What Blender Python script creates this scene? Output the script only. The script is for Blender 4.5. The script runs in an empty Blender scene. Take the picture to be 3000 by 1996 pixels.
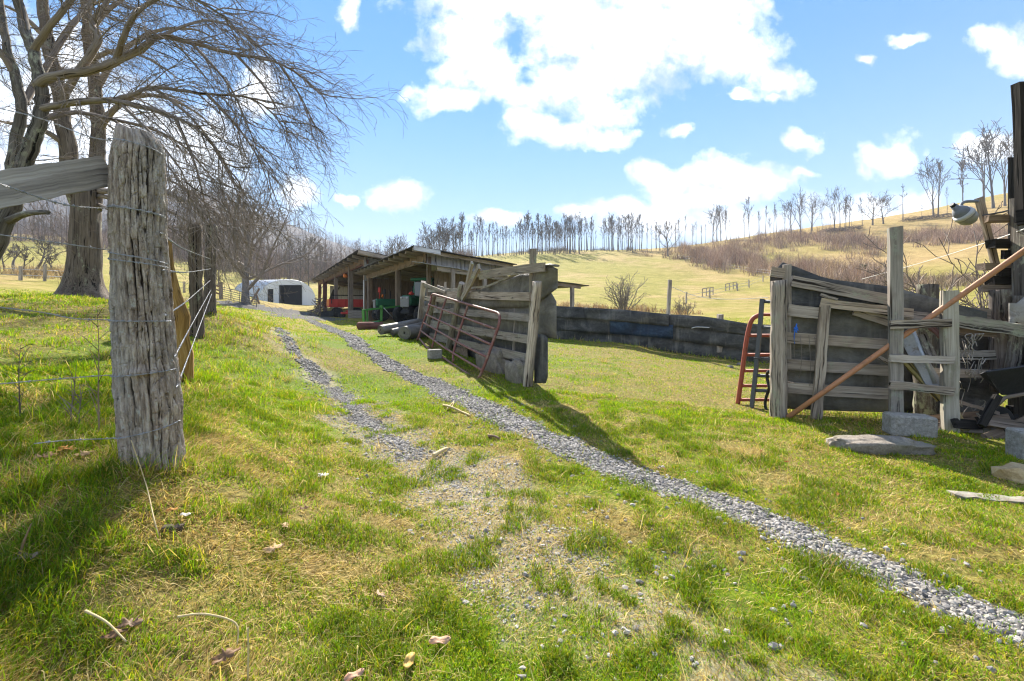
import bpy, math, random
import numpy as np
from mathutils import Vector, Matrix
random.seed(7)
RNG = np.random.default_rng(7)
SC = bpy.context.scene
C = SC.collection
F, CX, HY, CZ = 1333.0, 1500.0, 907.0, 1.4
R_ = random.uniform
V = Vector

def P(px, py, Y):
    """a point of the place that is Y metres ahead, from its place in the survey photograph"""
    return V(((px - CX) / F * Y, Y, CZ - (py - HY) / F * Y))

# ---------------------------------------------------------------- noise
_L = RNG.random((256, 256))
def vnoise(x, y):
    x = np.asarray(x, float); y = np.asarray(y, float)
    xi = np.floor(x).astype(int); yi = np.floor(y).astype(int)
    fx = x - xi; fy = y - yi
    fx = fx * fx * (3 - 2 * fx); fy = fy * fy * (3 - 2 * fy)
    a = _L[xi & 255, yi & 255]; b = _L[(xi + 1) & 255, yi & 255]
    c = _L[xi & 255, (yi + 1) & 255]; d = _L[(xi + 1) & 255, (yi + 1) & 255]
    return (a * (1 - fx) + b * fx) * (1 - fy) + (c * (1 - fx) + d * fx) * fy
def fbm(x, y, o=4):
    s = 0; a = .5; t = 0
    for i in range(o):
        s = s + a * vnoise(x * 2 ** i + 17 * i, y * 2 ** i + 31 * i); t += a; a *= .5
    return s / t

# ---------------------------------------------------------------- terrain
CTRL = []
def gp(px, py, Y):
    p = P(px, py, Y); CTRL.append((p.x, p.y, p.z))
def gw(x, y, z): CTRL.append((x, y, z))
for a in [(-1.2, .3, .05), (0, .3, 0), (1.2, .3, 0), (0, 1.0, 0), (0, 1.8, 0), (1, 1.8, 0), (1.9, 1.9, 0), (-.8, 1.7, .04), (-1.3, 1.2, .2), (-2.6, .6, .5)]: gw(*a)
for a in [(420, 1360, 2.6), (30, 1600, 1.9), (100, 1996, 1.5), (250, 1250, 3.2), (-300, 1300, 2.6),
          (2280, 1215, 6.06), (2625, 1222, 5.9), (2783, 1246, 5.5), (3000, 1290, 4.9), (3300, 1300, 4.8), (1555, 1120, 7.6), (1850, 1350, 4.2), (1216, 997, 13.5), (1248, 957, 18.5),
          (1084, 939, 28.9), (980, 928, 42), (750, 905, 46), (820, 970, 17), (1010, 1150, 7), (1200, 1300, 4.75),
          (960, 968, 18), (1300, 1155, 7.2), (575, 985, 7.9), (600, 910, 9.6), (640, 1100, 6.0), (560, 1180, 4.4), (650, 950, 13.5), (700, 905, 30),
          (230, 870, 14), (100, 950, 7), (100, 1100, 4.5), (-400, 1000, 5), (-600, 900, 12), (100, 805, 45), (-500, 790, 45), (50, 735, 110), (-500, 700, 110), (100, 690, 160), (400, 760, 120),
          (600, 850, 58), (560, 832, 72), (720, 878, 50), (800, 888, 72), (930, 895, 72), (930, 845, 115), (700, 830, 115), (820, 800, 170), (1040, 850, 110),
          (1630, 994, 17.5), (1867, 1015, 15.6), (1956, 1036, 14.8), (2256, 1068, 13.6), (2700, 1100, 12.5), (3100, 1100, 11), (1400, 960, 19),
          (1640, 935, 26), (1900, 950, 26), (2250, 960, 26), (2700, 955, 26), (1640, 918, 36), (1900, 928, 36), (2250, 930, 36), (2700, 920, 34), (3200, 900, 34),
          (1640, 906, 48), (1900, 912, 48), (2250, 905, 46), (2700, 875, 46), (3200, 840, 46),
          (1640, 850, 75), (1900, 855, 75), (2250, 845, 75), (2700, 800, 78), (3200, 740, 78),
          (1640, 795, 115), (1900, 795, 115), (2250, 770, 120), (2700, 712, 122), (3200, 640, 122),
          (1500, 742, 180), (1640, 736, 182), (1800, 736, 185), (2000, 726, 182), (2250, 690, 180), (2500, 658, 172), (2700, 633, 168), (2900, 600, 165), (3200, 545, 165),
          (1350, 758, 180), (1250, 775, 180), (1150, 800, 170), (1150, 870, 75), (1300, 850, 75), (1400, 800, 115),
          (1640, 750, 240), (2250, 705, 240), (2700, 655, 240), (3200, 570, 240), (1350, 775, 240)]: gp(*a)
for th in (-1.3, -.9, -.5, -.1, .3, .7, 1.1):
    gw(420 * math.sin(th), 420 * math.cos(th), 14); gw(3000 * math.sin(th), 3000 * math.cos(th), 0)
for th in (-1.3, 1.3):
    gw(30 * math.sin(th), 30 * math.cos(th), 2.5 if th < 0 else -.5); gw(8 * math.sin(th), 8 * math.cos(th), 1 if th < 0 else 0)

def _uv(X, Y):
    r = np.hypot(X, Y)
    th = np.clip(np.arctan2(X, Y), -1.35, 1.35)
    return th * 1.6, np.log(r + 2), r
_c = np.array(CTRL)
_cu, _cv, _cr = _uv(_c[:, 0], _c[:, 1])
_cs = _c[:, 2] / (_cr + 5)
def _phi(d2): return .5 * d2 * np.log(d2 + 1e-9)
_n = len(_c)
_K = _phi((_cu[:, None] - _cu) ** 2 + (_cv[:, None] - _cv) ** 2) + np.eye(_n) * 4e-4
_Pm = np.stack([np.ones(_n), _cu, _cv], 1)
_A = np.block([[_K, _Pm], [_Pm.T, np.zeros((3, 3))]])
_W = np.linalg.solve(_A, np.concatenate([_cs, np.zeros(3)]))

def gz(X, Y):
    X = np.atleast_1d(np.asarray(X, float)); Y = np.atleast_1d(np.asarray(Y, float))
    out = np.empty(X.shape)
    for i in range(0, len(X), 40000):
        x = X[i:i + 40000]; y = Y[i:i + 40000]
        u, v, r = _uv(x, y)
        k = _phi((u[:, None] - _cu) ** 2 + (v[:, None] - _cv) ** 2)
        s = k @ _W[:_n] + _W[_n] + _W[_n + 1] * u + _W[_n + 2] * v
        z = s * (r + 5)
        th = np.abs(np.arctan2(x, y))
        w = np.clip((th - 1.35) / 1.5, 0, 1)
        z = z * (1 - w * w * (3 - 2 * w))
        amp = np.clip(r / 40, 0, 1)
        z = z + (fbm(x * 1.7, y * 1.7, 3) - .5) * .07 * np.clip(r / 1.5, 0, 1) + (fbm(x * .09 + 9, y * .09, 3) - .5) * .9 * np.clip((r - 30) / 60, 0, 1)
        out[i:i + 40000] = z
    return out
def g1(x, y): return float(gz([x], [y])[0])
def ghit(px, py, y0=1.0, y1=900):
    """where the sight line through that point of the survey photograph meets the ground"""
    ys = np.geomspace(y0, y1, 500)
    X = (px - CX) / F * ys; Z = CZ - (py - HY) / F * ys
    g = gz(X, ys)
    b = np.nonzero(g >= Z)[0]
    if len(b) == 0: return V((X[-1], ys[-1], g[-1]))
    i = max(b[0], 1); lo, hi = ys[i - 1], ys[i]
    for _ in range(18):
        m = (lo + hi) / 2
        if g1((px - CX) / F * m, m) >= CZ - (py - HY) / F * m: hi = m
        else: lo = m
    x = (px - CX) / F * hi
    return V((x, hi, g1(x, hi)))
def onground(x, y, dz=0): return V((x, y, g1(x, y) + dz))

# ---------------------------------------------------------------- wheel tracks (plan lines)
def line_xy(pts): return np.array([[p.x, p.y] for p in (ghit(*q) for q in pts)])
TR_R = line_xy([(905, 938), (965, 962), (1060, 1022), (1150, 1074), (1290, 1137), (1430, 1202), (1570, 1268), (1710, 1328), (1850, 1387), (2050, 1452), (2254, 1532), (2500, 1633), (2761, 1756), (3000, 1857), (3400, 2030)])
TR_L = line_xy([(800, 950), (822, 972), (855, 1020), (925, 1095), (1005, 1170), (1085, 1250), (1180, 1315), (1260, 1375), (1400, 1460), (1560, 1560), (1750, 1690), (1950, 1840), (2120, 1990)])
ROAD = line_xy([(700, 896), (790, 905), (850, 915), (905, 932)])
def pdist(X, Y, L):
    """distance to a plan line and the fraction along it"""
    best = np.full(X.shape, 1e9); fr = np.zeros(X.shape)
    for i in range(len(L) - 1):
        a, b = L[i], L[i + 1]; d = b - a; l2 = d @ d
        t = np.clip(((X - a[0]) * d[0] + (Y - a[1]) * d[1]) / l2, 0, 1)
        q = np.hypot(X - a[0] - t * d[0], Y - a[1] - t * d[1])
        m = q < best; best[m] = q[m]; fr[m] = i + t[m]
    return best, fr
def gravel_mask(X, Y):
    """1 = dense gravel, 0 = turf"""
    n = (fbm(X * 3.1, Y * 3.1, 3) - .5)
    d, fr = pdist(X, Y, TR_R)
    w = .225 - .012 * np.clip(fr - 4, 0, 7) + n * .20
    a = np.clip((w - d) / .13 + .5, 0, 1)
    d2, f2 = pdist(X, Y, TR_L)
    w2 = np.where(f2 < 6.6, .125 + n * .34, -.03 + n * .6) - np.clip(2 - f2, 0, 2) * .05
    b = np.clip((w2 - d2) / .13 + .5, 0, 1) * np.where(f2 < 6, 1, .6)
    d3, f3 = pdist(X, Y, ROAD)
    c = np.clip((2.6 + n * 2.5 - d3) / .8, 0, 1)
    return np.maximum(np.maximum(a, b), c)
def worn_mask(X, Y):
    n = (fbm(X * 1.9 + 5, Y * 1.9, 3) - .5)
    d2, f2 = pdist(X, Y, TR_L)
    return np.clip((np.where(f2 > 4, .55, .3) + n * 1.1 - d2) / .3, 0, 1)
def dry_mask(X, Y):
    r = np.hypot(X, Y)
    n = fbm(X * .55 + 3, Y * .55, 3) * .6 + fbm(X * 1.7, Y * 1.7, 3) * .4
    side = np.clip((X - .5 - .12 * Y) / 2.0, 0, 1) * np.clip((Y - 2) / 2, 0, 1) * .16      # the yard is drier
    bank = np.exp(-((X + 1.3 + .42 * Y) / .9) ** 2) * np.clip((Y - 1.2) / 1.5, 0, 1) * .10
    return np.clip((n - .47 + side + bank) * 4.2 + .40, 0, 1)
HAZE = 0.0004; EXPO = 1.92
# ---------------------------------------------------------------- node helpers
class NT:
    def __init__(s, tree): s.t = tree; tree.nodes.clear()
    def n(s, typ, ins=None, **props):
        nd = s.t.nodes.new(typ)
        for k, v in props.items(): setattr(nd, k, v)
        for k, v in (ins or {}).items():
            sock = nd.inputs[k]
            if isinstance(v, bpy.types.NodeSocket): s.t.links.new(v, sock)
            else: sock.default_value = v
        return nd
    def math(s, op, a, b=0.0, c=None, clamp=False):
        i = {0: a, 1: b}
        if c is not None: i[2] = c
        return s.n('ShaderNodeMath', i, operation=op, use_clamp=clamp).outputs[0]
    def mix(s, fac, a, b, blend='MIX'):
        nd = s.n('ShaderNodeMix', {0: fac}, data_type='RGBA', blend_type=blend)
        for k, v in ((6, a), (7, b)):
            if isinstance(v, bpy.types.NodeSocket): s.t.links.new(v, nd.inputs[k])
            else: nd.inputs[k].default_value = v if len(v) == 4 else (*v, 1)
        return nd.outputs[2]
    def ramp(s, fac, stops):
        nd = s.n('ShaderNodeValToRGB', {0: fac})
        e = nd.color_ramp.elements
        while len(e) > 1: e.remove(e[0])
        for i, (p, c) in enumerate(stops):
            x = e[0] if i == 0 else e.new(p)
            x.position = p; x.color = (*c, 1) if len(c) == 3 else c
        return nd.outputs[0]
    def noise(s, vec, scale, detail=4, rough=.55, dist=0.0):
        return s.n('ShaderNodeTexNoise', {'Vector': vec, 'Scale': scale, 'Detail': detail, 'Roughness': rough, 'Distortion': dist}).outputs[0]
    def scl(s, vec, k, off=(0, 0, 0)):
        return s.n('ShaderNodeMapping', {'Vector': vec, 'Scale': k, 'Location': off}).outputs[0]
    def attr(s, name, out='Vector'): return s.n('ShaderNodeAttribute', attribute_name=name).outputs[out]
    def map(s, v, a, b, c, d): return s.n('ShaderNodeMapRange', {0: v, 1: a, 2: b, 3: c, 4: d}).outputs[0]
    def bump(s, h, dist, strength=1.0): return s.n('ShaderNodeBump', {'Height': h, 'Distance': dist, 'Strength': strength}).outputs[0]
    def out(s, col, rough=.85, nrm=None, metal=0.0, spec=.3, **kw):
        i = {'Base Color': col if isinstance(col, bpy.types.NodeSocket) else (*col, 1)[:4], 'Roughness': rough, 'Metallic': metal, 'Specular IOR Level': spec}
        if nrm is not None: i['Normal'] = nrm
        i.update(kw)
        b = s.n('ShaderNodeBsdfPrincipled', i)
        s.n('ShaderNodeOutputMaterial', {'Surface': b.outputs[0]})
        return b
def newmat(name):
    m = bpy.data.materials.new(name); m.use_nodes = True
    return m, NT(m.node_tree)
MATS = {}
def wood(name, dark, mid, light, lichen=0.0, moss=0.0, crack=.5, bump=.006):
    m, t = newmat(name)
    g = t.attr('g')
    fine = t.noise(t.scl(g, (1.6, 55, 55)), 1.0, 5, .65, .6)
    broad = t.noise(t.scl(g, (1.2, 7, 7)), 1.0, 3, .5, .3)
    f = t.math('ADD', t.math('MULTIPLY', fine, .65), t.math('MULTIPLY', broad, .35))
    col = t.ramp(f, [(.30, dark), (.50, mid), (.70, light)])
    ck = t.noise(t.scl(g, (.9, 26, 26), (3, 1, 7)), 1.0, 3, .5, 1.2)
    cm = t.map(ck, .30 + .05 * crack, .37 + .05 * crack, 0.0, 1.0)
    col = t.mix(cm, tuple(x * .22 for x in dark), col)
    if lichen:
        ln = t.noise(t.scl(g, (9, 14, 14), (5, 2, 1)), 1.0, 4, .7)
        lp = t.noise(t.scl(g, (1.5, 3, 3), (8, 3, 1)), 1.0, 2)
        lm = t.math('MULTIPLY', t.map(ln, .5, .62, 0, 1), t.map(lp, .62 - .25 * lichen, .75 - .25 * lichen, 0, 1))
        col = t.mix(lm, col, (.36, .37, .27))
    if moss:
        mn_ = t.noise(t.scl(g, (3, 6, 6), (2, 9, 4)), 1.0, 4, .65)
        col = t.mix(t.math('MULTIPLY', t.map(mn_, .55, .7, 0, 1), moss), col, (.12, .13, .035))
    rnd_ = t.n('ShaderNodeObjectInfo').outputs['Random']
    col = t.n('ShaderNodeHueSaturation', {'Saturation': t.map(rnd_, 0, 1, .75, 1.25), 'Value': t.map(t.math('FRACT', t.math('MULTIPLY', rnd_, 7.31)), 0, 1, .78, 1.16), 'Color': col}).outputs[0]
    stn = t.noise(t.scl(g, (2.2, 5, 5), (4, 8, 2)), 1.0, 3)
    col = t.mix(t.map(stn, .56, .70, 0, .45), col, mid if name.startswith('wood_d') else (.115, .08, .055))
    h = t.math('ADD', t.math('MULTIPLY', f, .7), t.math('MULTIPLY', cm, .6))
    t.out(col, .9, t.bump(h, bump), spec=.15)
    MATS[name] = m; return m
wood('wood_grey', (.15, .122, .097), (.37, .31, .255), (.60, .525, .445), lichen=.25)
wood('wood_lichen', (.135, .112, .09), (.325, .276, .226), (.53, .465, .39), lichen=.8, moss=.08)
wood('wood_post', (.15, .12, .094), (.41, .342, .278), (.68, .60, .505), lichen=.25, moss=.1, crack=.9, bump=.012)
wood('wood_mossy', (.16, .14, .11), (.36, .325, .27), (.55, .51, .43), lichen=.4, moss=.4, crack=.7)
wood('wood_brown', (.10, .076, .058), (.25, .19, .145), (.42, .33, .26))
wood('wood_warm', (.10, .065, .045), (.26, .17, .105), (.50, .35, .21))
wood('wood_white', (.36, .355, .375), (.58, .575, .595), (.74, .735, .755))
wood('wood_beam', (.09, .08, .073), (.29, .26, .235), (.50, .465, .43), crack=.1, bump=.008)
wood('wood_red', (.10, .05, .045), (.20, .10, .085), (.28, .16, .13))
wood('wood_yellow', (.20, .15, .05), (.42, .33, .12), (.58, .48, .22), moss=.3)
wood('wood_rotten', (.13, .075, .03), (.33, .20, .075), (.52, .37, .17), moss=.15)
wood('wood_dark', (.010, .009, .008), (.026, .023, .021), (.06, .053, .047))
wood('bark_grey', (.055, .048, .041), (.145, .127, .108), (.32, .30, .265), lichen=.55, moss=.05, crack=.8, bump=.02)
wood('bark_brown', (.058, .046, .038), (.155, .125, .102), (.30, .255, .215), lichen=.3, crack=.8, bump=.03)
wood('bark_far', (.085, .072, .063), (.17, .147, .13), (.28, .25, .225))
wood('twig', (.10, .08, .064), (.22, .18, .15), (.36, .31, .26))

def bark_post():
    m, t = newmat('bark_post')
    g = t.attr('g'); dep = t.attr('dep', 'Fac')
    n1 = t.noise(t.scl(g, (7, 26, 26)), 1.0, 6, .7)
    n2 = t.noise(t.scl(g, (2, 4, 4), (3, 3, 3)), 1.0, 3)
    col = t.ramp(n1, [(.32, (.12, .09, .068)), (.5, (.35, .285, .232)), (.70, (.64, .555, .475))])
    col = t.mix(t.map(n2, .45, .65, 0, .75), col, t.ramp(n1, [(.3, (.15, .13, .11)), (.7, (.54, .50, .45))]))
    col = t.mix(t.map(dep, .10, .50, 0.0, 1.0), (.030, .023, .018), col)   # colour falls to near black towards the bottom of the furrows
    li = t.noise(t.scl(g, (16, 20, 20), (7, 2, 5)), 1.0, 4, .7)
    col = t.mix(t.math('MULTIPLY', t.map(li, .58, .66, 0, .7), t.map(dep, .5, .8, 0, 1)), col, (.48, .49, .44))
    gr = t.noise(t.scl(g, (1.4, 3, 3), (1, 6, 2)), 1.0, 3)
    col = t.mix(t.map(gr, .66, .78, 0, .25), col, (.12, .125, .085))
    t.out(col, .9, t.bump(t.math('ADD', n1, t.math('MULTIPLY', t.noise(t.scl(g, (70, 40, 40)), 1.0, 4, .7), .7)), .012), spec=.15)
    MATS['bark_post'] = m
bark_post()

def belt(name, a, b, c, dirt=.4):
    m, t = newmat(name)
    o = t.n('ShaderNodeTexCoord').outputs['Object']
    n1 = t.noise(t.scl(o, (1.1, 1.1, 2.2)), 1.3, 5, .6, .4); n2 = t.noise(o, 14, 5, .7)
    col = t.ramp(t.math('ADD', t.math('MULTIPLY', n1, .75), t.math('MULTIPLY', n2, .25)), [(.34, a), (.5, b), (.68, c)])
    ds = t.noise(t.scl(o, (5, 5, .7)), 1.0, 4, .6)
    col = t.mix(t.map(ds, .55, .72, 0, dirt), col, (.22, .21, .18))
    t.out(col, .62, t.bump(n1, .05), spec=.35)
    MATS[name] = m
belt('belt_black', (.024, .024, .025), (.068, .067, .066), (.165, .16, .152), .65)
belt('belt_blue', (.010, .020, .042), (.018, .038, .075), (.06, .11, .17), dirt=.12)
belt('belt_olive', (.055, .05, .041), (.13, .12, .10), (.235, .218, .182), .6)
belt('carpet', (.09, .08, .07), (.18, .165, .145), (.29, .27, .24))
belt('tarp_dark', (.015, .018, .022), (.03, .034, .04), (.06, .066, .075), dirt=.1)

def paint(name, col, rough=.45, wear=.25, wcol=(.16, .09, .055), metal=0.0, spec=.45, scale=7):
    m, t = newmat(name)
    o = t.n('ShaderNodeTexCoord').outputs['Object']
    n1 = t.noise(o, scale, 6, .7); n2 = t.noise(o, scale * 6, 4, .6)
    c = t.mix(n2, tuple(x * .8 for x in col), tuple(min(1, x * 1.15) for x in col))
    c = t.mix(t.map(n1, .66 - .3 * wear, .74 - .3 * wear, 0, .85), c, wcol)
    t.out(c, t.map(n1, .3, .7, rough, min(1, rough + .3)), t.bump(n2, .002), metal=metal, spec=spec)
    MATS[name] = m
paint('gate_maroon', (.22, .085, .07), .5, .5, (.30, .20, .155))
paint('gate_red', (.33, .075, .04), .5, .35, (.20, .075, .05))
paint('gate_grey', (.075, .085, .10), .45, .2, (.14, .12, .10))
paint('pipe_copper', (.46, .21, .10), .45, .35, (.30, .15, .08), spec=.5, scale=5)
paint('green', (.055, .24, .035), .4, .15, (.03, .13, .02))
paint('green_dark', (.014, .14, .065), .35, .1, (.05, .05, .03))
paint('yellow', (.60, .42, .03), .45, .25)
paint('red', (.60, .045, .03), .45, .25, (.48, .13, .03))
paint('orange', (.75, .20, .02), .4, .1)
paint('black', (.014, .015, .017), .5, .1, (.05, .047, .045))
paint('rubber', (.022, .022, .022), .85, .35, (.09, .085, .075))
paint('tray_black', (.012, .013, .017), .38, .12, (.035, .035, .04))
paint('galv', (.46, .48, .50), .38, .3, (.32, .33, .34), metal=.55)
paint('wire', (.36, .37, .40), .5, .3, (.22, .19, .17), metal=.45)
paint('lamp_grey', (.17, .185, .21), .45, .3, (.20, .20, .20), metal=.2)
paint('lamp_refl', (.48, .50, .52), .35, .1, (.5, .5, .5))
paint('lamp_glass', (.25, .26, .25), .25, .3, (.24, .25, .25))
paint('tin_dark', (.035, .034, .034), .6, .5, (.075, .05, .035), metal=.2)
paint('tin_grey', (.34, .34, .345), .5, .45, (.20, .16, .13), metal=.3)
paint('tin_white', (.66, .67, .71), .5, .1, (.5, .5, .52))
paint('tin_roof', (.48, .51, .56), .45, .15, (.40, .38, .36), metal=.25)
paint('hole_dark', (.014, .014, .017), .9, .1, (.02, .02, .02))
paint('stalk', (.56, .44, .23), .7, .3, (.40, .28, .12))
paint('clod', (.07, .05, .035), .95, .3, (.14, .10, .07))
paint('sack', (.36, .34, .31), .7, .4, (.22, .19, .16))
paint('white', (.72, .72, .71), .6, .2, (.5, .48, .44))
paint('blue', (.03, .16, .62), .5, .05, (.03, .12, .45))
paint('grille', (.28, .28, .29), .4, .2, (.18, .18, .18))
def stone(name, a, b, c, scale=9, lich=.3):
    m, t = newmat(name)
    o = t.n('ShaderNodeTexCoord').outputs['Object']
    n1 = t.noise(o, scale, 6, .68); n2 = t.noise(o, scale * 7, 4, .7); n3 = t.noise(o, scale * .4, 3)
    col = t.ramp(t.math('ADD', t.math('MULTIPLY', n1, .6), t.math('MULTIPLY', n2, .4)), [(.32, a), (.5, b), (.68, c)])
    col = t.mix(t.map(n3, .52, .66, 0, lich), col, (.13, .13, .07))
    t.out(col, .9, t.bump(t.math('ADD', n1, t.math('MULTIPLY', n2, .3)), .02), spec=.2)
    MATS[name] = m
stone('concrete', (.17, .16, .14), (.34, .32, .285), (.52, .495, .45), 26, .3)
stone('rock', (.11, .09, .07), (.23, .20, .165), (.40, .355, .30), 8, .4)
stone('rock_warm', (.26, .17, .08), (.46, .34, .18), (.6, .5, .32), 7, .2)
def glass():
    m, t = newmat('cab_glass')
    t.out((.10, .13, .14), .08, spec=.8)
    MATS['cab_glass'] = m
glass()
def gravel_mat():
    m, t = newmat('gravel')
    tint = t.attr('tint', 'Color'); o = t.n('ShaderNodeTexCoord').outputs['Object']
    n = t.noise(o, 60, 4, .65)
    col = t.mix(t.map(n, .3, .7, 0, 1), t.mix(1.0, tint, (.72, .72, .74), 'MULTIPLY'), tint)
    t.out(col, .85, t.bump(n, .003), spec=.25)
    MATS['gravel'] = m
gravel_mat()
def blade_mat(name, tr=.45):
    m, t = newmat(name)
    col = t.attr('tint', 'Color')
    d = t.n('ShaderNodeBsdfDiffuse', {'Color': col}).outputs[0]
    x = t.n('ShaderNodeBsdfTranslucent', {'Color': t.mix(1.0, col, (1.0, 1.0, .72), 'MULTIPLY')}).outputs[0]
    gl = t.n('ShaderNodeBsdfGlossy', {'Color': (.9, .9, .85, 1), 'Roughness': .5}).outputs[0]
    s = t.n('ShaderNodeMixShader', {0: tr, 1: d, 2: x}).outputs[0]
    s = t.n('ShaderNodeMixShader', {0: .015, 1: s, 2: gl}).outputs[0]
    t.n('ShaderNodeOutputMaterial', {'Surface': s})
    MATS[name] = m
blade_mat('blade'); blade_mat('leaf_dry', .3)

def ground_mat():
    m, t = newmat('ground')
    o = t.n('ShaderNodeTexCoord').outputs['Object']
    dry = t.attr('dry', 'Fac'); grav = t.attr('grav', 'Fac'); far = t.attr('far', 'Fac'); worn = t.attr('worn', 'Fac'); brush = t.attr('brush', 'Fac')
    n1 = t.noise(o, 22, 6, .7); n2 = t.noise(o, 3.0, 5, .65); n3 = t.noise(o, .35, 5, .6); n4 = t.noise(o, .05, 4, .6)
    vo = t.n('ShaderNodeTexVoronoi', {'Vector': o, 'Scale': 34.0})
    # near turf: thatch, soil, green
    thatch = t.ramp(n1, [(.3, (.05, .036, .012)), (.5, (.19, .14, .045)), (.7, (.38, .29, .105))])
    green = t.ramp(n1, [(.3, (.03, .055, .004)), (.5, (.10, .15, .008)), (.7, (.20, .24, .016))])
    near = t.mix(t.math('ADD', t.math('MULTIPLY', dry, .8), t.math('MULTIPLY', t.math('SUBTRACT', n2, .5), 1.2), clamp=True), green, thatch)
    near = t.mix(t.math('MULTIPLY', worn, .7), near, t.ramp(n1, [(.3, (.16, .13, .09)), (.7, (.42, .36, .27))]))
    # pasture: cropped, yellow green, streaked along the contours
    st = t.noise(t.scl(o, (.45, 1.5, 5)), 1.0, 6, .75)
    st2 = t.noise(t.scl(o, (.9, 2.6, 7), (4, 4, 4)), 1.0, 5, .8)
    pas = t.ramp(t.math('ADD', t.math('MULTIPLY', st, .42), t.math('ADD', t.math('MULTIPLY', n3, .26), t.math('MULTIPLY', st2, .32))), [(.34, (.12, .125, .018)), (.46, (.26, .235, .045)), (.56, (.36, .305, .075)), (.70, (.49, .385, .135))])
    tan = t.ramp(st, [(.3, (.26, .185, .07)), (.5, (.43, .305, .125)), (.72, (.56, .42, .20))])
    pas = t.mix(t.map(t.math('ADD', n4, t.math('MULTIPLY', t.math('SUBTRACT', n3, .5), .5)), .5, .66, 0, .8), pas, tan)
    pas = t.mix(t.math('MULTIPLY', brush, .8), pas, t.ramp(t.math('ADD', t.math('MULTIPLY', n3, .5), t.math('MULTIPLY', st2, .5)), [(.32, (.20, .13, .055)), (.5, (.44, .29, .12)), (.68, (.60, .44, .21))]))
    col = t.mix(far, near, pas)
    gcol = t.mix(t.n('ShaderNodeSeparateColor', {0: vo.outputs['Color']}).outputs[0], (.13, .122, .112), (.33, .315, .295))
    gcol = t.mix(t.map(vo.outputs['Distance'], .35, .7, 0, .8), gcol, (.07, .066, .06))
    gm = t.map(t.math('ADD', grav, t.math('MULTIPLY', t.math('SUBTRACT', n2, .5), .7)), .4, .6, 0, 1)
    col = t.mix(gm, col, gcol)
    h = t.math('ADD', t.math('MULTIPLY', n1, .5), t.math('MULTIPLY', t.math('SUBTRACT', 1.0, vo.outputs['Distance']), t.math('MULTIPLY', gm, .8)))
    b1 = t.bump(h, .03)
    b2 = t.n('ShaderNodeBump', {'Height': t.math('ADD', st, t.math('ADD', st2, t.noise(o, 1.2, 5, .75))), 'Distance': t.math('MULTIPLY', far, .22), 'Strength': 1.0, 'Normal': b1}).outputs[0]
    t.out(col, .95, b2, spec=.1)
    MATS['ground'] = m
ground_mat()
def forest_floor(name, a, b):
    m, t = newmat(name)
    o = t.n('ShaderNodeTexCoord').outputs['Object']
    n = t.noise(t.scl(o, (1, 1, .35)), .06, 8, .75)
    t.out(t.mix(t.map(n, .35, .65, 0, 1), a, b), .95, spec=.05)
    MATS[name] = m
forest_floor('floor_far', (.065, .055, .05), (.16, .13, .105))
forest_floor('floor_near', (.085, .065, .05), (.17, .128, .095))

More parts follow.
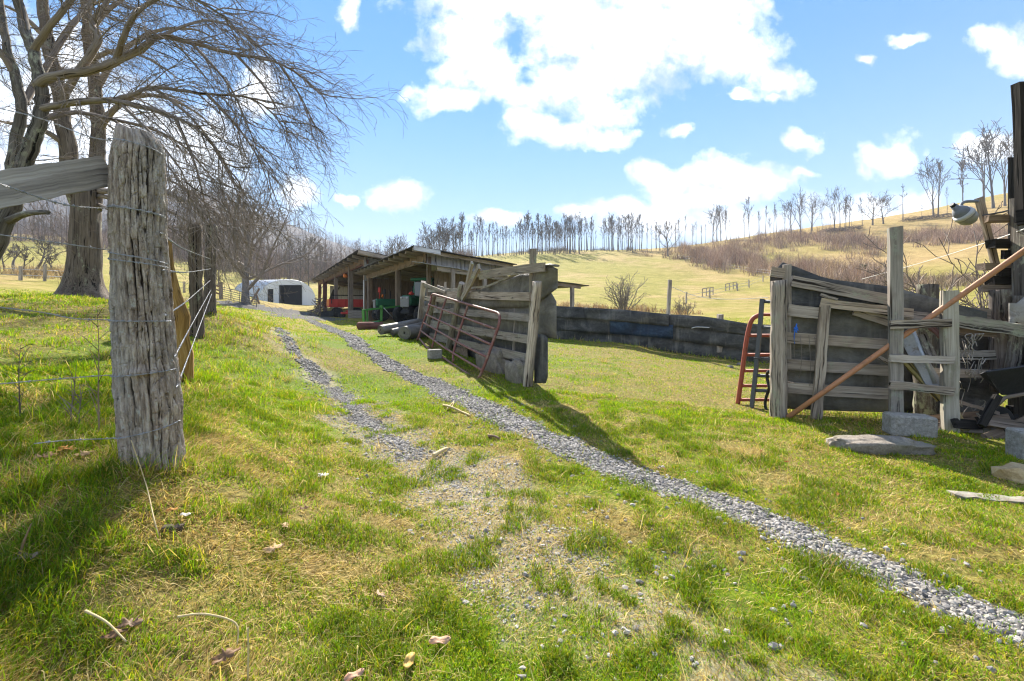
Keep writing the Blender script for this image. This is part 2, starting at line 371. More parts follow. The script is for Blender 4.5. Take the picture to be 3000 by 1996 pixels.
# ---------------------------------------------------------------- mesh builder
class MB:
    def __init__(s): s.v = []; s.f = []; s.g = []; s.sm = []
    def add(s, vs, fs, gs=None, smooth=False):
        b = len(s.v)
        s.v.extend(vs); s.g.extend(gs if gs is not None else [(p[0], p[1], p[2]) for p in vs])
        s.f.extend([tuple(i + b for i in f) for f in fs]); s.sm.extend([smooth] * len(fs))
    def plank(s, a, b, w, t, nrm=(0, -1, 0), seg=7, rough=.0035, warp=0.0, wend=None, tilt=0.0):
        a = V(a); b = V(b); ax = (b - a); L = ax.length; ax.normalize()
        nrm = V(nrm); side = ax.cross(nrm).normalized(); nrm = side.cross(ax).normalized()
        o = (R_(0, 90), R_(0, 90), R_(0, 90)); vs = []; gs = []
        wend = w if wend is None else wend
        bow = R_(-1, 1) * warp; bow2 = R_(-1, 1) * warp
        for i in range(seg + 1):
            u = i / seg; c = a.lerp(b, u) + side * (bow * math.sin(u * math.pi)) + nrm * (bow2 * math.sin(u * math.pi * 1.3))
            ww = (w + (wend - w) * u) / 2
            tw = tilt * (u - .5)
            for k, (sx, sy) in enumerate(((-1, -1), (1, -1), (1, 1), (-1, 1))):
                e = R_(-1, 1) * rough; e2 = R_(-1, 1) * rough * .6
                en = R_(-1, 1) * .012 if i in (0, seg) else 0
                q = c + side * (sx * ww + e) + nrm * (sy * t / 2 + e2 + sx * tw) + ax * en
                vs.append(tuple(q)); gs.append((u * L + o[0], sx * ww + o[1], sy * t / 2 + o[2]))
        fs = []
        for i in range(seg):
            for k in range(4):
                fs.append((i * 4 + k, i * 4 + (k + 1) % 4, i * 4 + 4 + (k + 1) % 4, i * 4 + 4 + k))
        fs.append((3, 2, 1, 0)); n = seg * 4; fs.append((n, n + 1, n + 2, n + 3))
        s.add(vs, fs, gs)
    def box(s, c, size, rot=None, bev=0.0):
        sx, sy, sz = [q / 2 for q in size]
        m = rot if rot is not None else Matrix.Identity(3)
        c = V(c)
        if bev <= 0:
            vs = [V((x, y, z)) for x in (-sx, sx) for y in (-sy, sy) for z in (-sz, sz)]
            fs = [(0, 1, 3, 2), (4, 6, 7, 5), (0, 4, 5, 1), (2, 3, 7, 6), (0, 2, 6, 4), (1, 5, 7, 3)]
        else:
            vs = []; idx = {}
            for x in (-1, 1):
                for y in (-1, 1):
                    for z in (-1, 1):
                        for ax in range(3):
                            p = [x * (sx - bev), y * (sy - bev), z * (sz - bev)]
                            p[ax] = (x * sx, y * sy, z * sz)[ax]
                            idx[(x, y, z, ax)] = len(vs); vs.append(V(p))
            fs = []
            for ax in range(3):
                o1, o2 = [q for q in range(3) if q != ax]
                for sg in (-1, 1):
                    l = []
                    for a, b in ((-1, -1), (1, -1), (1, 1), (-1, 1)):
                        k = [0, 0, 0]; k[ax] = sg; k[o1] = a; k[o2] = b
                        l.append(idx[(*k, ax)])
                    fs.append(tuple(l))
            for ax in range(3):
                o1, o2 = [q for q in range(3) if q != ax]
                for a in (-1, 1):
                    for b in (-1, 1):
                        k0 = [0, 0, 0]; k0[o1] = a; k0[o2] = b; k1 = list(k0); k0[ax] = -1; k1[ax] = 1
                        fs.append((idx[(*k0, o1)], idx[(*k1, o1)], idx[(*k1, o2)], idx[(*k0, o2)]))
            for x in (-1, 1):
                for y in (-1, 1):
                    for z in (-1, 1): fs.append(tuple(idx[(x, y, z, a)] for a in range(3)))
        s.add([tuple(m @ p + c) for p in vs], fs, [tuple(p) for p in vs])
    def tube(s, pts, rad, n=8, cap=True, rough=0.0, smooth=True, flat=1.0):
        pts = [V(p) for p in pts]; m = len(pts)
        if not hasattr(rad, '__len__'): rad = [rad] * m
        o = R_(0, 50); vs = []; gs = []; al = 0; prev = None
        ref = None
        for i, p in enumerate(pts):
            d = (pts[min(i + 1, m - 1)] - pts[max(i - 1, 0)])
            if d.length < 1e-9: d = V((0, 0, 1))
            d.normalize()
            if ref is None:
                ref = V((1, 0, 0)) if abs(d.x) < .8 else V((0, 1, 0))
            x = (ref - d * ref.dot(d))
            x = x.normalized() if x.length > 1e-6 else d.orthogonal().normalized()
            ref = x; y = d.cross(x)
            if i: al += (p - pts[i - 1]).length
            r = rad[i]
            for k in range(n):
                th = 2 * math.pi * k / n; rr = r * (1 + R_(-rough, rough)) if rough else r
                cx, sx = math.cos(th), math.sin(th)
                q = p + x * (cx * rr) + y * (sx * rr * flat)
                vs.append((q.x, q.y, q.z)); gs.append((al + o, cx * r + o, sx * r))
        fs = []
        for i in range(m - 1):
            for k in range(n):
                a = i * n + k; b = i * n + (k + 1) % n
                fs.append((a, b, b + n, a + n))
        s.add(vs, fs, gs, smooth)
        if cap and n > 3 and rad[0] > 0:
            b = len(s.v) - n * m
            s.f.append(tuple(b + k for k in reversed(range(n)))); s.sm.append(False)
            s.f.append(tuple(b + (m - 1) * n + k for k in range(n))); s.sm.append(False)
    def sheet(s, rows, t=.012, nrm=(0, -1, 0), smooth=True):
        """a bent sheet of thickness t from a grid of points (rows of equal length)"""
        R = len(rows); K = len(rows[0]); nrm = V(nrm).normalized() * t
        vs = [tuple(p) for r in rows for p in r] + [tuple(V(p) - nrm) for r in rows for p in r]
        o = R * K; fs = []
        for i in range(R - 1):
            for k in range(K - 1):
                a = i * K + k
                fs.append((a, a + 1, a + K + 1, a + K)); fs.append((o + a, o + a + K, o + a + K + 1, o + a + 1))
        e = [(i * K, (i + 1) * K) for i in range(R - 1)] + [((i + 1) * K + K - 1, i * K + K - 1) for i in range(R - 1)] + [(k + 1, k) for k in range(K - 1)] + [((R - 1) * K + k, (R - 1) * K + k + 1) for k in range(K - 1)]
        for a, b in e: fs.append((a, b, o + b, o + a))
        s.add(vs, fs, None, smooth)
    def lathe(s, c, axis, prof, n=24, smooth=True):
        """prof: (distance along the axis, radius)"""
        c = V(c); axis = V(axis).normalized(); x = axis.orthogonal().normalized(); y = axis.cross(x)
        vs = []; fs = []
        for d, r in prof:
            for k in range(n):
                th = 2 * math.pi * k / n
                vs.append(tuple(c + axis * d + x * (math.cos(th) * r) + y * (math.sin(th) * r)))
        for i in range(len(prof) - 1):
            for k in range(n):
                a = i * n + k; b = i * n + (k + 1) % n
                fs.append((a, b, b + n, a + n))
        fs.append(tuple(reversed(range(n)))); fs.append(tuple((len(prof) - 1) * n + k for k in range(n)))
        s.add(vs, fs, None, smooth)
    def build(s, name, mat, parent=None, loc=None):
        me = bpy.data.meshes.new(name)
        if parent is not None:
            r = parent
            while r.parent is not None: r = r.parent
            o = r.location.copy()
        else: o = V(loc) if loc is not None else V((0, 0, 0))
        va = np.array(s.v, dtype=np.float64) - np.array(o)
        me.from_pydata(va.tolist(), [], s.f)
        at = me.attributes.new('g', 'FLOAT_VECTOR', 'POINT')
        at.data.foreach_set('vector', np.array(s.g, dtype=np.float32).ravel())
        me.polygons.foreach_set('use_smooth', np.array(s.sm, dtype=bool))
        me.materials.append(MATS[mat]); me.update()
        ob = bpy.data.objects.new(name, me); C.objects.link(ob)
        if parent is not None: ob.parent = parent
        else: ob.location = o
        return ob
def rawmesh(name, mat, verts, faces_list, attrs=None, smooth=False):
    """faces_list: arrays (n, k) of vertex indices"""
    me = bpy.data.meshes.new(name)
    nv = len(verts); me.vertices.add(nv); me.vertices.foreach_set('co', np.asarray(verts, np.float32).ravel())
    loops = np.concatenate([f.ravel() for f in faces_list]).astype(np.int32)
    tot = np.concatenate([np.full(len(f), f.shape[1]) for f in faces_list]).astype(np.int32)
    start = np.concatenate([[0], np.cumsum(tot)[:-1]]).astype(np.int32)
    me.loops.add(len(loops)); me.loops.foreach_set('vertex_index', loops)
    me.polygons.add(len(tot)); me.polygons.foreach_set('loop_start', start); me.polygons.foreach_set('loop_total', tot)
    me.polygons.foreach_set('use_smooth', np.full(len(tot), smooth))
    for k, (typ, arr) in (attrs or {}).items():
        a = me.attributes.new(k, typ, 'POINT')
        a.data.foreach_set({'FLOAT': 'value', 'FLOAT_VECTOR': 'vector', 'FLOAT_COLOR': 'color'}[typ], np.asarray(arr, np.float32).ravel())
    me.update(calc_edges=True); me.validate()
    me.materials.append(MATS[mat])
    ob = bpy.data.objects.new(name, me); C.objects.link(ob)
    return ob
def tag(o, label=None, cat=None, group=None, kind=None):
    if label: o['label'] = label
    if cat: o['category'] = cat
    if group: o['group'] = group
    if kind: o['kind'] = kind
    return o
def thing(name, label, cat, loc, group=None):
    o = bpy.data.objects.new(name, None); C.objects.link(o); o.location = loc; o.empty_display_size = .2
    return tag(o, label, cat, group)
def solo(mb, name, mat, label, cat, loc, group=None):
    return tag(mb.build(name, mat, None, loc), label, cat, group)
def copy_thing(o, loc, rz, sc, label, group):
    c = o.copy(); C.objects.link(c); c.location = loc; c.rotation_euler = (0, 0, rz); c.scale = (sc, sc, sc)
    c['label'] = label; c['group'] = group
    for ch in list(o.children):
        d = ch.copy(); C.objects.link(d); d.parent = c
    return c
class Wall:
    """a vertical plane through two plan points; at() finds where a sight line meets it"""
    def __init__(s, a, b):
        s.a = V((a[0], a[1])); d = V((b[0], b[1])) - s.a; s.d = d.normalized(); s.n = V((s.d.y, -s.d.x))
        if s.n.dot(s.a) > 0: s.n = -s.n          # faces the camera
        s.n3 = V((s.n.x, s.n.y, 0)); s.d3 = V((s.d.x, s.d.y, 0))
    def at(s, px, py, off=0.0):
        k = (px - CX) / F; q = s.a + s.n * off
        Y = q.dot(s.n) / (k * s.n.x + s.n.y)
        return P(px, py, Y)
# ================================================================ SETTING
def make_ground():
    th = np.concatenate([np.linspace(-1.12, 1.12, 460), np.linspace(1.12, 2 * math.pi - 1.12, 72)[1:-1]])
    rr = np.geomspace(.3, 3200, 350)
    T, Rr = np.meshgrid(th, rr)
    X = (Rr * np.sin(T)).ravel(); Y = (Rr * np.cos(T)).ravel()
    X = np.append(X, 0); Y = np.append(Y, 0)
    Z = gz(X, Y)
    n = len(th); m = len(rr)
    i = np.arange(m - 1)[:, None] * n; k = np.arange(n)[None, :]; k2 = (k + 1) % n
    quads = np.stack([i + k, i + n + k, i + n + k2, i + k2], -1).reshape(-1, 4)
    k = np.arange(n); tris = np.stack([np.full(n, m * n), k, (k + 1) % n], -1)
    r = np.hypot(X, Y)
    grav = np.where(r < 75, gravel_mask(X, Y), 0)
    dirt = ((X + 6.5) ** 2 / 30 + (Y - 27) ** 2 / 170 < 1)      # bare yard before and inside the sheds
    worn = np.maximum(worn_mask(X, Y) * (r < 20), 0)
    worn = np.maximum(worn, np.clip((1.0 - np.abs((X + 7.0 + (Y - 24) * .42)) / 2.2), 0, 1) * np.clip((Y - 15) / 3, 0, 1) * np.clip((52 - Y) / 6, 0, 1))
    far = np.clip((r - 16) / 14, 0, 1)
    # scrub belt on the right of the hill
    brush = np.clip((X - 30) / 20, 0, 1) * np.clip((Y - 70) / 30, 0, 1) * np.clip((230 - Y) / 30, 0, 1) * (fbm(X * .03, Y * .03, 3) * 2.0 - .25)
    ob = rawmesh('ground', 'ground', np.stack([X, Y, Z], 1), [quads, tris],
                 {'dry': ('FLOAT', dry_mask(X, Y)), 'grav': ('FLOAT', grav), 'far': ('FLOAT', far), 'worn': ('FLOAT', worn), 'brush': ('FLOAT', np.clip(brush, 0, 1))}, True)
    tag(ob, kind='structure')
make_ground()

# ---------------------------------------------------------------- wooded hills
def ridge_mesh(name, mat, ridge, depth_front, z0, wob, rows=60, back=260):
    """a ridge through surveyed crest points, falling towards and away from the viewer"""
    px = np.array([q[0] for q in ridge], float); py = np.array([q[1] for q in ridge], float); yy = np.array([q[2] for q in ridge], float)
    u = np.linspace(px[0], px[-1], 200)
    cy = np.interp(u, px, py); cY = np.interp(u, px, yy)
    cx = (u - CX) / F * cY; cz = CZ - (cy - HY) / F * cY
    vs = []
    for j in range(rows + 1):
        s = j / rows
        if s < .8:
            a = s / .8; off = -depth_front * (1 - a); zz = z0 + (cz - z0) * (1 - (1 - a) ** 1.35)
        else:
            a = (s - .8) / .2; off = back * a; zz = cz - (cz - z0) * a * a
        k = (cY + off) / cY
        x = cx * k; y = cY + off
        z = zz + (fbm(x * wob, y * wob, 4) - .5) * (.14 * (cz - z0)) * math.sin(min(1, s / .8) * math.pi)
        vs.append(np.stack([x, y, z], 1))
    g = np.stack(vs)              # rows, cols, 3
    n = 200
    i = np.arange(rows)[:, None] * n; k = np.arange(n - 1)[None, :]
    q = np.stack([i + k, i + k + 1, i + n + k + 1, i + n + k], -1).reshape(-1, 4)
    ob = rawmesh(name, mat, g.reshape(-1, 3), [q], None, True)
    tag(ob, kind='structure')
    return g
MT = ridge_mesh('mountain', 'floor_far', [(-900, 440, 820), (-300, 510, 850), (0, 540, 880), (300, 560, 900), (520, 568, 900), (620, 576, 900), (740, 622, 930), (878, 676, 950), (948, 705, 980), (1044, 736, 1000), (1130, 762, 1010), (1250, 800, 1020), (1500, 840, 1050)], 600, 6, .006)
HL = ridge_mesh('wooded_hill', 'floor_near', [(-1100, 640, 250), (-400, 680, 255), (0, 690, 260), (250, 700, 262), (450, 705, 270), (560, 725, 275), (700, 758, 280), (820, 785, 290), (930, 806, 300), (1050, 822, 320), (1180, 832, 330), (1320, 840, 340)], 110, 10, .012, back=140)

def bare_wood(name, pts, hmin, hmax, mat, label, rnd, branches=9, tw=.012):
    """bare trees of a far wood: thin trunk and thin tapering branches, all as slivers"""
    n = len(pts); h = rnd.uniform(hmin, hmax, n); w = h * tw * rnd.uniform(.7, 1.3, n)
    lean = rnd.normal(0, .04, (n, 2))
    top = pts + np.stack([lean[:, 0] * h, lean[:, 1] * h, h], 1)
    V_ = []; T_ = []; base = 0; cl = []
    shade = rnd.uniform(.55, 1.25, n)
    hue = rnd.uniform(0, 1, n)
    colr = np.stack([.185 + .04 * hue, .145 + .01 * hue, .12 - .005 * hue], 1) * shade[:, None]
    def sliver(a, b, wid, col):
        nonlocal base
        d = b - a
        s1 = np.cross(d, np.tile([0.0, 1.0, .1], (len(a), 1))); s1 /= np.linalg.norm(s1, axis=1)[:, None] + 1e-9
        s2 = np.cross(d, s1); s2 /= np.linalg.norm(s2, axis=1)[:, None] + 1e-9
        q = [a + s1 * wid[:, None], a - s1 * wid[:, None] * .5 + s2 * wid[:, None] * .87, a - s1 * wid[:, None] * .5 - s2 * wid[:, None] * .87, b]
        m = len(a); V_.append(np.concatenate(q)); i = np.arange(m) + base
        T_.append(np.concatenate([np.stack([i, i + m, i + 3 * m], 1), np.stack([i + m, i + 2 * m, i + 3 * m], 1), np.stack([i + 2 * m, i, i + 3 * m], 1)]))
        cl.append(np.tile(col, (4, 1))); base += 4 * m
    sliver(pts - [0, 0, .6], top, w, colr)
    for b in range(branches):
        s = rnd.uniform(.25, .9, n)[:, None]
        a = pts + (top - pts) * s
        ang = rnd.uniform(0, 2 * math.pi, n); el = rnd.uniform(.35, 1.25, n); L = h * rnd.uniform(.12, .34, n) * (1.25 - s[:, 0])
        d = np.stack([np.cos(ang) * np.cos(el), np.sin(ang) * np.cos(el), np.sin(el)], 1) * L[:, None]
        sliver(a, a + d, w * .5, colr * 1.1)
        for k in range(2):
            a2 = a + d * rnd.uniform(.3, .8, (n, 1))
            ang = ang + rnd.normal(0, .7, n); el = np.clip(el + rnd.normal(.1, .35, n), -.2, 1.5); L2 = L * .6
            d2 = np.stack([np.cos(ang) * np.cos(el), np.sin(ang) * np.cos(el), np.sin(el)], 1) * L2[:, None]
            sliver(a2, a2 + d2, w * .34, colr * 1.2)
    col = np.concatenate(cl)
    ob = rawmesh(name, mat, np.concatenate(V_), [np.concatenate(T_)], {'tint': ('FLOAT_COLOR', np.concatenate([np.clip(col, 0, 1), np.ones((len(col), 1))], 1))})
    tag(ob, label, 'woods', kind='stuff')
    return ob
def sample_grid(g, n, rnd, lo=.05, hi=.86):
    R, K, _ = g.shape
    a = rnd.uniform(lo, hi, n) * (R - 1); b = rnd.uniform(0, 1, n) * (K - 1)
    i = np.minimum(a.astype(int), R - 2); k = np.minimum(b.astype(int), K - 2); fa = (a - i)[:, None]; fb = (b - k)[:, None]
    return (g[i, k] * (1 - fa) + g[i + 1, k] * fa) * (1 - fb) + (g[i, k + 1] * (1 - fa) + g[i + 1, k + 1] * fa) * fb
def diffuse_tint(name):
    m, t = newmat(name)
    t.out(t.attr('tint', 'Color'), .9, spec=.1); MATS[name] = m
diffuse_tint('bare_tint')
_r = np.random.default_rng(3)
bare_wood('mountain_woods', sample_grid(MT, 5200, _r), 13, 22, 'bare_tint', 'grey bare forest covering the hazy mountain on the left', _r, 5, .018)
bare_wood('hillside_woods', sample_grid(HL, 4200, _r, .02, .88), 7, 13, 'bare_tint', 'brown leafless woods on the near hillside behind the white arched building', _r, 9, .011)
# edge wood in the valley between the arched building and the hill
_x = _r.uniform(-150, -22, 520); _y = _r.uniform(128, 175, 520)
bare_wood('valley_woods', np.stack([_x, _y, gz(_x, _y)], 1), 8, 15, 'bare_tint', 'grey brown leafless woods along the far edge of the left pasture', _r, 12, .010)

# ---------------------------------------------------------------- scrub on the right hill
def thicket(name, cx, cy, h, label, rnd, stems=26, col=(.36, .26, .19), spread=1.0, thick=.04):
    n = len(cx) * stems
    X = np.repeat(cx, stems) + rnd.normal(0, .55 * spread, n); Y = np.repeat(cy, stems) + rnd.normal(0, .55 * spread, n)
    Z = gz(X, Y) - .1; H = np.repeat(h, stems) * rnd.uniform(.5, 1.15, n)
    a = np.stack([X, Y, Z], 1); ang = rnd.uniform(0, 6.283, n); le = rnd.uniform(.05, .75, n)
    b = a + np.stack([np.cos(ang) * le * H, np.sin(ang) * le * H, H], 1)
    s = np.stack([-np.sin(ang), np.cos(ang), np.zeros(n)], 1) * (thick * rnd.uniform(.6, 1.5, n))[:, None]
    s2 = np.stack([np.zeros(n), np.zeros(n), np.full(n, .02)], 1) + s * .3
    hue = np.repeat(rnd.normal(0, 1, len(cx)), stems)[:, None]
    c = (np.array(col) + hue * np.array([.03, .028, .012])) * (rnd.uniform(.5, 1.5, n) * np.repeat(rnd.uniform(.7, 1.3, len(cx)), stems))[:, None] + np.array([.03, .012, -.004]) * rnd.uniform(-1, 1, n)[:, None]
    vs = np.concatenate([a + s, a - s, a + s2, b]); i = np.arange(n)
    tr = np.concatenate([np.stack([i, i + n, i + 3 * n], 1), np.stack([i + n, i + 2 * n, i + 3 * n], 1)])
    # side twigs
    k = rnd.uniform(.35, .85, n)[:, None]; a2 = a + (b - a) * k; ang2 = ang + rnd.normal(0, 1.2, n); L = H * .4
    b2 = a2 + np.stack([np.cos(ang2) * L, np.sin(ang2) * L, L * .8], 1)
    o = len(vs); vs = np.concatenate([vs, a2 + s * .6, a2 - s * .6, b2]); tr = np.concatenate([tr, np.stack([o + i, o + i + n, o + i + 2 * n], 1)])
    cc = np.clip(np.concatenate([c, c, c, c * 1.15, c, c, c * 1.2]), .01, 1)
    ob = rawmesh(name, 'bare_tint', vs, [tr], {'tint': ('FLOAT_COLOR', np.concatenate([cc, np.ones((len(cc), 1))], 1))})
    if label: tag(ob, label, 'scrub', kind='stuff')
    return ob
def px_line(pts, n, jx, jy, rnd):
    """clump centres along a surveyed line on the hill"""
    q = np.array(pts, float); t = np.sort(rnd.uniform(0, len(q) - 1, n)); i = np.minimum(t.astype(int), len(q) - 2); f = (t - i)[:, None]
    m = q[i] * (1 - f) + q[i + 1] * f
    m[:, 0] += rnd.normal(0, jx, n); m[:, 1] += rnd.normal(0, jy, n)
    w = [ghit(a, b, 40) for a, b in m]
    return np.array([p.x for p in w]), np.array([p.y for p in w])
_bx, _by = px_line([(1960, 742), (2040, 748), (2110, 768), (2200, 775), (2330, 800), (2450, 812), (2560, 825)], 300, 42, 11, _r)
thicket('scrub', _bx, _by, _r.uniform(1.4, 4.4, len(_bx)), 'red brown leafless scrub along the fence line of the hill pasture', _r, 44, spread=1.6)
_bx, _by = px_line([(2080, 725), (2200, 722), (2300, 705), (2400, 700), (2480, 712), (2560, 735)], 190, 40, 13, _r)
thicket('scrub', _bx, _by, _r.uniform(1.4, 3.8, len(_bx)), 'dense grey brown scrub below the crest of the hill', _r, 44, spread=1.7)
_bx, _by = px_line([(2650, 705), (2760, 700), (2860, 690), (2960, 690)], 130, 40, 10, _r)
thicket('scrub', _bx, _by, _r.uniform(1.5, 3.6, len(_bx)), 'brown scrub patch high on the hill behind the yard lamp', _r, 44, spread=1.5)
_bx, _by = px_line([(2500, 845), (2650, 840), (2750, 835), (2880, 830)], 70, 40, 8, _r)
thicket('scrub', _bx, _by, _r.uniform(.8, 1.8, len(_bx)), 'pale tan brush at the hill foot behind the right plank fence', _r, 40, (.30, .22, .15), spread=1.2)
_bx, _by = px_line([(1300, 752), (1480, 741), (1650, 733), (1850, 733)], 170, 30, 3, _r)
thicket('scrub', _bx, _by, _r.uniform(.7, 2.2, len(_bx)), 'low grey undergrowth below the row of trees on the hill crest', _r, 30, (.24, .20, .165), spread=1.5)
_bx, _by = px_line([(1640, 904), (1760, 908), (1900, 914), (2080, 920)], 36, 30, 4, _r)
thicket('scrub', _bx, _by, _r.uniform(.4, 1.0, len(_bx)), 'orange tan weeds along the ditch behind the black belting fence', _r, 36, (.42, .29, .16), spread=.8)
_bx, _by = px_line([(-20, 800), (120, 808), (230, 812)], 40, 30, 3, _r)
thicket('scrub', _bx, _by, _r.uniform(.5, 1.3, len(_bx)), 'orange tan broom sedge along the far left pasture fence', _r, 36, (.50, .38, .20), spread=.8)
_bx = _r.uniform(-150, -16, 620); _by = 132 + _r.uniform(0, 1, 620) ** .8 * 50 + (_bx + 80) * .06
thicket('scrub', _bx, _by, _r.uniform(2.0, 5.5, len(_bx)), 'grey brown brushy undergrowth below the woods behind the arched building', _r, 40, (.27, .205, .165), 2.4, .05)
for (a, b, z, L) in [(2650, 2790, 640, 'grey pile of felled branches on the crest of the hill'), (2420, 2520, 672, 'smaller pile of felled branches lower along the hill crest')]:
    w = [ghit(x, z + 10 - (x - a) * .10, 60) for x in np.linspace(a, b, 14)]
    m = MB()
    for p in w:
        for _ in range(14):
            an = R_(0, 6.28); d = V((math.cos(an), math.sin(an) * .5, R_(-.1, .35))) * R_(.8, 2.4); q = p + V((R_(-1, 1), R_(-1, 1), R_(.1, 1.3)))
            m.tube([q - d, q + d * .3, q + d], [.06, .05, .02], 3)
    solo(m, 'brush_pile', 'twig', L, 'brush pile', w[0])

# ---------------------------------------------------------------- bare trees
def branch(mb, p, d, L, r, lev, prm, rng):
    n = max(3, int(prm['seg'] * (1 if lev else 1.6))); pts = [p.copy()]; rad = [r]; q = p.copy(); dd = d.normalized()
    for i in range(n):
        j = V((rng.gauss(0, 1), rng.gauss(0, 1), rng.gauss(0, 1))) * prm['kink'][min(lev, len(prm['kink']) - 1)]
        dd = (dd + j + V((0, 0, prm['trop'][min(lev, len(prm['trop']) - 1)]))).normalized()
        q = q + dd * (L / n); pts.append(q.copy()); rad.append(max(prm['rmin'], r * (1 - .78 * (i + 1) / n)))
    mb.tube(pts, rad, max(3, prm['sides'] - lev), cap=False)
    if lev < prm['lev']:
        k = prm['kids'][lev]
        k = max(1, int(k * rng.uniform(.75, 1.25)))
        for c in range(k):
            s = prm['first'][lev] + (1 - prm['first'][lev]) * ((c + rng.random()) / k); s = min(.98, s)
            i = min(n - 1, int(s * n)); f = s * n - i
            b = pts[i].lerp(pts[i + 1], f); t = (pts[i + 1] - pts[i]).normalized()
            az = rng.uniform(0, 6.283); x = t.orthogonal().normalized(); y = t.cross(x)
            an = prm['ang'][lev] * rng.uniform(.7, 1.3)
            nd = t * math.cos(an) + (x * math.cos(az) + y * math.sin(az)) * math.sin(an)
            rr = max(prm['rmin'], (rad[i] + (rad[i + 1] - rad[i]) * f) * rng.uniform(.45, .7))
            LL = L * prm['len'][lev] * rng.uniform(.65, 1.25) * (1.15 - .6 * (s if lev == 0 else .3))
            branch(mb, b, nd, LL, rr, lev + 1, prm, rng)
def bare_tree(name, base, h, r, prm, label, cat='tree', group=None, seed=0, mat='bark_far', lean=(0, 0)):
    rng = random.Random(seed)
    t = thing(name, label, cat, base, group)
    tr = MB(); cr = MB()
    b = V(base); d = V((lean[0], lean[1], 1)).normalized()
    # trunk
    n = 9; pts = [b - V((0, 0, .3))]; rad = [r * 1.5]; q = b.copy(); dd = d.copy()
    for i in range(n):
        pts.append(q.copy()); rad.append(max(prm['rmin'], r * (1 - .9 * i / n)) * (1.2 if i == 0 else 1))
        dd = (dd + V((rng.gauss(0, 1), rng.gauss(0, 1), 0)) * prm['tk'] + V((0, 0, .12))).normalized(); q = q + dd * (h * prm['trunk'] / n)
    tr.tube(pts, rad, 7, cap=False)
    K = prm['limbs']
    for c in range(K):
        s = prm['low'] + (1 - prm['low']) * (c + rng.random()) / K
        i = min(n - 1, int(s * n)) + 0
        i = max(1, min(n - 1, i + 1)); bb = pts[i]
        az = c * 2.4 + rng.uniform(-.5, .5); an = prm['lang'] * rng.uniform(.75, 1.25) * (1.1 - .45 * s)
        nd = V((math.cos(az) * math.sin(an), math.sin(az) * math.sin(an), math.cos(an)))
        branch(cr, bb, nd, h * prm['ll'] * (1.2 - .75 * s) * rng.uniform(.8, 1.2), rad[i] * rng.uniform(.45, .65), 0, prm, rng)
    tr.build('trunk', mat, t); cr.build('crown', mat, t)
    return t
TALL = dict(seg=4, kink=[.10, .16, .2], trop=[.10, .08, .05], rmin=.036, sides=5, lev=2, kids=[5, 3], first=[.3, .3], ang=[.55, .6], len=[.5, .5], limbs=9, low=.34, lang=.36, ll=.36, tk=.025, trunk=.98)
POLE = dict(TALL, limbs=6, low=.5, ll=.22, lang=.32, kids=[4, 2])
FORK = dict(TALL, limbs=8, low=.22, ll=.62, lang=.36, kids=[6, 4], trunk=.75)
BROAD = dict(TALL, limbs=9, low=.2, ll=.6, lang=.95, kids=[7, 4], trunk=.7, kink=[.16, .2, .25], tk=.06)
SNAG = dict(TALL, limbs=5, low=.5, ll=.12, lang=.9, kids=[3, 2])

_protos = {}
def ridge_tree(kind, px, py, ytop, label, k, group='bare trees along the crest of the right hill'):
    p = ghit(px, py, 70)
    while p.y > 235: py += 2; p = ghit(px, py, 70)
    h = (py - ytop) / F * p.y
    prm = {'tall': TALL, 'pole': POLE, 'fork': FORK, 'broad': BROAD, 'snag': SNAG}[kind]
    key = (kind, k % 5)
    p = p - V((0, 0, .2))
    if key not in _protos:
        nm = {'tall': 'slender_tree', 'pole': 'pole_tree', 'fork': 'forked_tree', 'broad': 'spreading_tree', 'snag': 'snag_tree'}[kind]
        o = bare_tree(nm, p, h, h * {'tall': .011, 'pole': .009, 'fork': .015, 'broad': .024, 'snag': .011}[kind], prm, label, 'tree', group, seed=hash(kind) % 1 + k * 7 + 11)
        _protos[key] = (o, h); return o
    o, h0 = _protos[key]
    return copy_thing(o, p, R_(0, 6.28), h / h0, label, group)
rnd = random.Random(5)
k = 0
# dense rank of the left crest
for i in range(80):
    px = 1272 + i * 5.4 + rnd.uniform(-3, 3)
    k += 1
    ridge_tree('tall' if rnd.random() < .6 else 'pole', px, 752 - (px - 1285) * .024 + rnd.uniform(-3, 3), 642 + rnd.uniform(-20, 40) - (px - 1285) * .03, 'slender bare tree in the close rank along the hill crest behind the shed', k)
for i in range(58):
    px = 1560 + i * 5.6 + rnd.uniform(-3, 3)
    if 1742 < px < 1768: continue
    k += 1
    ridge_tree('pole' if rnd.random() < .65 else 'tall', px, 736 + rnd.uniform(-2, 3), 628 + rnd.uniform(-8, 45), 'thin bare pole tree on the crest left of the lone spreading tree', k)
for px, yt, kd in [(1782, 632, 'tall'), (1793, 622, 'tall'), (1812, 640, 'pole'), (1840, 622, 'tall'), (1848, 618, 'fork'), (1860, 640, 'pole'), (1880, 650, 'pole'), (1895, 640, 'pole'), (1908, 652, 'pole'), (1922, 645, 'pole'), (1932, 655, 'tall'), (1978, 640, 'pole'), (1990, 636, 'tall')]:
    k += 1; ridge_tree(kd, px, 735, yt, 'bare tree in the open clump on the crest above the grey bush', k)
ridge_tree('broad', 1957, 752, 632, 'lone wide spreading bare tree at the top edge of the hill pasture', 0)
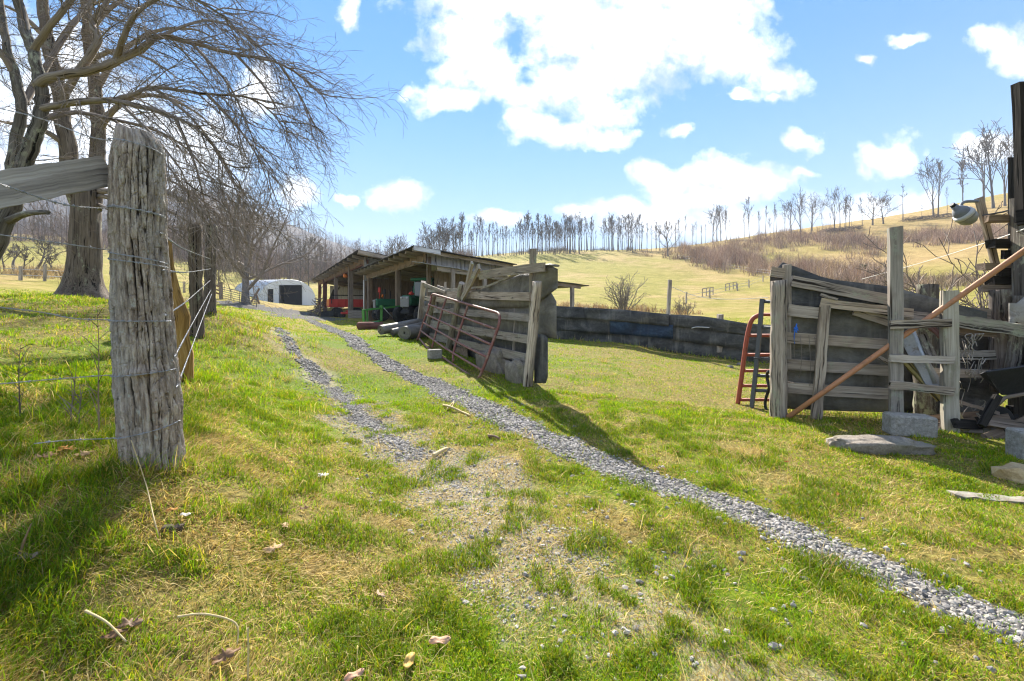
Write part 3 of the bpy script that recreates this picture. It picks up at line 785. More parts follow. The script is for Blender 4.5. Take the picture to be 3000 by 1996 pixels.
for px, py, yt, kd, lab in [(2040, 712, 640, 'pole', 'short thin bare tree right of the lone spreading tree'), (2055, 708, 650, 'pole', 'short thin bare tree right of the lone spreading tree'),
    (2088, 705, 605, 'fork', 'clump tree with raised limbs above the scrub'), (2100, 703, 600, 'tall', 'clump tree with raised limbs above the scrub'), (2112, 703, 606, 'fork', 'clump tree with raised limbs above the scrub'), (2128, 702, 612, 'tall', 'clump tree with raised limbs above the scrub'),
    (2163, 700, 636, 'snag', 'short dead snag between two clumps on the crest'), (2195, 698, 572, 'tall', 'single tall narrow tree in a gap on the crest'),
    (2226, 696, 606, 'pole', 'thin pole tree in the sparse trio on the crest'), (2242, 694, 590, 'pole', 'thin pole tree in the sparse trio on the crest'), (2268, 692, 584, 'pole', 'thin pole tree in the sparse trio on the crest'),
    (2318, 690, 582, 'fork', 'broad crowned tree left of the rotten snag on the crest'), (2346, 688, 560, 'fork', 'largest full crowned tree of the middle crest'), (2376, 686, 572, 'fork', 'full crowned tree right of the largest one on the crest'),
    (2445, 676, 556, 'fork', 'twin stemmed thin tree above the felled branches'), (2462, 674, 585, 'pole', 'thin tree in the cluster above the felled branches'), (2478, 672, 572, 'tall', 'thin tree in the cluster above the felled branches'), (2488, 670, 570, 'tall', 'thin tree in the cluster above the felled branches'),
    (2556, 660, 555, 'broad', 'wide twiggy tree beside the broken reddish snag'), (2588, 656, 560, 'broad', 'broken reddish snag with crooked limbs on the crest'), (2527, 668, 620, 'snag', 'small snag left of the twiggy tree on the crest'),
    (2645, 646, 520, 'snag', 'tall solitary dead pole on the crest'), (2700, 638, 590, 'snag', 'short solitary dead pole on the crest'),
    (2735, 634, 468, 'fork', 'tall forked tree with a wide low limb on the crest'), (2748, 634, 460, 'tall', 'straight tall tree against the forked one on the crest'), (2774, 630, 540, 'pole', 'thin stem beside the tall forked tree on the crest'),
    (2820, 622, 460, 'tall', 'slim tree left of the great trees by the barn'), (2884, 612, 395, 'fork', 'great bare tree with many limbs above the yard lamp'), (2910, 610, 365, 'fork', 'greatest bare tree on the crest beside the barn roof'), (2944, 604, 400, 'fork', 'great bare tree half behind the barn edge')]:
    k += 1; ridge_tree(kd, px, py, yt, lab, k)
for i in range(34):
    px = 1700 + i * 25 + rnd.uniform(-10, 10); k += 1
    py = float(np.interp(px, [1700, 1960, 2250, 2500, 2700], [735, 728, 692, 662, 638]))
    ridge_tree('pole' if rnd.random() < .7 else 'tall', px, py, py - rnd.uniform(50, 105), 'faint thin tree standing back in the gaps of the hill crest row', k)
# trees behind the shed, between sheds
for px, py, yt, kd, lab in [(1255, 800, 640, 'broad', 'bushy bare tree behind the near shed roof peak'), (1290, 800, 632, 'broad', 'larger bushy bare tree right behind the near shed roof'), (1330, 795, 640, 'broad', 'bare tree rising behind the middle of the shed roof'),
                            (1150, 805, 690, 'fork', 'small bare tree seen between the two shed roofs'), (1168, 805, 700, 'pole', 'thin bare stem seen between the two shed roofs')]:
    k += 1
    p = onground((px - CX) / F * 120, 120); h = CZ - (yt - HY) / F * 120 - p.z
    bare_tree({'broad': 'spreading_tree', 'fork': 'forked_tree', 'pole': 'pole_tree'}[kd], p, h, h * .017, dict({'broad': BROAD, 'fork': FORK, 'pole': POLE}[kd], lang=.5, ll=.55), lab, 'tree', 'bare trees behind the sheds', seed=200 + k)
# orchard trees in the far left pasture
ORCH = dict(TALL, limbs=7, low=.5, ll=.42, lang=.85, kids=[6, 4], trunk=.6, kink=[.2, .25, .3], tk=.1, rmin=.02)
for i, (px, Y, yt, lab) in enumerate([(15, 44, 690, 'small crooked bare tree at the left end of the pasture row'), (42, 46, 660, 'upright bare tree second from the left in the pasture row'), (68, 43, 712, 'short bent bare tree in the pasture row'), (100, 45, 650, 'thickest bare tree in the pasture row'),
                                      (120, 47, 690, 'thin bare tree right of the thickest one in the pasture row'), (150, 44, 725, 'broken low bare tree in the pasture row'), (195, 46, 660, 'leaning many limbed bare tree beside the great trunk')]):
    p = onground((px - CX) / F * Y, Y); h = (CZ - (yt - HY) / F * Y) - p.z
    bare_tree('orchard_tree', p, h, .16 if i in (1, 3) else .10, ORCH, lab, 'tree', 'bare trees in the far left pasture', seed=300 + i, lean=(R_(-.2, .2), 0))
# big spreading tree before the arched building
p = onground((720 - CX) / F * 48, 48)
_h = CZ - (525 - HY) / F * 48 - p.z
bare_tree('spreading_tree', p, _h, .40, dict(TALL, seg=6, limbs=22, low=.18, ll=.62, lang=1.1, kids=[8, 4], trunk=.86, kink=[.09, .13, .2], trop=[.07, .05, .03], rmin=.015, tk=.04, first=[.15, .2], ang=[.6, .6], len=[.5, .5]), 'large spreading bare tree standing beside the white arched building', 'tree', None, seed=77, mat='twig')
# bare trees to the right of it, before the woods
for i, (px, Y, yt) in enumerate([(880, 95, 700), (905, 100, 690), (845, 105, 700), (940, 100, 715), (640, 90, 690), (560, 100, 680)]):
    p = onground((px - CX) / F * Y, Y); h = (CZ - (yt - HY) / F * Y) - p.z
    bare_tree('slender_tree', p, h, .16, dict(TALL, low=.2, ll=.36, lang=.6, kids=[6, 4]), ['tall thin bare tree behind the arched building', 'thin bare tree at the right end of the arched building', 'thin bare tree behind the large door of the arched building', 'thin bare tree left of the far shed roof', 'thin bare tree left of the large spreading tree', 'thin bare tree behind the paired fence posts'][i], 'tree', 'thin trees behind the arched building', seed=400 + i)
# ================================================================ NEAR TREES
def curve(pts, n):
    """smooth line through points"""
    pts = [V(p) for p in pts]; out = []
    for i in range(len(pts) - 1):
        a = pts[max(i - 1, 0)]; b = pts[i]; c = pts[i + 1]; d = pts[min(i + 2, len(pts) - 1)]
        for k in range(n):
            t = k / n
            out.append(.5 * ((2 * b) + (c - a) * t + (2 * a - 5 * b + 4 * c - d) * t * t + (3 * b - a - 3 * c + d) * t ** 3))
    out.append(pts[-1]); return out
def limb(mb, pts, r0, r1, n=6, sides=9, rough=.09):
    c = curve(pts, n); m = len(c)
    c = [p + V((R_(-1, 1), R_(-1, 1), R_(-1, 1))) * (r0 * .10) for p in c]
    mb.tube(c, [r0 + (r1 - r0) * (i / (m - 1)) ** .8 for i in range(m)], sides, rough=rough)
    return c
def twig(mb, p, d, L, r, lev, rng, droop, kids):
    n = 7 if lev == 0 else (5 if lev == 1 else 3); pts = [p.copy()]; rad = [r]; q = p.copy(); dd = d.normalized()
    for i in range(n):
        kk = .15 if lev == 0 else .20
        dd = (dd + V((rng.gauss(0, 1), rng.gauss(0, 1), rng.gauss(0, 1))) * kk + V((.03, 0, -droop))).normalized()
        q = q + dd * (L / n); pts.append(q.copy()); rad.append(max(.0026, r * (1 - .75 * (i + 1) / n)))
    mb.tube(pts, rad, 4 if lev == 0 else 3, cap=False)
    if lev < 2:
        for c in range(kids[lev]):
            s = .12 + .86 * (c + rng.random()) / kids[lev]; i = min(n - 1, int(s * n)); b = pts[i].lerp(pts[i + 1], s * n - i); t = (pts[i + 1] - pts[i]).normalized()
            az = rng.uniform(0, 6.28); x = t.orthogonal().normalized(); y = t.cross(x); an = rng.uniform(.35, 1.0)
            nd = t * math.cos(an) + (x * math.cos(az) + y * math.sin(az)) * math.sin(an)
            twig(mb, b, nd, L * rng.uniform(.3, .65) * (1 if lev == 0 else .7), rad[i] * .6, lev + 1, rng, droop, kids)
def dress(mb, line, every, L, r, rng, droop=.07, kids=(7, 3), bias=V((.5, 0, -.1)), s0=.2):
    n = len(line); tot = sum((line[i + 1] - line[i]).length for i in range(n - 1)); k = int(tot * (1 - s0) / every)
    for c in range(k):
        s = s0 + (1 - s0) * (c + rng.random()) / max(1, k); i = min(n - 2, int(s * (n - 1))); b = line[i].lerp(line[i + 1], s * (n - 1) - i)
        t = (line[i + 1] - line[i]).normalized(); az = rng.uniform(0, 6.28); x = t.orthogonal().normalized(); y = t.cross(x)
        nd = (t * .8 + (x * math.cos(az) + y * math.sin(az)) * 1.0 + bias).normalized()
        twig(mb, b, nd, L * rng.uniform(.5, 1.3), r * rng.uniform(.6, 1.2), 0, rng, droop, kids)
def zz5(x, y, Y): return P(x / 2.143, y / 2.143, Y)
# --- apple tree with two leaning stems, left of the corner post
rng = random.Random(21)
root = onground(-9.0, 7.4)
tA = thing('orchard_tree', 'large leaning twin stemmed bare tree with drooping twigs above the corner post', 'tree', root)
tr = MB(); cr = MB()
foot = root + V((0, 0, -.2))
sA = limb(tr, [foot, root + V((.35, 0, .5)), P(-30, 745, 7.2), P(45, 585, 7.2), P(75, 470, 7.2), P(118, 350, 7.2), P(122, 262, 7.2), P(97, 150, 7.2), P(60, 40, 7.3), P(40, -120, 7.4), P(60, -330, 7.6)], .155, .05, 7, 12)
sB = limb(tr, [P(-30, 745, 7.2), P(20, 600, 7.5), P(45, 430, 7.6), P(62, 310, 7.6), P(42, 215, 7.6), P(16, 120, 7.6), P(-5, -40, 7.8), P(-40, -300, 8)], .11, .04, 6, 10)
limb(tr, [P(20, 650, 7.2), P(70, 628, 7.0), P(140, 622, 6.9)], .07, .035, 4, 7)
L1 = limb(cr, [P(112, 255, 7.2), P(150, 228, 7.1), P(289, 200, 7.0), P(410, 145, 7.0), P(467, 106, 7.0), P(560, 126, 7.2), P(690, 158, 7.4), P(800, 180, 7.6), P(880, 222, 7.8), P(950, 285, 8.0)], .085, .006, 6, 8)
L2 = limb(cr, [P(120, 320, 7.2), P(233, 298, 6.8), P(326, 293, 6.6), P(396, 276, 6.6), P(448, 256, 6.7), P(606, 276, 7.0), P(720, 285, 7.2), P(790, 325, 7.5), P(840, 390, 7.7)], .058, .006, 6, 7)
L3 = limb(cr, [P(326, 293, 6.6), P(443, 320, 6.5), P(513, 345, 6.5), P(583, 382, 6.6), P(653, 467, 6.8), P(690, 540, 7.0)], .045, .006, 6, 6)
L4 = limb(cr, [P(224, 218, 7.05), P(289, 117, 7.0), P(270, 70, 7.1), P(317, 0, 7.2), P(350, -90, 7.3), P(430, -180, 7.5), P(560, -220, 7.8)], .065, .01, 6, 7)
L5 = limb(cr, [P(340, 180, 7.0), P(370, 90, 6.7), P(420, 20, 6.5), P(520, -20, 6.5), P(610, 20, 6.6), P(690, 80, 6.8), P(750, 140, 7.0)], .05, .006, 6, 6)
L6 = limb(cr, [P(62, 310, 7.6), P(140, 190, 8.2), P(210, 80, 8.6), P(300, -20, 9.0), P(430, -60, 9.4), P(560, 10, 9.8), P(650, 90, 10)], .06, .006, 6, 6)
L7 = limb(cr, [P(118, 350, 7.2), P(220, 330, 7.8), P(330, 350, 8.4), P(450, 380, 8.8), P(540, 430, 9.0), P(610, 510, 9.2), P(670, 580, 9.4)], .05, .006, 6, 6)
L8 = limb(cr, [P(97, 150, 7.2), P(160, 60, 7.0), P(240, -30, 7.0), P(360, -120, 7.1), P(520, -150, 7.3), P(620, -90, 7.6), P(690, 0, 7.9)], .06, .006, 6, 6)
L9 = limb(cr, [P(42, 215, 7.6), P(-20, 130, 7.4), P(-120, 60, 7.3), P(-260, 40, 7.2)], .06, .01, 6, 6)
XL = [limb(cr, q, .028, .004, 6, 5) for q in ([P(560, 126, 7.2), P(670, 250, 7.0), P(730, 380, 7.0), P(760, 460, 7.1)], [P(448, 256, 6.7), P(560, 345, 6.6), P(655, 470, 6.7), P(705, 600, 6.9)], [P(606, 276, 7.0), P(690, 365, 7.2), P(750, 450, 7.4), P(790, 510, 7.6)],
      [P(690, 158, 7.4), P(770, 250, 7.4), P(820, 335, 7.5), P(845, 390, 7.6)], [P(513, 345, 6.5), P(560, 450, 6.5), P(590, 550, 6.6), P(605, 640, 6.7)], [P(817, 184, 7.6), P(860, 250, 7.6), P(895, 310, 7.6), P(910, 350, 7.6)], [P(330, 350, 8.4), P(430, 430, 8.2), P(520, 520, 8.2), P(570, 600, 8.3)],
      [P(467, 106, 7.0), P(600, 60, 7.4), P(700, 90, 7.8), P(770, 150, 8.2), P(820, 230, 8.5)], [P(350, 300, 6.6), P(450, 400, 6.3), P(530, 500, 6.3), P(560, 590, 6.4)])]
for L in XL: dress(cr, L, .095, 1.05, .009, rng, .075, (6, 2), V((.5, 0, -.35)), .1)
for L, ev, ln in ((L1, .10, 1.25), (L2, .09, 1.2), (L3, .10, .95), (L4, .11, 1.2), (L5, .09, 1.1), (L6, .10, 1.2), (L7, .085, 1.15), (L8, .10, 1.1), (L9, .14, 1.0)):
    dress(cr, L, ev, ln, .011, rng, .07, (6, 2), V((.55, 0, -.25)), .12)
dress(cr, sA, .16, 1.0, .010, rng, .03, (7, 3), V((.3, 0, 0)), .35); dress(cr, sB, .18, 1.0, .010, rng, .03, (7, 3), V((.1, 0, 0)), .4)
tr.build('trunk', 'bark_grey', tA); cr.build('crown', 'twig', tA)
# --- great trunk behind the post
rng = random.Random(33)
root = onground((246 - CX) / F * 14, 14)
tB = thing('shade_tree', 'great old tree with a flared trunk standing in the pasture behind the corner post', 'tree', root)
tr = MB(); cr = MB()
zr = root.z
prof = [(-.3, .85), (0, .70), (.15, .56), (.4, .45), (.8, .385), (1.4, .36), (2.2, .355), (3.0, .36), (3.5, .36)]
n = 40; vs = []; fs = []; gs = []
rows = []
for j in range(46):
    h = -.3 + 3.8 * j / 45; rr = float(np.interp(h, [p[0] for p in prof], [p[1] for p in prof])); row = []
    for q in range(n):
        th = 2 * math.pi * q / n
        fl = max(0, .9 - h) * .22 * (math.cos(3 * th + .6) + .6 * math.cos(5 * th + 2))
        r2 = rr * (1 + .10 * math.sin(2 * th + h * .8)) + fl * .6 + (mn_v := float(fbm(np.array([th * 4.0]), np.array([h * 1.2]), 3)[0]) - .5) * .10
        vs.append((root.x + math.cos(th) * r2 + h * .02, root.y + math.sin(th) * r2, zr + h)); gs.append((h, math.cos(th) * rr, math.sin(th) * rr))
for j in range(45):
    for q in range(n):
        a = j * n + q; b = j * n + (q + 1) % n; fs.append((a, b, b + n, a + n))
tr.add(vs, fs, gs, True)
topz = root + V((.07, 0, 3.3))
B1 = limb(tr, [topz + V((-.11, 0, -.5)), P(212, 520, 13.8), P(190, 380, 13.6), P(170, 250, 13.6), P(140, 120, 13.7), P(120, -40, 13.8), P(90, -260, 14)], .27, .11, 6, 12, .06)
B2 = limb(tr, [topz + V((.13, 0, -.6)), P(284, 500, 14.2), P(288, 390, 14.3), P(278, 250, 14.4), P(258, 100, 14.5), P(250, -60, 14.6), P(270, -280, 14.6)], .25, .10, 6, 12, .06)
Ls = []
for (pts, r) in [([P(200, 430, 13.7), P(120, 380, 13.2), P(20, 360, 13), P(-90, 330, 13)], .10), ([P(180, 300, 13.6), P(240, 200, 13), P(330, 150, 12.6), P(430, 170, 12.4), P(520, 230, 12.4)], .12),
                 ([P(288, 380, 14.3), P(360, 300, 14), P(450, 280, 13.8), P(560, 320, 13.8), P(650, 400, 14)], .12), ([P(280, 260, 14.4), P(360, 150, 14.6), P(460, 90, 15), P(580, 90, 15.4), P(680, 150, 15.6)], .11),
                 ([P(258, 100, 14.5), P(340, 10, 14.6), P(450, -40, 15), P(580, -10, 15.4)], .10), ([P(140, 120, 13.7), P(60, 40, 13.4), P(-40, 0, 13.2)], .10), ([P(150, 160, 13.7), P(220, 60, 13.8), P(310, 0, 14), P(420, 40, 14.2)], .09),
                 ([P(290, 560, 14), P(380, 560, 13.0), P(473, 563, 12.2), P(558, 595, 11.6), P(638, 653, 11.2), P(723, 662, 11.0)], .10), ([P(290, 575, 14), P(400, 590, 13.4), P(520, 630, 13), P(600, 690, 12.6), P(650, 760, 12.4)], .07),
                 ([P(300, 520, 14), P(400, 500, 12.8), P(520, 540, 12.2), P(620, 610, 12), P(700, 700, 11.8)], .06), ([P(290, 600, 14), P(380, 640, 13.4), P(460, 650, 13), P(540, 700, 12.8), P(600, 780, 12.6)], .05),
                 ([P(220, 560, 13.7), P(140, 560, 13), P(60, 600, 12.6), P(10, 680, 12.4)], .05)]:
    Ls.append(limb(cr, pts, r, .012, 6, 7))
for i, L in enumerate(Ls): dress(cr, L, .22 if i < 7 else .18, 1.5 if i != 7 else 1.2, .014, rng, .06, (8, 3), V((.5, 0, -.2)), .15)
for L in (B1, B2): dress(cr, L, .22, 1.4, .014, rng, .02, (7, 3), V((.1, 0, .1)), .25)
tr.build('trunk', 'bark_brown', tB); cr.build('crown', 'twig', tB)
tr = MB(); rng = random.Random(9)

# ================================================================ CORNER POST AND BARBED WIRE
pb = ghit(415, 1358)
PY = pb.y
def corner_post():
    sc = PY / F
    prof = [(373, 307, 425), (400, 302, 450), (430, 298, 462), (520, 292, 464), (700, 296, 470), (900, 302, 486), (1050, 306, 498), (1150, 312, 512), (1200, 316, 517), (1260, 320, 514), (1330, 326, 520), (1420, 326, 530)]
    ys = [q[0] for q in prof]
    N, M = 340, 460; yy = np.linspace(1420, 373, M)
    cxp = np.interp(yy, ys, [(q[1] + q[2]) / 2 for q in prof]); rr = np.interp(yy, ys, [(q[2] - q[1]) / 2 for q in prof]) * sc * .80
    z = CZ - (yy - HY) * sc; cx = (cxp - CX) * sc
    th = np.linspace(0, 2 * np.pi, N, endpoint=False)
    TH, ZZ = np.meshgrid(th, z)
    RR = np.repeat(rr[:, None], N, 1); CXX = np.repeat(cx[:, None], N, 1)
    # furrowed bark: plates between wandering vertical furrows
    w = (fbm(np.cos(TH) * 1.5 + 9, ZZ * 1.7 + np.sin(TH) * 1.5, 3) - .5) * 1.1
    sm = lambda q: np.clip(q, 0, 1) ** 2 * (3 - 2 * np.clip(q, 0, 1))
    jit = (fbm(TH * 14, ZZ * 7, 3) - .5)
    u = TH / (2 * np.pi) * 22 + w * 1.5 + jit * .75
    u2 = TH / (2 * np.pi) * 34 - w * 1.9 + ZZ * .8 + jit * .5
    iu = np.floor(u); tri = np.minimum(u % 1, 1 - u % 1); iu2 = np.floor(u2); tri2 = np.minimum(u2 % 1, 1 - u2 % 1)
    wv = .06 + .42 * np.clip(fbm(iu * 2.3 + 4, ZZ * 4.5 + iu * 1.7, 3) - .25, 0, 1)
    wv2 = .55 * np.clip(fbm(iu2 * 1.9, ZZ * 6 + 3, 2) - .47, 0, 1) + 1e-3
    cell = vnoise(iu * 3.7 + 1, np.full_like(ZZ, 2.5)); zc = ZZ * (9 + 5 * cell) + cell * 6 + jit * .7
    cross = np.minimum(zc % 1, 1 - zc % 1); wc = .16 * np.clip(fbm(iu * 4.1, np.floor(zc) * 2.7, 2) - .35, 0, 1) + 1e-3
    f1 = sm(tri / wv); f2 = sm(tri2 / wv2) * .8 + .2; f3 = sm(cross / wc) * .6 + .4
    nz = fbm(TH * 12, ZZ * 16, 4)
    plate = .62 + .38 * vnoise(iu * 7.3, np.floor(zc) * 3.1) + .35 * (fbm(TH * 30, ZZ * 30, 3) - .5)
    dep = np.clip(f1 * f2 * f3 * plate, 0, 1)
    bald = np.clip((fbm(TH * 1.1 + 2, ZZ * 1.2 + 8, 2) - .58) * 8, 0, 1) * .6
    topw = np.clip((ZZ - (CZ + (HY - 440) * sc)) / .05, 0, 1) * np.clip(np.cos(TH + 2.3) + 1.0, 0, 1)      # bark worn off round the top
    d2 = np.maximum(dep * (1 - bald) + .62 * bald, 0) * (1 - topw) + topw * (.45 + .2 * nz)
    knot = np.exp(-(((TH - 5.2) * .9) ** 2 + ((ZZ - (CZ - 180 * sc)) / .05) ** 2) * 6)
    r = RR * (1 + .035 * np.sin(2 * TH + 1)) - .026 + .026 * d2 - topw * .006 + .014 * (nz - .5) + knot * .022
    X = CXX + r * np.cos(TH); Y = PY + .06 + r * np.sin(TH)
    ZT = ZZ.copy()
    e = np.arange(M) > M - 2
    ZT[-1] += (fbm(np.cos(th) * 3, np.sin(th) * 3, 3) - .5) * .07 - .03 * np.cos(th) ; 
    vs = np.stack([X, Y, ZT], -1).reshape(-1, 3)
    i = np.arange(M - 1)[:, None] * N; kk = np.arange(N)[None]; k2 = (kk + 1) % N
    q = np.stack([i + kk, i + k2, i + N + k2, i + N + kk], -1).reshape(-1, 4)
    top = len(vs); vs = np.vstack([vs, [[cx[-1], PY + .06, z[-1] + .006]]])
    t = np.stack([(M - 1) * N + np.arange(N), (M - 1) * N + (np.arange(N) + 1) % N, np.full(N, top)], 1)
    g = np.stack([ZZ, np.cos(TH) * .19, np.sin(TH) * .19], -1).reshape(-1, 3); g = np.vstack([g, [[z[-1], 0, 0]]])
    dd = np.append(d2.ravel(), .7)
    base = V((pb.x, pb.y, pb.z)); vs = vs - np.array(base)
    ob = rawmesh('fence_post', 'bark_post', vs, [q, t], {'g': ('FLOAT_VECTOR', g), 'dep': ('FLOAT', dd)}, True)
    ob.location = base
    tag(ob, 'thick bark covered corner post wrapped in barbed wire at the left of the drive', 'fence post', 'fence posts along the left bank')
corner_post()
m = MB()
m.plank(P(312, 502, PY + .05), P(-520, 645, PY * .66),   .165, .07, (.12, -1, -.42), 26, .004, .0)
solo(m, 'brace_rail', 'wood_beam', 'weathered grey split beam running from the corner post out of view', 'rail', P(100, 540, PY))
def barbed(pts, label, barb=.13, r=.0021, sag=.0):
    c = curve(pts, 8); m = MB(); n = len(c)
    # two strands twisted round each other
    L = [0]
    for i in range(1, n): L.append(L[-1] + (c[i] - c[i - 1]).length)
    st = max(2, int(L[-1] / .012)); A = []; B = []
    for k in range(st + 1):
        s = L[-1] * k / st; i = int(np.searchsorted(L, s)); i = min(max(i, 1), n - 1); f = (s - L[i - 1]) / max(1e-9, L[i] - L[i - 1]); p = c[i - 1].lerp(c[i], f); t = (c[i] - c[i - 1]).normalized()
        x = t.orthogonal().normalized(); y = t.cross(x); a = s * 95
        o = x * math.cos(a) * r * 1.15 + y * math.sin(a) * r * 1.15
        A.append(p + o); B.append(p - o)
    m.tube(A, r * .85, 5); m.tube(B, r * .85, 5)
    k = int(L[-1] / barb)
    for b in range(k):
        s = barb * (b + .5); i = min(int(s / L[-1] * st), st - 1); p = (A[i] + B[i]) / 2; t = (A[i + 1] - A[i]).normalized(); x = t.orthogonal().normalized(); y = t.cross(x)
        a = R_(0, 6.28)
        ring = [p + t * (.006 * (q / 8 - .5)) + (x * math.cos(a + q * 1.2) + y * math.sin(a + q * 1.2)) * r * 2.6 for q in range(9)]
        m.tube([ring[0] - (x * math.cos(a + .6) + t * .5) * .013] + ring + [ring[-1] + (y * math.sin(a + 1) - t * .5) * .013], r * .85, 4)
    solo(m, 'barbed_wire', 'wire', label, 'barbed wire', c[n // 2])
pr = 95 * PY / F
def wrap(z1, z2, loops=1.0):
    """wire going once round the front of the post"""
    o = []
    a0, a1 = math.pi * 1.02, math.pi * (2.02 + 0 * loops)
    for k in range(9):
        t = k / 8; a = a0 + (a1 - a0) * t
        py = z1 + (z2 - z1) * t; cxp = np.interp(py, [373, 900, 1200, 1330], [378, 394, 416, 423]); hw = np.interp(py, [373, 430, 900, 1200], [54, 67, 76, 82])
        sc = PY / F
        o.append(V(((cxp - CX) * sc + math.cos(a) * (hw * sc + .003), PY + .06 + math.sin(a) * (hw * sc + .003), CZ - (py - HY) * sc)))
    return o
barbed([P(-60, 305, PY * .9), P(0, 318, PY * .92), P(110, 345, PY * .95), P(200, 378, PY), P(270, 403, PY)] + wrap(405, 440), 'topmost barbed wire strand crossing above the beam to the post top')
barbed([P(-60, 525, PY * .68), P(0, 540, PY * .70), P(150, 590, PY * .82), P(230, 606, PY * .94)] + wrap(606, 628), 'barbed wire crossing in front of the grey beam to the post')
barbed(wrap(598, 632), 'short barbed wire band close above the one at beam level on the post')
barbed([P(-60, 680, PY * .9), P(0, 688, PY * .92), P(215, 718, PY * .97)] + wrap(733, 770) , 'barbed wire strand at the middle of the corner post')
barbed(wrap(755, 782), 'short barbed wire band just under the middle strand on the post')
barbed([P(-60, 892, PY * .9), P(0, 901, PY * .93), P(120, 915, PY * .97), P(223, 934, PY)] + wrap(938, 942), 'barbed wire strand at knee height against the grass left of the post')
barbed([P(-60, 1128, PY * .85), P(0, 1125, PY * .88), P(150, 1112, PY * .95), P(297, 1101, PY)] + wrap(1103, 1085), 'barbed wire strand low on the post below the knot')
barbed([P(100, 1300, PY * .9), P(200, 1290, PY * .95), P(300, 1286, PY)] + wrap(1288, 1240), 'lowest barbed wire strand near the foot of the corner post')
# paired posts further up the fence
q1 = ghit(578, 985, 4); q2 = onground((612 - CX) / F * (q1.y + 1.5), q1.y + 1.5)
for (q, top, r, lab, dx) in ((q1, 660, .105, 'bark covered fence post nearer of the pair beyond the corner post', -.02), (q2, 662, .11, 'bark covered fence post farther of the pair beyond the corner post', .03)):
    m = MB(); zt = CZ - (top - HY) / F * q.y
    pts = [q + V((dx * t * 2, 0, -.2 + (zt - q.z + .2) * t)) for t in [i / 26 for i in range(27)]]
    m.tube(pts, [r * (1.25 - .3 * min(1, i / 8)) * R_(.94, 1.06) for i in range(27)], 18, rough=.10)
    solo(m, 'fence_post', 'bark_brown', lab, 'fence post', q, 'fence posts along the left bank')
# rotten stump post
q = ghit(512, 1112, 2.5); m = MB(); Y = q.y
m.tube([q - V((0, 0, .2)), P(536, 1110, Y), P(540, 1040, Y), P(527, 985, Y), P(532, 930, Y), P(512, 860, Y), P(500, 780, Y), P(497, 700, Y)], [.095, .105, .085, .095, .08, .055, .032, .02], 14, rough=.2)
solo(m, 'fence_post', 'wood_rotten', 'rotten golden brown leaning stump post close behind the corner post', 'fence post', q, 'fence posts along the left bank')
a1 = lambda px, py, k=1.0: P(px, py, PY * (1 - k) + q1.y * k)
for pts, lab in [([P(470, 683, PY), a1(540, 730, .6), a1(618, 760, 1.1)], 'topmost barbed wire running from the corner post to the paired posts'),
                 ([P(478, 792, PY), a1(550, 798, .6), a1(618, 788, 1.1)], 'nearly level barbed wire between the corner post and the paired posts'),
                 ([P(485, 925, PY), a1(550, 880, .6), a1(616, 822, 1.1)], 'barbed wire rising steeply across the rotten stump'),
                 ([P(512, 1045, PY), a1(560, 955, .5), a1(618, 850, 1.1)], 'barbed wire rising from the knot of the corner post'),
                 ([P(518, 1135, PY), a1(565, 1010, .5), a1(620, 862, 1.1)], 'lowest barbed wire rising to the paired posts')]:
    barbed(pts, lab, .16, .0022)
for i, (px, py, top, lean, lab) in enumerate([(291, 1275, 905, -4, 'tall dry reddish weed stem against the left side of the corner post'), (208, 1240, 1105, 6, 'thin dark weed stem standing alone left of the corner post'), (232, 1250, 1150, 3, 'short thin weed stem left of the corner post'), (60, 1235, 1010, 0, 'pale dry weed stem at the left edge of the bank')]):
    q = ghit(px, py); m = MB(); Y = q.y
    c = curve([q, P(px + lean * .3 + R_(-4, 4), (py * 2 + top) / 3, Y), P(px + lean + R_(-6, 6), (py + top * 2) / 3, Y), P(px + lean * 1.6, top, Y)], 4)
    m.tube(c, [.006 * (1 - .07 * j) for j in range(len(c))], 5)
    for j in range(2, len(c) - 1):
        d = V((R_(-1, 1), R_(-.4, .4), R_(.3, 1.2))) * .09; m.tube([c[j], c[j] + d, c[j] + d * 1.8 + V((0, 0, -.02))], [.003, .002, .001], 3)
    solo(m, 'weed_stem', 'wood_warm' if i == 0 else 'twig', lab, 'weed', q, 'dry weed stems round the corner post')
# ================================================================ SHEDS
SD = V((-.478, .878, 0)); SN = V((.878, .478, 0)); SA = V((-3.5, 18.5, 0))
def S(t, b, z=0.0): return SA + SD * t + SN * b + V((0, 0, z))
def Sg(t, b):
    p = S(t, b); return g1(p.x, p.y)
def boards(mb, fn, u0, u1, w, mat=None, gap=.008, thick=.022, nrm=(0, -1, 0), j=.02):
    """vertical boards side by side: fn(u) -> (bottom, top) points"""
    u = u0
    while u < u1 - .02:
        ww = min(w * R_(.8, 1.2), u1 - u); b, t = fn(u + ww / 2)
        mb.plank(b + V((0, 0, R_(-j, j))), t + V((0, 0, R_(-j, j) * .3)), ww - gap * R_(.4, 2.0), thick, nrm, 2, .003)
        u += ww
near = thing('machine_shed', 'near open fronted machine shed with a low sloping roof behind the gate wing', 'shed', S(0, 0, .7))
nr_z = lambda b: 3.84 - .106 * (b + .75)
m = MB(); n = 14
m.sheet([[S(-.85 + 13.3 * i / 20, -.78 + 4.55 * k / 10, nr_z(-.78 + 4.55 * k / 10) + .012 * math.sin(i * 3.1 + k) + R_(-.012, .012)) for i in range(21)] for k in range(11)], .03, (0, 0, 1), False)
m.build('roof', 'tin_dark', near)
for i in range(14):
    t = -.6 + i * .98; m = MB(); m.plank(S(t, -.74, nr_z(-.74) - .11), S(t, 3.7, nr_z(3.7) - .11), .14, .05, SD, 3); m.build('rafter', 'wood_grey', near)
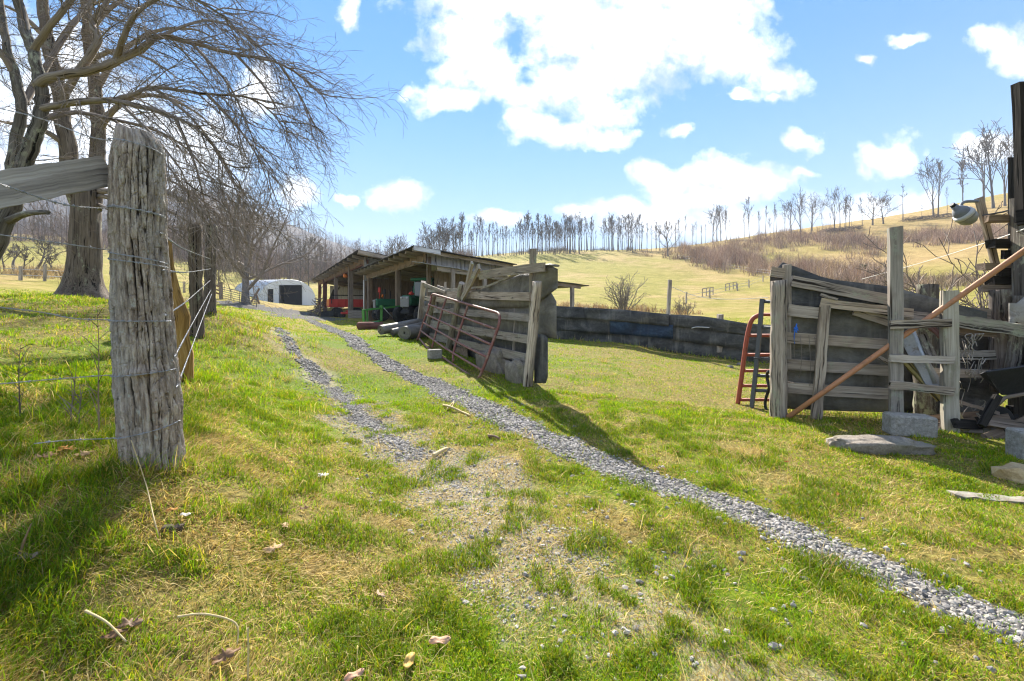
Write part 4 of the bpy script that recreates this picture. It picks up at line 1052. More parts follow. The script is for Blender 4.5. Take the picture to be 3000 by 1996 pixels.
m = MB(); boards(m, lambda u: (S(u, 0, 3.40 + R_(-.05, .03)), S(u, 0, 3.72)), 0, 12.3, .19, nrm=-SN); m.build('header_boards', 'wood_warm', near)
m = MB(); m.plank(S(-.05, .08, 3.43), S(12.3, .08, 3.43), .16, .06, -SN, 8); m.build('header_beam', 'wood_grey', near)
for t, w in ((0, .15), (4.85, .22), (11.75, .22), (12.25, .12)):
    m = MB(); m.plank(S(t, .12, Sg(t, .1) - .2), S(t, .12, 3.55), w, w, -SN, 8, .008); m.build('post', 'wood_brown', near)
m = MB(); m.tube([S(12.45, -.12, Sg(12.4, 0)), S(12.45, -.12, 3.3)], .045, 8); m.build('downpipe', 'white', near)
m = MB(); boards(m, lambda u: (S(u, 3.65, .5), S(u, 3.65, 3.3)), 0, 12.4, .24, nrm=-SN); m.build('back_wall', 'wood_brown', near)
m = MB(); boards(m, lambda u: (S(12.4, u, .5), S(12.4, u, 3.4)), .2, 3.6, .24, nrm=-SD); m.build('partition_wall', 'wood_brown', near)
m = MB(); boards(m, lambda u: (S(-.02, u, .6), S(-.02, u, 3.0)), .35, 3.65, .20, nrm=-SD); m.build('side_wall', 'wood_brown', near)
m = MB(); boards(m, lambda u: (S(-.06, u, 3.02 - .1 * u), S(-.06, u, nr_z(u) - .05)), .02, 3.68, .21, nrm=-SD, gap=.012); m.build('siding', 'wood_white', near)
m = MB(); m.plank(S(-.9, -.78, nr_z(-.78) - .10), S(-.9, .3, nr_z(.3) - .10), .16, .03, -SD, 3); m.build('barge_board', 'wood_white', near)
m = MB(); m.sheet([[S(-1.25 + 1.2 * k / 3, -.6 + 4.2 * i / 14, 3.33 - .105 * (-.6 + 4.2 * i / 14 + .6) - .16 + .05 * k + R_(-.012, .012)) for i in range(15)] for k in range(4)], .02, (0, 0, 1), False); m.build('awning', 'tin_grey', near)
for b, top in ((.72, 3.0), (2.1, 2.85)):
    m = MB(); m.plank(S(-1.15, b, Sg(-1.1, b) - .2), S(-1.15, b, top), .13, .13, -SN, 6, .008); m.build('awning_post', 'wood_grey', near)
m = MB(); m.plank(S(-1.12, .1, 2.98), S(-1.12, 3.4, 2.66), .17, .04, -SD, 5); m.build('awning_beam', 'wood_grey', near)
m = MB(); m.sheet([[S(-.9 + 6 * k / 4, 3.72 + 3.9 * i / 10, 2.86 - .085 * i * .39 + R_(-.012, .012)) for i in range(11)] for k in range(5)], .035, (0, 0, 1), False); m.build('lean_to_roof', 'tin_dark', near)
m = MB(); m.plank(S(-.8, 3.8, 2.72), S(-.8, 7.2, 2.43), .14, .05, -SD, 5); m.build('lean_to_beam', 'wood_brown', near)
m = MB(); m.plank(S(-.75, 6.75, Sg(-.7, 6.7) - .2), S(-.75, 6.75, 2.42), .15, .15, -SD, 5, .008); m.build('lean_to_post', 'wood_grey', near)

far = thing('hay_shed', 'taller far open shed with a steeper roof sheltering a red wagon', 'shed', S(13, 0, .7))
fr_z = lambda b: 5.03 - .166 * (b + .75)
m = MB()
m.sheet([[S(10.75 + 31.3 * i / 30, -.78 + 6.9 * k / 10, fr_z(-.78 + 6.9 * k / 10) + .02 * math.sin(i * 2.3 + k) + R_(-.02, .02)) for i in range(31)] for k in range(11)], .04, (0, 0, 1), False); m.build('roof', 'tin_dark', far)
for i in range(16):
    t = 11.2 + i * 2.02; m = MB(); m.plank(S(t, -.72, fr_z(-.72) - .14), S(t, 6.0, fr_z(6.0) - .14), .2, .08, SD, 3); m.build('rafter', 'wood_grey', far)
m = MB(); boards(m, lambda u: (S(u, 0, 4.46 + R_(-.05, .04)), S(u, 0, 4.84)), 12.4, 41.8, .30, nrm=-SN); m.build('header_boards', 'wood_warm', far)
m = MB(); m.plank(S(12.4, .1, 4.5), S(41.9, .1, 4.5), .26, .1, -SN, 8); m.build('header_beam', 'wood_red', far)
for t, w, mt in ((19, .34, 'wood_brown'), (27.2, .3, 'wood_brown'), (36, .4, 'wood_red'), (41.6, .3, 'wood_red'), (13, .3, 'wood_brown')):
    m = MB(); m.plank(S(t, .1, Sg(t, .1) - .2), S(t, .1, 4.7), w, w, -SN, 8, .01); m.build('post', mt, far)
m = MB(); boards(m, lambda u: (S(12.5, u, 3.3 + R_(-.3, .3)), S(12.5, u, fr_z(u) - .1)), -.1, 1.5, .24, nrm=-SD); m.build('gable_boards', 'wood_white', far)
m = MB(); m.plank(S(10.72, -.78, fr_z(-.78) - .14), S(10.72, 6, fr_z(6) - .14), .22, .04, -SD, 5); m.build('barge_board', 'wood_grey', far)
for z, b0, b1 in ((4.1, .1, 2.2), (4.5, .3, 3.4)):
    m = MB(); m.plank(S(12.45, b0, z), S(12.45, b1, z - .1), .2, .03, -SD, 3); m.build('gable_rail', 'wood_white', far)
m = MB(); boards(m, lambda u: (S(41.7, u, 1.6 + (1.0 if 2.9 < u < 3.9 else 0)), S(41.7, u, 4.3)), 1.3, 6.0, .26, nrm=-SD); m.build('end_wall', 'wood_white', far)
m = MB(); boards(m, lambda u: (S(u, 6.0, .5), S(u, 6.0, 3.95)), 12.6, 41.8, .34, nrm=-SN); m.build('back_wall', 'wood_grey', far)
for t in (16, 24, 32):
    m = MB(); m.plank(S(t, .3, 4.25), S(t, 5.9, 4.0), .22, .07, SD, 3); m.build('tie_beam', 'wood_brown', far)
m = MB(); q = P(1012, 808, 38); m.lathe(q - V((0, 0, .18)), (0, 0, 1), [(0, .02), (.04, .16), (.16, .2), (.3, .16), (.36, .05)], 14)
solo(m, 'feed_bucket', 'orange', 'orange rusty bucket hanging under the header of the far shed', 'bucket', q)

# red wagon
def Wg(t, b, z): return S(26.3 + t, b, z)
wz = Sg(26.3, .8)
wg = thing('farm_wagon', 'red high sided farm wagon parked under the far shed', 'wagon', S(26.3, .9, wz))
rot = Matrix((SN, -SD, V((0, 0, 1)))).transposed()
m = MB(); m.box(Wg(0, .95, wz + .95), (3.3, 1.7, .12), rot, .02); m.build('floor', 'red', wg)
for side in (-1, 1):
    m = MB(); m.box(Wg(side * .85, .95, wz + 1.30), (3.3, .05, .62), rot, .012)
    for i in range(6): m.box(Wg(side * .885, -.6 + i * .62, wz + 1.30), (.07, .05, .62), rot, .01)
    m.build('side_panel', 'red', wg)
m = MB(); m.box(Wg(0, -.70, wz + 1.30), (.05, 1.7, .6), rot, .012); m.build('tailgate', 'orange', wg)
m = MB(); m.box(Wg(0, 2.6, wz + 1.38), (.05, 1.7, .78), rot, .012); m.build('headboard', 'red', wg)
m = MB(); m.plank(Wg(-.9, -.5, wz + 1.95), Wg(-.9, 2.5, wz + 1.95), .09, .05, -SD, 2); m.build('top_rail', 'black', wg)
for b in (-.5, 1.0, 2.5):
    m = MB(); m.plank(Wg(-.9, b, wz + 1.2), Wg(-.9, b, wz + 2.0), .07, .05, -SD, 2); m.build('stake', 'black', wg)
def wheel(center, axis, r, w, parent, rimmat, name='wheel'):
    t = MB(); c = V(center); a = V(axis).normalized()
    t.lathe(c - a * w / 2, a, [(0, r * .62), (0, r * .9), (w * .15, r), (w * .85, r), (w, r * .9), (w, r * .62)], 28)
    if r > .5:
        for k in range(20):
            th = k * 2 * math.pi / 20; x = a.orthogonal().normalized(); y = a.cross(x); d = x * math.cos(th) + y * math.sin(th)
            M3 = Matrix((d.cross(a), d, a)).transposed()
            t.box(c + d * r, (.05, .07, w * .9), M3, .008)
    wo = t.build(name, 'rubber', parent)
    h = MB(); h.lathe(c - a * w * .42, a, [(0, .04), (0, r * .58), (w * .10, r * .62), (w * .2, r * .5), (w * .3, r * .2), (w * .55, r * .2), (w * .7, r * .5), (w * .8, r * .62), (w * .84, r * .58), (w * .84, .04)], 24)
    h.build('rim', rimmat, wo); return wo
for b in (.05, 1.75):
    for s in (-1, 1): wheel(Wg(s * .75, b, wz + .42), SD, .42, .22, wg, 'red')
m = MB(); m.tube([Wg(0, 2.4, wz + .6), Wg(0, 3.6, wz + .55)], .05, 6); m.build('drawbar', 'red', wg)
# dark tarp hoop over the wagon front
m = MB(); q = P(965, 880, 44)
m.sheet([[P(962 + 6 * k, 0, 44) * 0 + P(958 + a * 26 + k * 5, 842 + 38 * a ** 2.2 * 0 + (1 - math.sin(a * 1.5)) * 52, 43 + k * .5) for a in [i / 8 for i in range(9)]] for k in range(4)], .02, (0, -1, 0))
solo(m, 'tarp', 'carpet', 'grey tarp hanging in a curve behind the left post of the far shed', 'tarp', q)
# loader blade / board crate, black box, mower
q = ghit(1045, 933, 20); m = MB(); rr = Matrix.Rotation(.25, 3, 'Z')
for k in range(3): m.box(q + V((0, 0, .10 + .19 * k)), (1.15, .5, .178), rr, .01)
solo(m, 'wooden_crate', 'wood_grey', 'pale plank crate on the ground at the edge of the far shed', 'crate', q)
q = ghit(960, 929, 20); m = MB(); m.box(q + V((0, 0, .25)), (1.05, .6, .46), rr, .03); m.box(q + V((0, -.02, .5)), (1.1, .66, .07), rr, .02)
solo(m, 'storage_box', 'tarp_dark', 'low black box beside the brush heap at the far shed', 'box', q)
q = ghit(1013, 931, 20); mw = thing('lawn_mower', 'small red mower with black wheels parked under the wagon', 'mower', q)
m = MB(); m.box(q + V((0, .2, .38)), (.9, .7, .18), rr, .05); m.box(q + V((.1, .2, .53)), (.35, .4, .16), rr, .04); m.build('deck', 'red', mw)
for dx in (-.4, .42):
    wheel(q + V((dx, -.12, .2)), (0.2, 1, 0), .2, .12, mw, 'red'); wheel(q + V((dx, .5, .2)), (0.2, 1, 0), .2, .12, mw, 'red')
q = ghit(935, 926, 20); m = MB(); rng = random.Random(4)
for i in range(90):
    a = rng.uniform(0, 6.28); rad = rng.uniform(0, .95); top = 1.75 * (1 - rad) + .1
    c = q + V((math.cos(a) * rad, math.sin(a) * rad * .6, top * rng.uniform(.2, .95)))
    d = V((rng.uniform(-1, 1) - math.cos(a) * .2, rng.uniform(-.6, .6), rng.uniform(-.2, .8))).normalized() * rng.uniform(.4, 1.1)
    m.tube([c - d * .5, c + V((0, 0, .03)), c + d * .5], [rng.uniform(.02, .05)] * 3, 5)
solo(m, 'brush_heap', 'twig', 'heap of grey sticks and scrap boards at the left end of the far shed', 'brush heap', q)
# pole hanging by the heap
# ---------------------------------------------------------------- tractors
def tractor(loc, head, cab, label, hood='green', rim='yellow', big=.62):
    h = V(head).normalized(); l = V((-h.y, h.x, 0)); t = thing('tractor', label, 'tractor', loc)
    rt = Matrix((h, l, V((0, 0, 1)))).transposed()
    def w(x, y, z): return V(loc) + h * x + l * y + V((0, 0, z))
    m = MB(); m.box(w(.75, 0, 1.02), (1.45, .58, .42), rt, .09); m.box(w(.8, 0, 1.2), (1.3, .46, .16), rt, .06); m.build('hood', 'green_dark', t)
    g = MB(); g.box(w(1.50, 0, .98), (.05, .46, .48), rt, .02)
    for k in range(6): g.box(w(1.53, 0, .80 + k * .07), (.02, .4, .025), rt)
    gr = g.build('grille', 'grille', t)
    for s in (-1, 1):
        m = MB(); m.lathe(w(1.535, s * .15, 1.16), h, [(0, .05), (.02, .055), (.03, .03)], 12); m.build('headlight', 'lamp_refl', gr)
    m = MB(); m.box(w(.3, 0, .66), (2.3, .36, .34), rt, .05); m.box(w(1.25, 0, .5), (.5, .5, .16), rt, .03); m.build('chassis', 'black', t)
    for s in (-1, 1):
        wheel(w(-.55, s * .68, big), l, big, .34, t, rim); wheel(w(1.15, s * .56, .38), l, .38, .22, t, rim)
        m = MB(); m.sheet([[w(-.55 + math.cos(a) * (big + .08), s * (.5 + .36 * k), big + math.sin(a) * (big + .08)) for a in [.35 + 2.2 * i / 9 for i in range(10)]] for k in (0, 1)], .025, (0, 0, 1)); m.build('fender', hood, t)
    m = MB(); m.box(w(-.42, 0, 1.06), (.46, .46, .12), rt, .04); m.box(w(-.66, 0, 1.30), (.10, .44, .5), rt, .04); m.build('seat', 'yellow', t)
    m = MB(); m.tube([w(-.02, 0, 1.2), w(-.16, 0, 1.5)], .02, 6); m.build('steering_column', 'black', t)
    m = MB(); m.tube([w(-.16 + .06 * math.sin(a) * .8, .17 * math.cos(a), 1.5 + .17 * math.sin(a) * .5) for a in [i * math.pi / 8 for i in range(17)]], .015, 6); m.build('steering_wheel', 'black', t)
    m = MB(); m.tube([w(.55, -.2, 1.2), w(.55, -.2, 1.75)], .03, 8); m.build('exhaust', 'black', t)
    if cab:
        for x, y in ((.02, .5), (.02, -.5), (-1.0, .55), (-1.0, -.55)):
            m = MB(); m.plank(w(x, y, .95), w(x - (.0 if x < 0 else .12), y * .93, 2.05), .07, .07, h, 3, 0); m.build('cab_post', 'green_dark', t)
        m = MB(); m.box(w(-.5, 0, 2.10), (1.35, 1.2, .14), rt, .05); m.build('cab_roof', 'green_dark', t)
        m = MB(); m.box(w(-.03, 0, 1.55), (.02, .9, .86), rt); m.build('windscreen', 'cab_glass', t)
        for s in (-1, 1):
            m = MB(); m.box(w(-.52, s * .5, 1.55), (.86, .02, .86), rt); m.build('side_window', 'cab_glass', t)
        m = MB(); m.lathe(w(-.45, .2, 2.17), (0, 0, 1), [(0, .07), (.1, .06), (.13, .02)], 12); m.build('beacon', 'orange', t)
    else:
        m = MB(); m.tube([w(-.95, .5, .9), w(-.95, .5, 2.0), w(-.95, .3, 2.1), w(-.95, -.3, 2.1), w(-.95, -.5, 2.0), w(-.95, -.5, .9)], .04, 8); m.build('roll_bar', 'green_dark', t)
        m = MB(); m.lathe(w(1.1, .3, 1.36), (0, 0, 1), [(0, .06), (.14, .05), (.18, .02)], 10); m.build('warning_lamp', 'orange', t)
    return t
def Sp(t, b): 
    p = S(t, b); return V((p.x, p.y, g1(p.x, p.y) + .01))
tractor(Sp(3.68, 1.0), V((-.35, -.94, 0)), True, 'dark green cab tractor with yellow wheels in the near shed behind the fence wing')
tractor(Sp(8.9, 1.3), -SN, False, 'small green open tractor with an orange lamp deeper in the near shed', big=.55)
m = MB(); q = Sp(3.68, 1.0) + V((-.35, -.94, 0)) * .95 + V((0, 0, 1.29)); m.lathe(q, (0, 0, 1), [(0, .04), (.03, .12), (.09, .13), (.14, .09), (.16, .02)], 16); m.tube([q + V((0, 0, .15)), q + V((.03, 0, .19))], .02, 6)
solo(m, 'fuel_can', 'red', 'small red can standing on the hood of the cab tractor', 'can', q)
# tools on the back wall
for px, py, mt, lab in ((1112, 845, 'red', 'red hand tool hanging inside the near shed'), (1127, 850, 'black', 'dark hand tool hanging inside the near shed')):
    m = MB(); q = P(px, py, 27); m.tube([q, q - V((0, 0, .9))], .03, 6); m.box(q + V((0, -.03, -.1)), (.16, .06, .3), None, .02)
    solo(m, 'hand_tool', mt, lab, 'tool', q)
# green front-loader frame lying before the shed
q = ghit(1068, 958, 10); Y = q.y
lf = thing('loader_frame', 'bright green steel loader frame standing in front of the near shed', 'loader frame', q)
def LF(px, py, dy=0.0): return P(px, py, Y + dy)
m = MB(); m.plank(LF(1062, 909), LF(1178, 897, 1.4), .10, .08, (0, 0, 1), 4, .002); m.build('top_bar', 'green', lf)
m = MB(); m.plank(LF(1064, 910), LF(1067, 955), .13, .05, (-.5, -1, 0), 3, .002); m.plank(LF(1075, 910, .15), LF(1077, 953, .15), .08, .05, (-.5, -1, 0), 3, .002); m.build('side_plate', 'green', lf)
m = MB(); m.plank(LF(1118, 902, .7), LF(1117, 940, .7), .11, .07, (0, -1, 0), 3, .002); m.lathe(LF(1118, 900, .68) - V((.0, .09, 0)), (0, 1, 0), [(0, .06), (0, .085), (.16, .085), (.16, .06)], 16); m.build('upright', 'green', lf)
m = MB(); m.plank(LF(1158, 899, 1.2), LF(1157, 930, 1.2), .09, .06, (0, -1, 0), 3, .002); m.plank(LF(1172, 898, 1.35), LF(1171, 928, 1.35), .09, .06, (0, -1, 0), 3, .002); m.build('rear_plate', 'green', lf)
m = MB(); m.sheet([[LF(1080 + 34 * i / 4, 945 - 2 * i + 8 * k, .1 + .1 * i - .2 * k) for i in range(5)] for k in range(2)], .03, (0, 0, 1)); m.build('pan', 'green', lf)
m = MB(); m.tube([LF(1124, 902, .6), LF(1151, 931, .9)], .022, 7); m.build('ram', 'galv', lf)
q2_ = ghit(1082, 966, 10); m = MB(); m.tube([q2_ + V((-.45, .1, .13)), q2_ + V((0, 0, .15)), q2_ + V((.5, .1, .13))], [.15, .16, .15], 12, rough=.1)
solo(m, 'log', 'wood_red', 'short dark red brown log lying under the green loader frame', 'log', q2_)
# rolled belting / carpet
def roll(a, b, r, label, turns=4, mat='carpet', sq=.8):
    a = V(a); b = V(b); ax = (b - a).normalized(); x = V((0, 0, 1)).cross(ax).normalized(); y = ax.cross(x)
    m = MB(); n = 22 * turns; rows = []
    for k in range(7):
        c = a.lerp(b, k / 6); row = []
        for i in range(n + 1):
            t = i / n; th = t * turns * 2 * math.pi; rr = r * (.22 + .78 * t) * (1 + .03 * math.sin(th * 1.7 + k) + .012 * math.sin(k * 2.1))
            row.append(c + x * (math.cos(th) * rr) + y * (math.sin(th) * rr * sq))
        rows.append(row)
    vs = [tuple(p) for row in rows for p in row]; K = n + 1; fs = [(i * K + k, i * K + k + 1, (i + 1) * K + k + 1, (i + 1) * K + k) for i in range(6) for k in range(n)]
    m.add(vs, fs, None, True)
    # thick edge of the end: bridge each turn to a slightly smaller one
    o = []
    for s, row in ((0, rows[0]), (6, rows[6])):
        for i in range(n):
            t = i / n; 
            p, q = row[i], row[i + 1]; c = a if s == 0 else b
            p2 = c + (p - c) * (1 - .10 / max(.25, t)); q2 = c + (q - c) * (1 - .10 / max(.25, t)); o.append((p, q, q2, p2))
    for p, q, q2, p2 in o: m.add([tuple(p), tuple(q), tuple(q2), tuple(p2)], [(0, 1, 2, 3)])
    solo(m, 'carpet_roll', mat, label, 'roll', (a + b) / 2, 'rolled belting heaped by the gate wing')
g0 = ghit(1115, 985, 6); g2 = ghit(1148, 986, 6); g3 = ghit(1195, 995, 6)
roll(g0 + V((0, 0, .2)), g0 + V((1.15, 1.2, .42)), .21, 'longest grey roll of old belting beside the green loader frame', 4)
roll(g2 + V((.0, 0, .14)), g2 + V((.9, .9, .36)), .15, 'thin middle roll of old belting lying between two fat rolls', 3)
roll(g3 + V((-.08, -.1, .21)), g3 + V((.35, .75, .24)), .25, 'fat short brown roll with its spiral end turned to the drive', 6, 'carpet', .85)
g4 = ghit(1235, 975, 6); roll(g4 + V((-.3, .1, .25)), g4 + V((.15, .9, .3)), .17, 'dark small roll half hidden behind the leaning gate', 3, 'belt_olive')

# ================================================================ ARCHED BUILDING
qa = ghit(757, 888, 40); qY = 73.0
def Q(px, py, dy=0.0): return P(px, py, qY + dy)
qh = thing('arched_building', 'low white arched metal building with a dark open doorway at the end of the drive', 'building', P(842, 895, qY))
xl, xr = Q(756, 890).x, Q(927, 890).x; zb = Q(842, 893).z - .25; zt = Q(842, 820).z
W_ = (xr - xl) / 2; cxm = (xl + xr) / 2; Hh = zt - zb
arch = [(cxm - W_ * math.cos(a) * (abs(math.cos(a)) ** -.18 if abs(math.cos(a)) > .02 else 1), zb + Hh * max(0, math.sin(a)) ** .82) for a in [math.pi * i / 40 for i in range(41)]]
back = V((-13, 14, .8))
rows = []
for k in range(61):
    off = back * (k / 60); sc = 1.0 + (.012 if k % 2 else 0)
    rows.append([V((cxm + (x - cxm) * sc, qY, zb + (z - zb) * sc)) + off for x, z in arch])
m = MB(); m.sheet(rows, .03, (0, 0, 1), False); m.build('roof', 'tin_roof', qh)
def wallpoly(mb, poly, y, t=.06):
    k = len(poly); vs = [(x, y, z) for x, z in poly] + [(x, y + t, z) for x, z in poly]
    mb.add(vs, [tuple(range(k)), tuple(reversed(range(k, 2 * k)))] + [(i, i + k, (i + 1) % k + k, (i + 1) % k) for i in range(k)])
d1 = (Q(784, 0).x, Q(801.5, 0).x, Q(0, 847).z); d2 = (Q(820, 0).x, Q(883, 0).x, Q(0, 837).z)
def archz(x):
    xs = [p[0] for p in arch]; zs = [p[1] for p in arch]; return float(np.interp(x, xs, zs))
m = MB(); edges = [arch[0][0], d1[0], d1[1], d2[0], d2[1], arch[-1][0]]
for i in range(5):
    x0, x1 = edges[i], edges[i + 1]; xs = np.linspace(x0, x1, 9)
    bz = zb - .5 if i in (0, 2, 4) else (d1[2] if i == 1 else d2[2])
    poly = [(x0, bz), (x1, bz)] + [(x, max(bz + .01, archz(x) - .02)) for x in xs[::-1]]
    wallpoly(m, poly, qY)
k = xl + .5
while k < xr - .4:
    if not any(a - .12 < k < b + .12 for a, b, _ in (d1, d2)):
        m.box(((k), qY - .012, (zb + archz(k)) / 2), (.05, .02, archz(k) - zb - .1))
    k += .62
m.build('end_wall', 'tin_white', qh)
for (a, b, z), nm in ((d1, 'small'), (d2, 'large')):
    f = MB()
    f.box(((a + b) / 2, qY - .03, z + .04), (b - a + .24, .1, .10)); f.box((a - .06, qY - .03, (zb + z) / 2 - .2), (.1, .1, z - zb + .3)); f.box((b + .06, qY - .03, (zb + z) / 2 - .2), (.1, .1, z - zb + .3))
    f.build('door_frame', 'white' if nm == 'small' else 'black', qh)
m = MB(); m.box(((d2[0] + d2[1]) / 2, qY + 1.3, (zb + d2[2]) / 2 - .1), (d2[1] - d2[0] - .05, .06, d2[2] - zb + .5)); m.build('doorway_shade', 'hole_dark', qh)  # near-black panel inside the open doorway, interior shade put into its colour
m = MB(); m.box(((d1[0] + d1[1]) / 2, qY + .25, (zb + d1[2]) / 2 - .1), (d1[1] - d1[0] - .02, .05, d1[2] - zb + .5)); m.build('doorway_shade', 'hole_dark', qh)  # same painted interior dark set back in the small opening
m = MB(); m.sheet([[V((x, qY + 13.7, z)) + V((-12.7, 0, .8)) for x, z in arch], [V((x, qY + 13.7, zb - .5)) + V((-12.7, 0, .8)) for x, z in arch]], .05, (0, 1, 0), False); m.build('rear_wall', 'tin_white', qh)
# pipe gate before it
gt = P(700, 884, 47); gz0 = g1(gt.x, gt.y)
pg = thing('pipe_gate', 'dark distant pipe gate standing in front of the arched building', 'gate', V((gt.x, gt.y, gz0)))
GX0, GX1 = P(652, 0, 47).x, P(752, 0, 47).x
def gg(x): return g1(x, 47)
for i in range(6):
    z = .18 + i * .22; m = MB(); m.tube([V((GX0, 47, gg(GX0) + z)), V(((GX0 + GX1) / 2, 47, (gg(GX0) + gg(GX1)) / 2 + z)), V((GX1, 47, gg(GX1) + z))], .028, 6); m.build('rail', 'gate_grey', pg)
for f in (0, .25, .5, .75, 1):
    x = GX0 + (GX1 - GX0) * f; zz = gg(GX0) + (gg(GX1) - gg(GX0)) * f; m = MB(); m.tube([V((x, 47, zz + .12)), V((x, 47, zz + 1.32))], .03, 6); m.build('upright', 'gate_grey', pg)
x = P(647, 0, 46.8).x; m = MB(); m.plank(onground(x, 46.8, -.2), onground(x, 46.8, 1.75), .26, .24, (0, -1, 0), 6, .02)
pfp = solo(m, 'fence_post', 'wood_brown', 'squat brown wooden gate post left of the distant pipe gate', 'fence post', onground(x, 46.8))
xx = P(628, 0, 46.8).x
bf = thing('board_fence', 'short grey brown board fence left of the squat gate post', 'fence', onground(xx, 46.9))
for z in (.5, .85, 1.25): m = MB(); m.plank(onground(xx - .9, 46.9, z + .15), onground(x - .1, 46.9, z), .17, .04, (0, -1, 0), 4); m.build('board', 'wood_warm', bf)
for i, (a, b, zz_, lab) in enumerate([(735, 760, 1.5, 'grey plank leaning against the near corner of the arched building'), (748, 742, 1.9, 'thin dark pole leaning by the arched building'), (760, 750, 1.2, 'short grey plank leaning beside the pipe gate')]):
    q = onground(P(a, 0, 50).x, 50); e = V((P(b, 0, 50.5).x, 50.5, q.z + zz_)); m = MB(); m.plank(q - V((0, 0, .1)), e, .22 if i != 1 else .09, .05, (0, -1, 0), 4, .01)
    solo(m, 'leaning_plank', 'wood_brown', lab, 'plank', q)
# ================================================================ GATE WING BY THE DRIVE
def z2(x, y): return (1200 + x / 3.646, 720 + y / 3.646)
R0 = ghit(1553, 1118, 4); L0 = P(1243, 965, 15.2)
W1 = Wall((R0.x, R0.y), (L0.x, L0.y))
wing = thing('plank_fence', 'weathered plank fence wing lined with black belting beside the gravel track', 'fence', R0)
def pl(x1, y1, x2, y2, w, off=.06, mat='wood_grey', par=None, name='plank', t=.035, warp=.006, W=None, conv=z2, wend=None, seg=9, rough=.0032):
    W = W or W1; a = W.at(*conv(x1, y1), off); b = W.at(*conv(x2, y2), off)
    d1 = (a.y / F); d2 = b.y / F; k = {z2: 3.646}.get(conv, 1.742)
    m = MB(); m.plank(a, b, w / k * d1, t, W.n3, seg, rough, warp, (wend or w) / k * d2); return m.build(name, mat, par or wing)
def pst(x1, y1, x2, y2, w, off=.14, mat='wood_post', par=None, W=None, conv=z2, rnd=True, flat=1.0, wt=None):
    """post from top (x1, y1) to foot (x2, y2)"""
    W = W or W1; a = W.at(*conv(x1, y1), off); b = W.at(*conv(x2, y2), off); k = {z2: 3.646}.get(conv, 1.742)
    r1 = (wt or w) / 2 / k * a.y / F; r2 = w / 2 / k * b.y / F; m = MB()
    b = b + (b - a).normalized() * .2
    if rnd:
        n = 22; m.tube([b.lerp(a, i / n) + V((R_(-1, 1), R_(-1, 1), 0)) * r1 * .05 for i in range(n + 1)], [(r2 + (r1 - r2) * i / n) * R_(.95, 1.04) for i in range(n + 1)], 16, rough=.07)
    else: m.plank(b, a, 2 * r2, 2 * r2 * flat, W.n3, 10, .006, 0, 2 * r1)
    return m.build('post', mat, par or wing)
pst(1365, 385, 1265, 1475, 108, .16, 'wood_post', wt=100)
pst(1320, 38, 1296, 1200, 54, -.02, 'wood_lichen', rnd=False)
pst(150, 385, 100, 900, 46, .10, 'wood_post', rnd=False)
pst(268, 520, 172, 960, 52, .10, 'wood_lichen')
pst(560, 400, 395, 1200, 80, .12, 'wood_lichen', wt=62)
pst(1150, 480, 1120, 1300, 60, -.12, 'wood_grey')
pl(742, 222, 560, 575, 66, .16, 'wood_lichen', t=.05); pl(668, 180, 590, 500, 56, .10, 'wood_lichen', t=.05)
# planks
pl(745, 318, 1432, 228, 92, .10, 'wood_lichen', wend=96, warp=.02)
pl(365, 520, 1290, 546, 70, .05, wend=92); pl(145, 672, 1290, 772, 60, .05, wend=86); pl(205, 830, 1268, 1002, 70, .05, 'wood_lichen', wend=88); pl(200, 962, 1238, 1200, 70, .06, 'wood_lichen', wend=96)
pl(160, 560, 520, 600, 45, .04, 'wood_grey'); pl(128, 400, 380, 500, 28, .10, 'wood_lichen'); pl(135, 430, 400, 505, 24, .06, 'wood_lichen'); pl(200, 480, 560, 470, 34, .05, 'wood_lichen'); pl(420, 480, 860, 430, 22, -.0, 'wood_mossy'); pl(830, 436, 1185, 288, 22, .02, 'wood_mossy')
pl(295, 440, 420, 480, 40, -.1, 'wood_lichen'); pl(385, 390, 380, 520, 46, -.08, 'wood_grey')
# belting sheets (rows of survey points)
def sheet_px(cols, name, mat, par, W, conv, off, t=.012, wob=.03, n=18, mrows=9):
    """cols: (x, ytop, ybottom) down the fence"""
    xs = np.linspace(cols[0][0], cols[-1][0], n); tp = np.interp(xs, [c[0] for c in cols], [c[1] for c in cols]); bt = np.interp(xs, [c[0] for c in cols], [c[2] for c in cols])
    ph = R_(0, 6); rows = []
    for j in range(mrows):
        f = j / (mrows - 1); row = []
        for i in range(n):
            o = off + wob * (math.sin(i * .9 + ph + f * 1.5) * .5 + math.sin(i * .37 + f * 4 + ph * 2) * .5)
            row.append(W.at(*conv(xs[i], tp[i] + (bt[i] - tp[i]) * f), o))
        rows.append(row)
    m = MB(); m.sheet(rows[::-1], t, W.n3); return m.build(name, mat, par)
sheet_px([(430, 490, 620), (690, 478, 660), (830, 440, 665), (1180, 292, 660), (1290, 290, 640), (1440, 215, 560), (1560, 214, 462), (1576, 250, 455)], 'belt_sheet', 'belt_olive', wing, W1, z2, -.02, wob=.04)
sheet_px([(290, 560, 1000), (600, 590, 1010), (1000, 600, 1000), (1400, 470, 980), (1548, 462, 995), (1562, 600, 990)], 'belt_sheet', 'belt_olive', wing, W1, z2, -.06, wob=.03)
sheet_px([(140, 600, 900), (300, 560, 1040)], 'belt_sheet', 'belt_olive', wing, W1, z2, -.03, n=8)
sheet_px([(200, 880, 1120), (600, 960, 1210), (1000, 990, 1290), (1300, 960, 1480)], 'belt_sheet', 'belt_black', wing, W1, z2, -.09)
sheet_px([(1330, 935, 1470), (1400, 945, 1470), (1455, 965, 1468), (1470, 985, 1400)], 'belt_sheet', 'belt_black', wing, W1, z2, .06, n=8, wob=.015)
